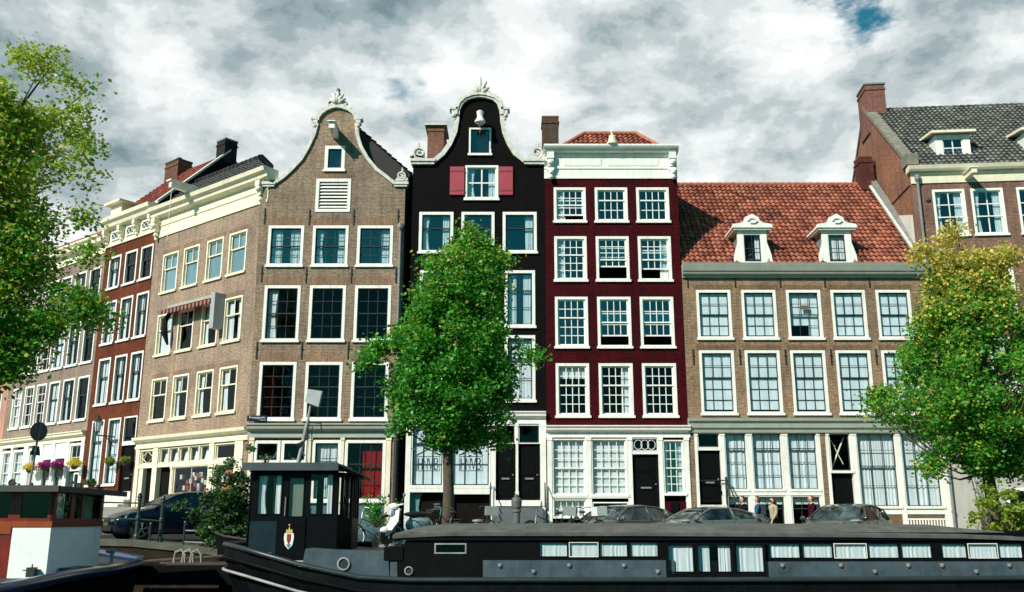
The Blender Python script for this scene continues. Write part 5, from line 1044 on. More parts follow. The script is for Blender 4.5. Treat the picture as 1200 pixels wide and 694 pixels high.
box_part(FB, 'cabin_lining', M_ROOM, (-2.4, 18, .6, .62, -.4, .7)); box_part(FB, 'door_frame', M_BLK, (3.66, 6.02, -.09, -.001, -.40, -.28), (3.66, 3.72, -.09, -.001, -.28, .44), (5.97, 6.02, -.09, -.001, -.28, .44), (4.36, 4.42, -.09, -.001, -.28, .44), (5.22, 5.30, -.09, -.001, -.28, .44))
mb = MB(); xr = [-2.85, -2.3, -1.6, 3, 8, 10.8, 12.0, 12.25]; yo = [-.28, -.32, -.32, -.32, -.32, -.32, -.30, -.25]; zt = [.66, .80, .865, .875, .86, .84, .72, .62]; ze = [.60, .63, .66, .66, .63, .60, .56, .55]
R_ = []
for x, z, e in zip(xr, zt, ze):
    R_.append([(x, yn - .07, e - .08), (x, yn - .07, e), (x, yn + .5, e + (z - e) * .72), (x, 0, z), (x, -yn - .5, e + (z - e) * .72), (x, -yn + .2, e), (x, -yn + .2, e - .1)])
k = 7; mb.add([p for r in R_ for p in r], [(i * k + j, (i + 1) * k + j, (i + 1) * k + j + 1, i * k + j + 1) for i in range(len(R_) - 1) for j in range(k - 1)] + [tuple(range(k)), tuple(range((len(R_) - 1) * k, len(R_) * k))])
clean(mb.build('cabin_roof', M_ROOFB, B))
mb = MB(); mb.box(-2.7, 12.2, yn - .045, yn + .005, .48, .54); mb.build('eave_trim', M_BLK, B)
mb = MB(); mb.lathe([(.09, 0), (.09, .3), (.12, .32), (.12, .36), (.10, .38), (.13, .45), (.14, .60), (.11, .68), (.06, .70), (.06, .74), (.02, .78)], (.12, 0, .84), 14); mb.build('stove_chimney', paint('sooty_metal', (.10, .105, .105), .6, .35, 5, .3), B, False)
for x in (-.9, 4.6, 9.1): mb = MB(); mb.lathe([(.11, 0), (.11, .05), (.16, .06), (.14, .10), (.02, .12)], (x, .35, .86), 12); mb.build('roof_vent', M_LEAD, B)
# wheelhouse
WH = bpy.data.objects.new('wheelhouse', None); COL.objects.link(WH); WH.parent = B; WH.location = (-6.45, -1.62, 0)
M_WHB = paint('black_wheelhouse_paint', (.0025, .0035, .005), .5, .4, 2, .1, spec=.07); M_WHT = paint('deep_teal_panel', (.004, .018, .028), .5, .6, 1.3, .1, spec=.2)
hw_ = [(.20, .78, 1.10, 2.02), (.97, 1.33, 1.04, 1.96), (1.50, 2.04, 1.10, 2.04)]
mb = MB(); wall_front(mb, [(-.35, 0, 2.2), (2.16, .06, 2.16)], hw_, thick=.06); mb.build('front_wall', M_WHB, WH)
bk = bpy.data.objects.new('back_wall', mb.build('back_wall', M_WHB, WH).data); bpy.data.objects.remove([o for o in COL.objects if o.name.startswith('back_wall') and o.data == bk.data][0]); COL.objects.link(bk); bk.parent = WH; bk.location = (0, 1.6, 0)
for i, (a, b, c, d) in enumerate(hw_):
    mb = MB(); e = .03; mb.box(a - e, b + e, -.015, 0, d, d + e); mb.box(a - e, b + e, -.015, 0, c - e, c); mb.box(a - e, a, -.015, 0, c, d); mb.box(b, b + e, -.015, 0, c, d); w = mb.build('wheelhouse_window', M_WHB, WH)
    g = MB(); g.quad((a, .02, c), (b, .02, c), (b, .02, d), (a, .02, d)); g.build('pane', M_GLASS, w)
    if i == 0: curtain(w, a, a + .22, c, d, .1, M_CURT, wl=.09, taper=.5); curtain(w, b - .15, b, c, d, .1, M_CURT, wl=.07)
    if i == 1: curtain(w, a, b, c, d, .08, M_CURTG, wl=.3, amp=.008, name='blind')
    if i == 2: curtain(w, b - .14, b, c, d, .1, M_CURT, wl=.07)
box_part(WH, 'door', M_WHB, (.88, 1.42, -.03, -.001, -.1, 1.0)); box_part(WH, 'teal_panel', M_WHT, (.06, .72, -.012, -.001, .0, .92)); box_part(WH, 'handrail', M_LEAD, (.90, .92, -.06, -.035, 1.05, 1.5))
# angled glazed end
def panel3(p, q, z0, z1, holes, name, par):
    v = Vector((q[0] - p[0], q[1] - p[1], 0)); o = bpy.data.objects.new(name, None)
    mb = MB(); wall_front(mb, [(z0, 0, v.length), (z1, 0, v.length)], holes, thick=.06); w = mb.build(name, M_WHB, par); w.location = (p[0], p[1], 0); w.rotation_euler = (0, 0, math.atan2(v.y, v.x)); return w
e1 = panel3((2.17, 0), (2.45, .6), -.35, 2.1, [(.06, .20, 1.0, 2.0), (.26, .40, 1.0, 2.0), (.46, .60, 1.0, 2.0)], 'angled_wall', WH)
for a, b in ((.06, .20), (.26, .40), (.46, .60)): g = MB(); g.quad((a, .02, 1.0), (b, .02, 1.0), (b, .02, 2.0), (a, .02, 2.0)); g.build('pane', M_GLASS, e1)
e2 = panel3((2.45, .6), (2.45, 1.6), -.35, 2.1, [(.08, .28, 1.0, 2.0), (.36, .56, 1.0, 2.0), (.64, .9, 1.0, 2.0)], 'end_wall', WH)
e3 = panel3((0, 1.66), (0, 0), -.35, 2.16, [(.2, .75, 1.1, 2.0), (.9, 1.4, 1.1, 2.0)], 'end_wall', WH)
mb = MB(); mb.box(.15, 2.0, 1.2, 1.55, .2, .9); mb.build('wheelhouse_bench', M_BLK, WH)
mb = MB(); mb.box(-.12, 1.32, -.2, 1.8, 2.18, 2.28); mb.box(1.325, 2.20, -.2, 1.8, 2.20, 2.30); mb.box(-.15, 2.2, -.24, -.201, 2.13, 2.32); mb.build('wheelhouse_roof', paint('slate_blue_roof', (.035, .05, .06), .6, .4, 3, .3), WH)
mb = MB(); mb.add([(2.21, -.2, 2.26), (2.72, .5, 2.02), (2.72, 1.7, 2.02), (2.21, 1.8, 2.26), (2.21, -.2, 2.16), (2.72, .5, 1.94), (2.72, 1.7, 1.94), (2.21, 1.8, 2.16)], [(0, 1, 2, 3), (7, 6, 5, 4), (0, 4, 5, 1), (1, 5, 6, 2)]); mb.build('visor', M_WHB, WH)
cr = MB(); c0 = 1.04; cz = .50
cr.prism([(c0 - .11, cz + .14), (c0 + .11, cz + .14), (c0 + .12, cz + .02), (c0 + .09, cz - .14), (c0, cz - .24), (c0 - .09, cz - .14), (c0 - .12, cz + .02)], -.045, -.0305, 0)
cr.prism([(c0 - .05, cz + .12), (c0 + .05, cz + .12), (c0 + .05, cz - .02), (c0, cz - .14), (c0 - .05, cz - .02)], -.052, -.0455, 1); cr.prism([(c0 - .06, cz - .12), (c0 + .06, cz - .12), (c0, cz - .22)], -.052, -.0455, 3)
cr.prism([(c0 - .08, cz + .15), (c0 + .08, cz + .15), (c0 + .07, cz + .24), (c0 + .03, cz + .20), (c0, cz + .30), (c0 - .03, cz + .20), (c0 - .07, cz + .24)], -.045, -.0305, 2); cr.ball((c0, -.04, cz + .33), .025, 6, 2)
cr.build('crest_emblem', [M_WHITE, paint('emblem_red', (.30, .03, .04), .4), paint('emblem_gold', (.65, .48, .12), .4), paint('emblem_blue', (.08, .25, .45), .4)], WH)
box_part(WH, 'registration_plate', M_LEAD, (2.26, 2.5, -.01, .0, .66, .8)) if False else None
mb = MB(); mb.lathe([(.14, 0), (.14, .22), (.17, .24), (.17, .30), (.0, .30)], (-5.95, -1.72, -.12), 12); mb.build('mooring_bollard', M_RUBB, B)
mb = MB(); mb.tube([(-5.9, -1.9, .0), (-4.98, -1.9, -.02)], .03, 6); mb.build('deck_rail', M_RUBB, B)
MA = bpy.data.objects.new('mast', None); COL.objects.link(MA); MA.parent = B
mb = MB(); a, b, c = at(349, 546, 23.9), at(360, 497, 23.9), at(364, 474, 23.9); off = Vector((0, 25, 0)); a, b, c = a - off, b - off, c - off
mb.tube([a - Vector((.03, 0, .1)), b], .05, 8); mb.tube([b, c], .032, 8); mb.build('mast_pole', M_RUBB, MA)
mb = MB(); q = [at(357, 471, 23.8), at(373, 477, 23.8), at(377, 459, 23.8), at(361, 456.5, 23.8)]; q = [p - off for p in q]; mb.add(q + [p + Vector((0, .16, .03)) for p in q], [(0, 1, 2, 3), (7, 6, 5, 4), (0, 4, 5, 1), (1, 5, 6, 2), (2, 6, 7, 3), (3, 7, 4, 0)]); mb.build('floodlight', paint('pale_grey_housing', (.38, .40, .41), .5, .15), MA)
mb = MB()
for i in range(7):
    d = random.uniform(-.12, .16); mb.tube([b + Vector((d * .3, 0, .1)), b + Vector((d, -.05, -.35)), a.lerp(b, .5) + Vector((-d * 1.2, -.05, 0)), a.lerp(b, .25) + Vector((d * .8, 0, 0)), a.lerp(b, .05) + Vector((.02, 0, 0))], .014, 5)
mb.tube([b + Vector((-.1, 0, .05)), b + Vector((.35, 0, .02)), b + Vector((.38, 0, -.25))], .022, 5); mb.build('loose_cables', M_IRON, MA)
for px in (355, 360): mb = MB(); p = at(px + 6, 500, 23.9) - off; mb.tube([p, (p.x, p.y, 2.3)], .012, 5); mb.build('stay_cable', M_IRON, MA)

# dark boat behind the barge's rounded end
BD = thing('moored_boat', 'low dark wooden boat whose bow shows behind the rounded end of the barge', 'boat', (-8.35, 27.05, 0))
mb = MB(); st_ = [(0, .04, .62), (.35, .30, .52), (1.0, .55, .44), (2.2, .68, .38), (4.5, .68, .36)]
rg = [[(x, -h, z), (x + .1, -h * .8, z - .5), (x + .3, 0, -1.6), (x + .1, h * .8, z - .5), (x, h, z)] for x, h, z in st_]; k = 5
mb.add([p for r in rg for p in r], [(i * k + j, (i + 1) * k + j, (i + 1) * k + j + 1, i * k + j + 1) for i in range(len(rg) - 1) for j in range(k - 1)]); mb.build('hull', M_HULL, BD)
mb = MB(); mb.tube([(x, -h, z) for x, h, z in st_], .03, 6); mb.build('gunwale', paint('worn_wood', (.04, .035, .03), .7, .4), BD)
box_part(BD, 'deck', M_BLK, (.4, 4.5, -.5, .5, .2, .24))

# red and white boat at the left
RB = thing('cabin_boat', 'small boat with varnished red wheelhouse, white cabin side and deep blue hull at the left', 'boat', (-9.60, 20.0, .06), R(3))
M_VARN = paint('varnished_mahogany', (.17, .016, .009), .4, .4, 3, .1, spec=.3); M_VARO = paint('orange_varnish', (.27, .055, .014), .4, .3, 3, .1, spec=.3); M_WCAB = paint('white_cabin_paint', (.82, .83, .83), .5, .08, 2, .2, dirt=.08)
M_NAVY = paint('navy_gunwale', (.010, .035, .11), .2, .4, 1.5, .1, coat=.6); M_RFB = paint('dark_boat_roof', (.05, .05, .05), .7, .3, 2, .3)
# local: x 0 = right side wall, negative = across the boat; y back towards the bow; stern wall at y 0
box_part(RB, 'cabin_side', M_WCAB, (-.78, -.001, .0, .04, -.35, .74), (-.04, .0, .04, 2.8, -.35, .74))
box_part(RB, 'lower_panel', M_VARN, (-3.0, -.79, .0, .04, -.35, .62))
box_part(RB, 'varnished_band', M_VARO, (-.80, .02, -.02, -.001, .745, .86), (-3.0, -.80, -.02, -.001, .60, .86))
box_part(RB, 'varnished_band', M_VARN, (.001, .03, .0, 2.8, .745, .84))
mb = MB(); wall_front(mb, [(.86, -3.0, 0), (1.50, -3.0, 0)], [(-.66, -.10, .92, 1.44), (-1.7, -.9, .92, 1.44), (-2.8, -1.9, .92, 1.44)], thick=.05); mb.build('wheelhouse_wall', M_VARN, RB)
for a, b in ((-.66, -.10), (-1.7, -.9), (-2.8, -1.9)): g = MB(); g.quad((a, .02, .92), (b, .02, .92), (b, .02, 1.44), (a, .02, 1.44)); g.build('pane', M_GLASS, RB)
mb = MB(); wall_front(mb, [(.84, 0, 2.8), (1.5, 0, 2.8)], [(.18, .9, .92, 1.44), (1.12, 1.5, .92, 1.44), (1.65, 2.62, .92, 1.44)], thick=.05); sw_ = mb.build('wheelhouse_wall', M_VARN, RB); sw_.rotation_euler = (0, 0, R(90)); sw_.location = (0, 0, 0)
for a, b in ((.18, .9), (1.12, 1.5), (1.65, 2.62)): g = MB(); g.quad((-.02, a, .92), (-.02, b, .92), (-.02, b, 1.44), (-.02, a, 1.44)); p_ = g.build('pane', M_GLASS, RB)
mb = MB(); mb.add([(-.10, y, z) for z in (.92, 1.4) for y in (.2, .5, .8)] + [], [(0, 1, 4, 3), (1, 2, 5, 4)]); mb.build('cabin_curtain', cloth('pale_green_curtain', (.35, .52, .42)), RB)
mb = MB(); mb.add([(-.12, y, z) for z in (.92, 1.42) for y in (1.65, 2.1, 2.62)], [(0, 1, 4, 3), (1, 2, 5, 4)]); mb.build('cabin_curtain', MATS['pale_green_curtain'], RB)
box_part(RB, 'cabin_lining', M_ROOM, (-3.0, -2.95, 0.05, 2.5, -.3, 1.5), (-3.0, 0, 2.45, 2.5, -.3, 1.5), (-2.95, -.1, .06, 2.44, -.35, -.3))
mb = MB(); mb.box(-3.4, .22, -.40, 3.6, 1.505, 1.56); mb.box(-3.4, .24, -.43, -.401, 1.45, 1.58); mb.box(.221, .25, -.40, 3.6, 1.45, 1.57); mb.build('wheelhouse_roof', M_RFB, RB)
box_part(RB, 'roof_vent', M_IRON, (-.3, -.2, 1.8, 1.9, 1.56, 1.72)) 
mb = MB(); sg_ = [(-7, .50, -.40), (-3, .50, -.26), (0, .48, -.18), (2.5, .46, -.18), (4.5, .36, -.14), (5.8, .05, -.08), (6.9, -1.45, .05)]
k = 4; rg = [[(x, y, z), (x + .02, y, z - .22), (x - .1, y, z - .5), (x - .3, y, -1.6)] for y, x, z in sg_]; mb.add([p for r in rg for p in r], [(i * k + j, (i + 1) * k + j, (i + 1) * k + j + 1, i * k + j + 1) for i in range(len(rg) - 1) for j in range(1, k - 1)]); 
sg2 = [(y, -3.0 - (x - .0), z) for y, x, z in sg_]; rg = [[(x, y, z), (x - .02, y, z - .22), (x + .1, y, z - .5), (x + .3, y, -1.6)] for y, x, z in sg2]; mb.add([p for r in rg for p in r], [(i * k + j, i * k + j + 1, (i + 1) * k + j + 1, (i + 1) * k + j) for i in range(len(rg) - 1) for j in range(k - 1)]); mb.build('hull', M_HULL, RB)
mb = MB(); mb.tube([(x - .02, y, z - .06) for y, x, z in sg_], .13, 8); mb.build('navy_gunwale', M_NAVY, RB, True)
mb = MB(); n = len(sg_); mb.add([(x, y, z - .1) for y, x, z in sg_] + [(x, y, z - .1) for y, x, z in sg2], [(i, i + 1, n + i + 1, n + i) for i in range(n - 1)]); mb.build('deck', paint('dark_deck', (.03, .035, .04), .7, .3), RB)
box_part(RB, 'deck_hatch', paint('blue_hatch', (.02, .07, .10), .4), (.05, .36, .5, 1.5, -.18, -.10))
mb = MB(); mb.box(-.32, -.16, -.20, -.04, -.25, -.06); mb.tube([(-.42, -.12, -.12), (-.05, -.12, -.12)], .012, 5); mb.tube([(-.24, -.12, -.3), (-.24, -.12, .0)], .015, 5); mb.build('stern_lamp', M_IRON, RB)
mb = MB(); mb.tube([(.2, 3.1, -.12), (.2, 3.1, .12), (.05, 3.15, .16)], .04, 6); mb.ball((.2, 3.1, .15), .07, 8); mb.build('deck_fitting', M_RUBB, RB)
mb = MB()
for i in range(3): mb.tube([(-9.05 + .22 * i, 25.9, -.15), (-9.0 + .22 * i, 25.85, .12), (-8.85 + .22 * i, 25.85, .18), (-8.75 + .22 * i, 25.85, .05), (-8.74 + .22 * i, 25.9, -.15)], .035, 6)
rp_ = mb.build('coiled_hose', paint('pale_rope', (.30, .29, .26), .8, .3), None); tag(rp_, 'loops of pale thick rope on the boat at the foot of the quay', 'rope')
WP = thing('work_pontoon', 'low dark floating platform with scattered planks under the quay wall', 'pontoon', (-9.0, 26.3, 0))
box_part(WP, 'deck', M_BLK, (-2.2, 2.4, -.8, .9, -.7, -.22)); mb = MB(); mb.box(-.2, 2.0, -.5, -.4, -.21, -.17); mb.box(-.6, 1.2, .1, .22, -.21, -.15); mb.tube([(-1.6, .3, -.18), (1.4, .0, .02)], .04, 6); mb.build('loose_planks', paint('grey_plank', (.06, .045, .038), .8, .4), WP)

# ------------------------------------------------------------------ street: railing, cars, bicycles, people, small things
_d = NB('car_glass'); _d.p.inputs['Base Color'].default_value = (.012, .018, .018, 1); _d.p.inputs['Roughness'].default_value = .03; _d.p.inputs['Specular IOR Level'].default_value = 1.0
_d.l.new(_d.ramp(_d.noise(2.2, 4, .6), [(.40, (.003, .005, .006)), (.56, (.03, .045, .045)), (.70, (.10, .14, .135))]), _d.p.inputs['Base Color']); M_CARG = _d.m  # pale blotches in the base colour stand in for reflections on the glass
M_TYRE = paint('tyre_rubber', (.012, .012, .012), .85, .2, 5, .2); M_RIM = paint('alloy_rim', (.42, .43, .44), .3, .1, 5, 0, metal=.9); M_CHR = paint('chrome', (.6, .6, .6), .15, .05, 5, 0, metal=1)
M_LAMP = paint('headlight_lens', (.55, .60, .62), .08, .2, 12, 0, coat=1); M_PLATE = paint('yellow_plate', (.75, .50, .03), .5, .05); M_TRIM = paint('black_trim', (.01, .01, .01), .5, .2)
def car(label, loc, yaw, paintm, Lc=4.25, Wc=1.78, Hc=1.47, style='hatch'):
    T = thing('parked_car', label, 'car', loc, yaw, 'cars parked along the canal')
    # front of the car points to local -x ; fractions of the length
    if style == 'hatch': S = [(0, .34, .52, 0, .76), (.015, .22, .62, 0, .88), (.05, .18, .72, 0, .94), (.14, .17, .82, 0, .985), (.24, .17, .92, 0, 1), (.275, .17, .95, .96, 1), (.34, .17, .96, 1.16, 1), (.43, .17, .965, 1.37, 1), (.52, .17, .97, Hc - .02, 1), (.64, .17, .98, Hc, 1), (.76, .17, .99, Hc - .03, 1), (.86, .17, 1.0, Hc - .12, .99), (.94, .18, 1.0, 1.14, .97), (.975, .2, .96, 1.0, .93), (.995, .28, .80, 0, .86)]
    else: S = [(0, .34, .50, 0, .74), (.015, .22, .60, 0, .88), (.06, .18, .70, 0, .95), (.16, .17, .82, 0, .99), (.26, .17, .92, 0, 1), (.30, .17, .94, .95, 1), (.37, .17, .95, 1.14, 1), (.46, .17, .96, 1.33, 1), (.55, .17, .97, Hc - .01, 1), (.64, .17, .98, Hc - .01, 1), (.74, .17, .99, Hc - .07, 1), (.84, .17, 1.0, Hc - .18, .99), (.93, .18, 1.0, 1.08, .96), (.97, .2, .98, 1.0, .93), (.995, .28, .82, 0, .84)]
    vs = []; w0 = Wc / 2
    for f, zb, zbelt, zr, wf in S:
        x = (f - .5) * Lc; w = w0 * wf
        if zr: t = min(1, max(0, (zr - zbelt) / .42)); rw = w * (.93 - .20 * t); top = [(rw, zr - .03 * t), (rw * .82, zr + .012), (rw * .42, zr + .03), (0, zr + .035)]
        else: top = [(w * .88, zbelt + .03), (w * .66, zbelt + .05), (w * .34, zbelt + .065), (0, zbelt + .07)]
        sec = [(w * .80, zb), (w * .95, zb + .05), (w * .985, zb + .22), (w, (zb + zbelt) / 2 + .06), (w * .985, zbelt - .06), (w * .95, zbelt)] + top
        vs.append([(x, -a, b) for a, b in sec] + [(x, a, b) for a, b in sec[-2::-1]])
    k = len(vs[0]); mb = MB(); fs = []; ms = []
    for i in range(len(S) - 1):
        cab = S[i][3] and S[i + 1][3]
        for j in range(k - 1):
            jj = j if j < k // 2 else k - 2 - j; g = 0
            if cab and jj == 5 and S[i][0] > .30 and S[i + 1][0] < .93: g = 1
            if cab and jj >= 6 and (S[i + 1][0] <= .47 or S[i][0] >= (.85 if style == 'hatch' else .73)) : g = 1
            if jj <= 0: g = 2
            fs.append((i * k + j, i * k + j + 1, (i + 1) * k + j + 1, (i + 1) * k + j)); ms.append(g)
    V = [p for r in vs for p in r]
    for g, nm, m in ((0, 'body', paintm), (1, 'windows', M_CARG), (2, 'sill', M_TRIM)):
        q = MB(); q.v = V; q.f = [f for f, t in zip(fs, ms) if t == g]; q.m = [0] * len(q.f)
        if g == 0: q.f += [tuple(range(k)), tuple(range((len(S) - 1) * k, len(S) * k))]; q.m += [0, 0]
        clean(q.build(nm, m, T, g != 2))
    for sy in (-1, 1):       # pillars and roof rails
        P = [Vector(vs[i][6] if sy < 0 else vs[i][k - 7]) for i in range(len(S))]; I = [i for i in range(len(S)) if S[i][3]]
        q = MB(); q.tube([P[i] for i in I], .032, 6); bel = lambda f: Vector(((f - .5) * Lc, sy * w0 * .955, .975))
        for i in [n for n in I if abs(S[n][0] - .64) < .03]: q.tube([bel(S[i][0] + .02), P[i]], .035, 6)
        for i in [n for n in I if abs(S[n][0] - .85) < .03]: q.tube([bel(S[i][0] + .03), P[i]], .07, 6)
        q.build('pillar', paintm, T, True)
        q = MB(); mx_ = (.29 - .5) * Lc; q.ball((mx_, sy * (w0 + .11), 1.02), .11, 8, sq=(.6, 1, .75)); q.bar((mx_, sy * w0 * .95, .97), (mx_, sy * (w0 + .1), 1.0), .03); q.build('wing_mirror', paintm, T, True)
        q = MB(); hx = (.045 - .5) * Lc; q.add([(hx - .085, sy * w0 * .50, .66), (hx - .03, sy * w0 * .86, .70), (hx + .22, sy * w0 * .95, .80), (hx + .16, sy * w0 * .62, .80), (hx - .10, sy * w0 * .50, .56), (hx - .045, sy * w0 * .88, .58), (hx + .12, sy * w0 * .965, .66)], [(0, 1, 2, 3), (4, 5, 1, 0), (5, 6, 2, 1)]); q.build('headlight', M_LAMP, T)
        for fx in (.185, .80):
            wx = (fx - .5) * Lc; q = MB(); q.lathe([(.385, 0), (.385, sy * .012)], (wx, sy * (w0 * .985), .36), 24, axis='y'); q.build('wheel_well_shade', M_TRIM, T)  # black disc stands in for the shaded wheel well, the body is not cut
            wl = bpy.data.objects.new('wheel', None); COL.objects.link(wl); wl.parent = T
            q = MB(); q.lathe([(.20, sy * .03), (.29, sy * .035), (.325, sy * .0), (.325, -sy * .17), (.2, -sy * .17)], (wx, sy * w0 * .99, .325), 26, axis='y'); q.build('tyre', M_TYRE, wl, True)
            q = MB(); cc = (wx, sy * (w0 * .99 + .02), .325); q.lathe([(.205, 0), (.215, sy * .02), (.19, sy * .02), (.19, -.01 * sy)], cc, 24, axis='y'); q.lathe([(.05, sy * .022), (.01, sy * .03)], cc, 10, axis='y')
            for a in range(5):
                for da in (-.13, .13): th = a * 1.2566 + .3; q.bar((cc[0] + .04 * math.cos(th), cc[1] + sy * .015, cc[2] + .04 * math.sin(th)), (cc[0] + .2 * math.cos(th + da), cc[1] + sy * .01, cc[2] + .2 * math.sin(th + da)), .014, 5)
            q.build('rim', M_RIM, wl)
    fx = -Lc / 2
    box_part(T, 'lower_grille', M_TRIM, (fx - .015, fx + .06, -w0 * .60, w0 * .60, .27, .42)); box_part(T, 'grille', M_TRIM, (fx - .012, fx + .05, -w0 * .34, w0 * .34, .55, .62)); box_part(T, 'number_plate', M_PLATE, (fx - .032, fx - .016, -.26, .26, .43, .53))
    for sy in (-1, 1): q = MB(); q.lathe([(.055, -.02), (.05, .03)], (fx + .10, sy * w0 * .72, .37), 10, axis='x'); q.build('fog_lamp', M_LAMP, T)
    for sy in (-1, 1): box_part(T, 'door_handle', M_CHR, (.12 * Lc, .12 * Lc + .16, sy * w0 - .0, sy * w0 + .025, .86, .885) if sy > 0 else (.12 * Lc, .12 * Lc + .16, -w0 - .025, -w0, .86, .885))
    q = MB(); q.tube([(-.06 * Lc, -w0 - .004, .3), (-.06 * Lc, -w0 - .004, .94)], .006, 4); q.tube([(.14 * Lc, -w0 - .004, .3), (.14 * Lc, -w0 - .004, .94)], .006, 4); q.tube([(-.3 * Lc, -w0 - .006, .52), (.3 * Lc, -w0 - .006, .55)], .012, 4); q.build('door_seam', M_TRIM, T)
    return T
def carpaint(n, c): return paint(n, c, .35, .05, 2, 0, coat=.8, spec=.3)
car('dark blue five-door hatchback with alloy wheels parked behind the iron railing', (-10.75, 30.7, gh(-10.75, 30)), R(38), carpaint('dark_blue_car_paint', (.008, .014, .045)))
car('grey hatchback parked in front of the red house and its white ground floor', (3.45, 31.2, 0), R(42), carpaint('grey_car_paint', (.075, .078, .075)), Hc=1.43)
car('silver grey coupe parked before the black door of the wide brown house', (6.15, 31.0, 0), R(24), carpaint('silver_car_paint', (.12, .13, .13)), Lc=4.3, Hc=1.36, style='coupe')
car('dark green-black hatchback parked in front of the open doorway and slatted bench', (10.75, 31.0, 0), R(50), carpaint('black_green_car_paint', (.018, .026, .024)), Hc=1.46)

mb = MB(); mb.box(-3.9, 3.4, 28.15, 29.5, -.1, .25); tag(mb.build('raised_kerb', M_SLAB), kind='structure')
# iron railing on the quay at the left
RL = thing('quay_railing', 'dark green cast iron railing with round-topped posts in front of the blue car', 'railing', (0, 0, 0))
M_CAST = paint('dark_green_cast_iron', (.02, .035, .032), .45, .3, 6, .2)
px_ = [(-17.2, 28.3), (-14.9, 28.3), (-12.6, 28.3), (-11.05, 28.3), (-10.35, 28.3)]
for x, y in px_:
    z = gh(x, y); q = MB(); q.lathe([(.10, 0), (.10, .12), (.065, .18), (.055, .55), (.075, .58), (.075, .66), (.05, .70), (.045, 1.12), (.07, 1.15), (.06, 1.2), (.075, 1.25), (.05, 1.32), (.015, 1.36)], (x, y, z), 10); q.build('post', M_CAST, RL)
q = MB()
for (x0, y0), (x1, y1) in zip(px_, px_[1:]):
    for h in (1.06, .60): q.tube([(x0, y0, gh(x0, y0) + h), (x1, y1, gh(x1, y1) + h)], .022, 6)
q.tube([(-10.35, 28.3, gh(-10.35, 28) + 1.06), (-8.7, 28.3, gh(-8.7, 28) + 1.02)], .022, 6); q.build('rail', M_CAST, RL)
for i, (x, lab) in enumerate(((-12.0, 'short thin iron stake in the quay edge left of the blue car wheel'), (-11.0 + .45, 'short thin iron stake in the quay edge below the blue car front wheel'), (-9.55, 'short iron stake with two rails beside the leafy shrub'))):
    T = thing('quay_stake', lab, 'stake', (x, 28.02, gh(x, 28)), 0, 'iron stakes along the quay edge'); q = MB(); q.tube([(0, 0, -.3), (0, 0, .5 + .15 * (i == 2))], .03, 6); q.ball((0, 0, .5 + .15 * (i == 2)), .045, 6); q.build('stake', M_CAST, T)
    if i == 2: q = MB(); q.tube([(0, 0, .1), (1.0, 0, .05)], .02, 5); q.tube([(0, 0, .42), (1.0, 0, .38)], .02, 5); q.build('rail', M_RUBB, T)

M_FRAME = paint('black_bike_paint', (.012, .012, .014), .35, .2); M_SADD = paint('brown_saddle', (.05, .03, .02), .6)
def bicycle(label, loc, yaw, lean=0.0, basket=None, rimm=M_CHR, fm=M_FRAME, steer=.35):
    T = thing('bicycle', label, 'bicycle', loc, yaw, 'bicycles parked on the quay'); T.rotation_euler = (lean, 0, yaw)
    def wheel(x, ang):
        w = bpy.data.objects.new('wheel', None); COL.objects.link(w); w.parent = T; w.location = (x, 0, .34); w.rotation_euler = (0, 0, ang)
        q = MB(); P = [(.33 * math.cos(t * math.pi / 14), 0, .33 * math.sin(t * math.pi / 14)) for t in range(29)]; q.tube(P, .02, 6, cap=False); q.build('tyre', M_TYRE, w)
        q = MB(); q.tube([(p[0] * .93, 0, p[2] * .93) for p in P], .012, 5, cap=False); q.tube([(0, -.05, 0), (0, .05, 0)], .025, 6)
        for a in range(14): q.bar((.02 * math.cos(a), (-1) ** a * .03, .02 * math.sin(a)), (.31 * math.cos(a * .4488), 0, .31 * math.sin(a * .4488)), .0035, 3)
        q.build('rim', rimm, w); q = MB(); q.tube([(.37 * math.cos(t * .25), 0, .37 * math.sin(t * .25)) for t in range(1, 12)], .018, 5); q.build('mudguard', fm, w)
    wheel(-.56, steer); wheel(.54, 0)
    q = MB(); bb = (.08, 0, .30); hd0, hd1 = (-.44, 0, .60), (-.38, 0, .86); st0 = (.26, 0, .78)
    for a, b in ((bb, hd0), (bb, st0), (hd1, (.20, 0, .60)), (bb, (.54, 0, .34)), ((.54, 0, .34), (.24, 0, .72)), (hd0, hd1), (hd0, (-.56, 0, .34)), (st0, (.29, 0, .92))): q.bar(a, b, .017)
    q.build('frame', fm, T)
    q = MB(); q.tube([(-.38, 0, .86), (-.36, 0, 1.06)], .014, 6); q.tube([(-.18, -.30, 1.06), (-.30, -.27, 1.10), (-.36, 0, 1.07), (-.30, .27, 1.10), (-.18, .30, 1.06)], .013, 6); q.build('handlebar', rimm, T)
    q = MB(); q.ball((.32, 0, .95), .13, 8, sq=(1.0, .7, .35)); q.build('saddle', M_SADD, T)
    q = MB(); q.box(.40, .78, -.08, .08, .72, .74); q.bar((.54, -.07, .34), (.70, -.07, .72), .01); q.bar((.54, .07, .34), (.70, .07, .72), .01); q.build('carrier', fm, T)
    q = MB(); q.lathe([(.09, -.01), (.09, .01)], (.08, -.05, .30), 12, axis='y'); q.bar((.08, -.06, .30), (.16, -.1, .16), .012); q.box(.12, .22, -.16, -.08, .15, .17); q.bar((.08, .06, .30), (.0, .1, .44), .012); q.build('crank', fm, T)
    if basket:
        q = MB(); q.box(-.72, -.42, -.18, .18, .84, .87)
        for a in ((-.72, -.70, -.18, .18), (-.44, -.42, -.18, .18), (-.70, -.44, -.18, -.16), (-.70, -.44, .16, .18)): q.box(a[0], a[1], a[2], a[3], .87, 1.10)
        q.build('basket', basket, T)
    return T
M_CRATE = paint('grey_crate', (.20, .23, .23), .7, .2); M_CRATW = paint('white_crate', (.65, .66, .64), .6, .2)
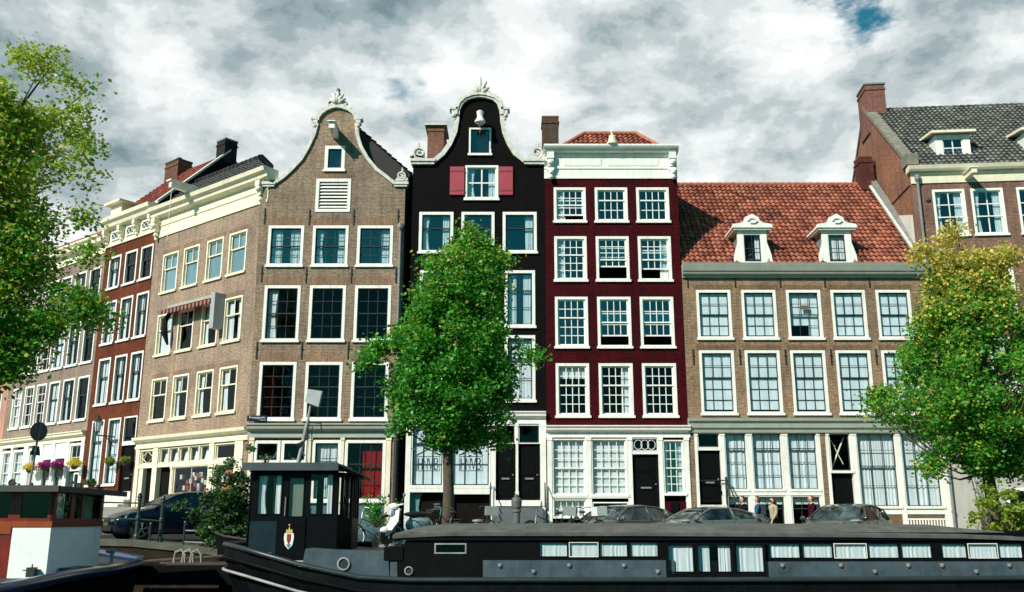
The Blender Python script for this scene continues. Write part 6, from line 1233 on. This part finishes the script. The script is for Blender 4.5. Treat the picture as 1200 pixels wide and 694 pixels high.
bicycle('bicycle with pale wheel rims leaning over at the left of the white scooter', (-4.05, 28.3, .22), R(10), R(-24), rimm=M_WHITE, steer=.5)
bicycle('black city bicycle standing against the trunk of the middle tree', (-2.0, 28.7, .25), R(62), R(4))
bicycle('bicycle with a grey front crate left of the double black doors', (-.75, 28.6, .25), R(100), R(3), M_CRATE)
bicycle('dark bicycle lying low beyond the barge chimney', (1.15, 28.9, .25), R(15), R(-12))
bicycle('bicycle with grey crate at the foot of the right-hand stoop railing', (1.75, 28.6, .25), R(78), R(5), M_CRATE)
bicycle('bicycle with a white pannier beside the barred lower window of the red house', (2.35, 28.8, .25), R(120), R(-4), M_CRATW)
# white scooter
T = thing('scooter', 'white motor scooter with front shield and rear rack beside the leaning bicycle', 'scooter', (-3.15, 28.6, 0.25), R(40)); T.scale = (1.1, 1.1, 1.1)
M_SCW = paint('scooter_white', (.72, .73, .72), .25, .06, 3, 0, coat=.8); M_SCT = paint('scooter_pale_teal', (.22, .32, .32), .3, .15, 3, 0, coat=.6)
for x in (-.62, .58):
    w = bpy.data.objects.new('wheel', None); COL.objects.link(w); w.parent = T; q = MB(); q.lathe([(.12, -.05), (.22, -.05), (.23, 0), (.22, .05), (.12, .05)], (x, 0, .23), 18, axis='y'); q.build('tyre', M_TYRE, w); q = MB(); q.lathe([(.12, -.04), (.03, -.06), (.03, .06), (.12, .04)], (x, 0, .23), 14, axis='y'); q.build('rim', M_CHR, w)
q = MB(); q.add([(-.60, -.20, .38), (-.60, .20, .38), (-.42, .24, .62), (-.36, .20, .95), (-.36, -.20, .95), (-.42, -.24, .62), (-.68, 0, .40), (-.52, 0, .66), (-.44, 0, .98)], [(0, 5, 7, 6), (6, 7, 2, 1), (5, 4, 8, 7), (7, 8, 3, 2)]); q.add([(-.52, -.20, .36), (-.52, .20, .36), (-.36, .22, .62), (-.30, .18, .95), (-.30, -.18, .95), (-.36, -.22, .62)], [(0, 1, 2, 5), (5, 2, 3, 4)]); clean(q.build('front_shield', M_SCW, T))
q = MB(); q.ball((-.62, 0, .38), .2, 10, sq=(1.1, .55, .55)); q.build('front_mudguard', M_SCW, T, True)
q = MB(); q.lathe([(.11, 0), (.12, .04), (.10, .10)], (-.56, 0, .88), 14, axis='x'); q.build('headlight', M_LAMP, T)
q = MB(); q.ball((-.42, 0, 1.0), .16, 10, sq=(.8, 1.2, .6)); q.tube([(-.34, -.36, 1.06), (-.40, -.1, 1.03), (-.40, .1, 1.03), (-.34, .36, 1.06)], .02, 6); q.build('handlebar', M_SCW, T)
for sy in (-1, 1): q = MB(); q.bar((-.38, sy * .22, 1.04), (-.34, sy * .36, 1.28), .008); q.ball((-.34, sy * .38, 1.30), .065, 8, sq=(.4, 1, .8)); q.build('mirror', M_CHR, T)
q = MB(); q.box(-.42, .2, -.17, .17, .26, .31); q.build('footboard', M_TRIM, T)
q = MB(); q.ball((.42, 0, .52), .40, 14, sq=(1.1, .52, .62)); q.build('rear_body', M_SCT, T, True)
q = MB(); q.ball((.32, 0, .80), .36, 12, sq=(1.15, .42, .22)); q.build('seat', M_TRIM, T, True)
q = MB(); [q.tube([(.68, y, .82), (.78, y, .92), (1.0, y, .94), (1.0, y, 1.08)], .012, 5) for y in (-.14, -.05, .05, .14)]; q.tube([(1.0, -.14, 1.08), (1.0, .14, 1.08)], .012, 5); q.build('rear_rack', M_CHR, T)

# lantern, hanging baskets, ball planters and round sign in front of the left row
nL = Vector((-math.sin(R(38.7)), -math.cos(R(38.7)), 0))       # outward from the left row
def onrow(u, z, out=0): p = Vector((P0[0], P0[1], 0)) + Dv * u + nL * out; return Vector((p.x, p.y, z))
LT = thing('wall_lantern', 'black six-sided street lantern on a wall bracket of the rust red house', 'lantern', onrow(11.35, 5.05, 0), AZL)
q = MB(); q.tube([(0, -.02, 0), (0, -.35, .02), (-.0, -.95, .02)], .035, 6); q.tube([(0, -.03, -.5), (0, -.2, -.3), (0, -.5, 0)], .025, 6); q.tube([(0, -.95, .0), (0, -.95, .2)], .04, 6); q.build('bracket', M_IRON, LT)
q = MB(); q.lathe([(.10, .2), (.17, .70)], (0, -.95, 0), 6); q.build('lantern_glass', paint('lamp_glass', (.45, .50, .50), .1, .1), LT)
q = MB(); q.lathe([(.21, .70), (.19, .74), (.08, .90), (.10, .93), (.03, .97), (.02, 1.06)], (0, -.95, 0), 6); q.lathe([(.12, .16), (.12, .21)], (0, -.95, 0), 6); q.build('lantern_cap', M_IRON, LT)
for a in range(6): q = MB(); th = a * 1.0472; q.bar((.105 * math.cos(th), -.95 + .105 * math.sin(th), .2), (.175 * math.cos(th), -.95 + .175 * math.sin(th), .7), .01, 4); q.build('glazing_rib', M_IRON, LT)
M_FY = leafm('yellow_petal', [(0, (.55, .45, .02)), (1, (.80, .68, .08))]); M_FP = leafm('magenta_petal', [(0, (.28, .01, .16)), (1, (.55, .04, .36))])
def ball(name, label, p, r, m, cat, group, green=None):
    T = thing(name, label, cat, p, AZL, group); cl = [Vector((random.gauss(0, 1), random.gauss(0, 1), random.gauss(0, 1))).normalized() * r * random.uniform(.5, .85) * 1.0 for _ in range(40)]; cl = [Vector((c.x * 1.25, c.y, abs(c.z) * .95)) for c in cl]
    me = leaf_mesh(cl, 26, r * .22, .075, None, [m]); o = bpy.data.objects.new('flowers', me); COL.objects.link(o); o.parent = T
    q = MB(); q.lathe([(.02, -.22), (.12, -.18), (.2, -.03), (.22, .02)], (0, 0, 0), 10); q.build('basket', M_SADD, T); q = MB(); q.bar((0, 0, -.1), (0, .55, .0), .02); q.build('bracket', M_IRON, T); return T
G_ = 'ball-shaped flower baskets on the white shopfronts'
ball('flower_basket', 'yellow flower ball nearest the round sign on the left white shopfront', onrow(19.0, 3.70, .55), .40, M_FY, 'flower basket', G_)
ball('flower_basket', 'purple flower ball next to the yellow one by the round sign', onrow(17.35, 3.74, .55), .40, M_FP, 'flower basket', G_)
ball('flower_basket', 'purple flower ball between its purple twin and the yellow one by the rust red house', onrow(16.0, 3.76, .55), .38, M_FP, 'flower basket', G_)
ball('flower_basket', 'yellow flower ball next to the rust red house front', onrow(14.1, 3.72, .55), .42, M_FY, 'flower basket', G_)
ball('flower_basket', 'pale green hanging plant left of the tall front door of the rust red house', onrow(10.95, 3.78, .35), .28, G3, 'flower basket', 'hanging plants at the rust red house')
ball('flower_basket', 'pale green hanging plant right of the tall front door of the rust red house', onrow(9.55, 3.76, .35), .28, G3, 'flower basket', 'hanging plants at the rust red house')
ball('flower_basket', 'dark green plant low at the left window of the rust red house', onrow(12.35, 2.75, .45), .30, G4, 'flower basket', 'hanging plants at the rust red house')
SG = thing('street_railing', 'black iron fence with ball-topped posts in front of the rust red house', 'railing', onrow(13.9, gh(-20, 44) + .1, 2.6), AZL)
q = MB()
for z in (.95, .5): q.tube([(-1.5, 0, z), (3.9, 0, z)], .025, 5)
q.build('rail', M_IRON, SG)
for x in (-1.5, -.1, 1.1, 2.4, 3.9): q = MB(); q.lathe([(.05, 0), (.04, 1.05), (.07, 1.09), (.07, 1.16), (.02, 1.22)], (x, 0, 0), 8); q.build('post', M_IRON, SG)
p0 = at(31, 574, 31.0); T = thing('road_sign', 'round traffic sign seen from behind on a leaning grey pole at the left', 'sign', (p0.x, p0.y, gh(p0.x, p0.y)))
T.rotation_euler = (0, R(3), 0)
q = MB(); q.tube([(0, 0, 0), (0, 0, 3.72)], .035, 8); q.build('pole', M_LEAD, T)
q = MB(); q.lathe([(.31, -.012), (.31, .012)], (0, 0, 3.40), 24, axis='y'); d_ = q.build('sign_disc', paint('sign_back_grey', (.06, .06, .065), .5, .2), T); d_.rotation_euler = (0, 0, R(62))
q = MB(); q.add([(-.16, -.01, 2.62), (.16, -.01, 2.62), (.09, -.01, 2.92), (-.09, -.01, 2.92), (-.16, .01, 2.62), (.16, .01, 2.62), (.09, .01, 2.92), (-.09, .01, 2.92)], [(0, 1, 2, 3), (7, 6, 5, 4), (0, 4, 5, 1), (1, 5, 6, 2), (2, 6, 7, 3), (3, 7, 4, 0)]); d_ = q.build('lower_plate', MATS['sign_back_grey'], T); d_.rotation_euler = (0, 0, R(35))
T = thing('planter_box', 'yellow flowering plant in a low box left of the grey parked car', 'planter', at(675, 617, 31.5) - Vector((0, 0, .6)))
box_part(T, 'box', M_SADD, (-.45, .45, -.2, .2, 0, .5)); me = leaf_mesh([Vector((random.uniform(-.4, .4), random.uniform(-.15, .15), random.uniform(.5, .72))) for _ in range(24)], 18, .08, .07, None, [M_FY]); o = bpy.data.objects.new('flowers', me); COL.objects.link(o); o.parent = T

# ------------------------------------------------------------------ people
M_SKIN = paint('skin', (.55, .33, .24), .55, .1, 8, 0); M_EYE = paint('eye_dark', (.02, .015, .012), .3)
def skinmesh(name, joints, edges, rad, m, parent, sub=2, extra=None):
    me = bpy.data.meshes.new(name); me.from_pydata([tuple(j) for j in joints], edges, []); o = bpy.data.objects.new(name, me); COL.objects.link(o)
    md = o.modifiers.new('s', 'SKIN'); md.use_smooth_shade = True
    for v, r in zip(me.skin_vertices[0].data, rad): v.radius = r if isinstance(r, tuple) else (r, r)
    me.skin_vertices[0].data[0].use_root = True
    sb = o.modifiers.new('b', 'SUBSURF'); sb.levels = sub; sb.render_levels = sub
    bpy.context.view_layer.update(); nm = bpy.data.meshes.new_from_object(o.evaluated_get(bpy.context.evaluated_depsgraph_get())); bpy.data.objects.remove(o)
    if extra: bm = bmesh.new(); bm.from_mesh(nm); extra(bm); bm.to_mesh(nm); bm.free()
    nm.materials.clear()
    for q in (m if isinstance(m, list) else [m]): nm.materials.append(q)
    r = bpy.data.objects.new(name, nm); COL.objects.link(r); r.parent = parent; return r
def person(label, loc, yaw, h=1.74, top=(.05, .05, .05), leg=(.03, .03, .05), hair=(.03, .02, .015), long_=False, stride=.26, bag=None, build=1.0):
    """walks towards local -x"""
    T = thing('person', label, 'person', loc, yaw, 'people walking past'); k = h / 1.74
    def P(x, y, z): return Vector((x * k, y * k, z * k))
    hip = P(0, 0, .93); J = [hip, P(-.01, 0, 1.12), P(-.01, 0, 1.32), P(-.01, 0, 1.44), P(-.02, 0, 1.52)]; E = [(0, 1), (1, 2), (2, 3), (3, 4)]
    Rr = [(.12, .155), (.105, .135), (.11, .17), (.055, .075), (.05, .05)]; b = build; Rr = [(a * k * b, c * k * b) for a, c in Rr]
    for s in (-1, 1):
        i = len(J); f = s * stride
        J += [P(0, s * .09, .88), P(-f * .55 - .03, s * .095, .50), P(-f + (.0 if f > 0 else .04), s * .10, .09), P(-f - .16, s * .11, .035)]; Rr += [(.085 * k, .085 * k), (.058 * k, .058 * k), (.04 * k, .04 * k), (.035 * k, .045 * k)]; E += [(0, i), (i, i + 1), (i + 1, i + 2), (i + 2, i + 3)]
        i = len(J); a = -s * .20
        J += [P(-.01, s * .19, 1.40), P(.03 - a * .5, s * .235, 1.13), P(-.08 - a, s * .24, .90), P(-.12 - a, s * .235, .83)]; Rr += [(.058 * k, .058 * k), (.043 * k, .043 * k), (.028 * k, .028 * k), (.026 * k, .038 * k)]; E += [(3, i), (i, i + 1), (i + 1, i + 2), (i + 2, i + 3)]
        for q, (dy, dx) in enumerate(((-.022, -.02), (-.008, -.03), (.008, -.03), (.020, -.022), (-.03, .0))):
            j = len(J); J += [J[i + 3] + P(dx * .8, dy * 1.2, -.045 + (.02 if q == 4 else 0)), J[i + 3] + P(dx * 1.5, dy * 1.3, -.085 + (.04 if q == 4 else 0))]; Rr += [(.0095, .0095), (.0075, .0075)]; E += [(i + 3, j), (j, j + 1)]
    def head(bm):
        c = P(-.035, 0, 1.63)
        r = bmesh.ops.create_uvsphere(bm, u_segments=16, v_segments=12, radius=.112 * k, matrix=Matrix.Translation(c) @ Matrix.Diagonal((.92, .76, 1.12, 1)))
        for v in r['verts']:
            d = v.co - c
            if d.z < -.03 * k: v.co.x = c.x + d.x * (.85 if d.x < 0 else .7); v.co.y = c.y + d.y * .82
        bmesh.ops.create_cone(bm, cap_ends=True, segments=6, radius1=.020 * k, radius2=.006, depth=.045 * k, matrix=Matrix.Translation(c + P(-.108, 0, -.008)) @ Matrix.Rotation(R(-70), 4, 'Y'))
        for s in (-1, 1): bmesh.ops.create_uvsphere(bm, u_segments=8, v_segments=6, radius=.025 * k, matrix=Matrix.Translation(c + P(.005, s * .086, -.005)) @ Matrix.Diagonal((.8, .4, 1.2, 1)))
        bmesh.ops.create_uvsphere(bm, u_segments=8, v_segments=5, radius=.024 * k, matrix=Matrix.Translation(c + P(-.090, 0, -.056)) @ Matrix.Diagonal((.5, 1.1, .35, 1)))
        for f in bm.faces: f.smooth = True
    bo = skinmesh('body', J, E, Rr, M_SKIN, T, 2, head)
    for s in (-1, 1): q = MB(); q.ball(tuple(P(-.135, s * .036, 1.645)), .013 * k, 6); q.build('eye', M_EYE, T)
    g = .022 * k
    cm = cloth('cloth_%d' % len(MATS), top, .05); lm = cloth('cloth_%d' % (len(MATS) + 1), leg, .05)
    idx = [0, 1, 2, 3]; arms = [(5 + 4, 5 + 5, 5 + 6), ]
    n1 = 5; per = 4 + 4 + 10
    TJ = [J[0] + P(0, 0, -.08), J[1], J[2], J[3]]; TE = [(0, 1), (1, 2), (2, 3)]; TR = [(Rr[0][0] + g, Rr[0][1] + g), (Rr[1][0] + g, Rr[1][1] + g), (Rr[2][0] + g, Rr[2][1] + g), (.075 * k, .09 * k)]
    for s in (0, 1):
        i = n1 + s * per + 4; j = len(TJ); TJ += [J[i], J[i + 1], J[i + 2]]; TR += [(Rr[i][0] + g,) * 2, (Rr[i + 1][0] + g,) * 2, (Rr[i + 2][0] + g,) * 2]; TE += [(3, j), (j, j + 1), (j + 1, j + 2)]
    skinmesh('jacket', TJ, TE, TR, cm, T)
    LJ = [J[0] + P(0, 0, .02)]; LE = []; LR = [(Rr[0][0] + g * .7, Rr[0][1] + g * .7)]
    for s in (0, 1):
        i = n1 + s * per; j = len(LJ); LJ += [J[i], J[i + 1], J[i + 2]]; LR += [(Rr[i][0] + g * .8,) * 2, (Rr[i + 1][0] + g * .8,) * 2, (Rr[i + 2][0] + g,) * 2]; LE += [(0, j), (j, j + 1), (j + 1, j + 2)]
    skinmesh('trousers', LJ, LE, LR, lm, T)
    for s in (0, 1): i = n1 + s * per; q = MB(); p = J[i + 2]; q.ball((p.x - .06, p.y, .045), .075, 8, sq=(1.9, .75, .62)); q.build('shoe', M_TRIM, T, True)
    hm = paint('hair_%.3f' % hair[0], hair, .7, .4, 20, .3); c = P(-.018, 0, 1.652)
    q = MB(); q.ball(tuple(c), .120 * k, 14, sq=(.92, .80, 1.0)); q.v = [(x, y, z) if not (x < c.x - .045 and z < c.z + .055) else (c.x - .03, c.y + (y - c.y) * .8, z) for x, y, z in q.v]
    if long_: q.tube([c + P(.05, 0, .02), c + P(.085, 0, -.10), c + P(.08, 0, -.24)], [.085 * k, .08 * k, .035 * k], 10)
    q.build('hair', hm, T, True)
    if bag: q = MB(); q.box(.10 * k, .26 * k, -.14, .14, 1.05 * k, 1.42 * k); q.build('backpack', paint('pack', bag, .8), T); 
    return T
hz = .12
def pers(px, Yp, *a, **k): X = (px - 600) * Yp / 1123; return person(a[0], (X, Yp, gh(X, Yp) + .117), *a[1:], **k)
pers(872, 37.6, 'dark-haired person in a black coat walking in front of the black door', R(10), 1.76, (.012, .012, .014), (.02, .02, .025))
pers(890, 37.3, 'person in a blue jacket with short brown hair walking below the tall curtained windows', R(-20), 1.74, (.03, .10, .18), (.02, .025, .05), (.06, .035, .02), bag=(.012, .015, .03))
pers(907, 36.9, 'long-haired woman in a beige coat and sunglasses walking by', R(25), 1.68, (.40, .35, .25), (.03, .03, .03), (.02, .013, .01), long_=True)
pers(953, 36.4, 'red-haired person in a dark plum top with a backpack walking at the right', R(0), 1.76, (.045, .008, .02), (.03, .03, .05), (.22, .04, .015), bag=(.10, .13, .16))
X = -592 * 29.2 / 1123; person('person standing on the quay behind the roof of the small red and white boat', (X, 29.2, gh(X, 29.2)), R(180), 1.74, (.25, .12, .10), hair=(.09, .05, .03), stride=.05)
q = [o for o in COL.objects if o.get('label', '').startswith('long-haired')][0]; k = 1.68 / 1.74; mb = MB(); mb.box(-.165 * k, -.135 * k, -.085, .085, 1.63 * k, 1.67 * k); mb.build('sunglasses', M_TRIM, q)
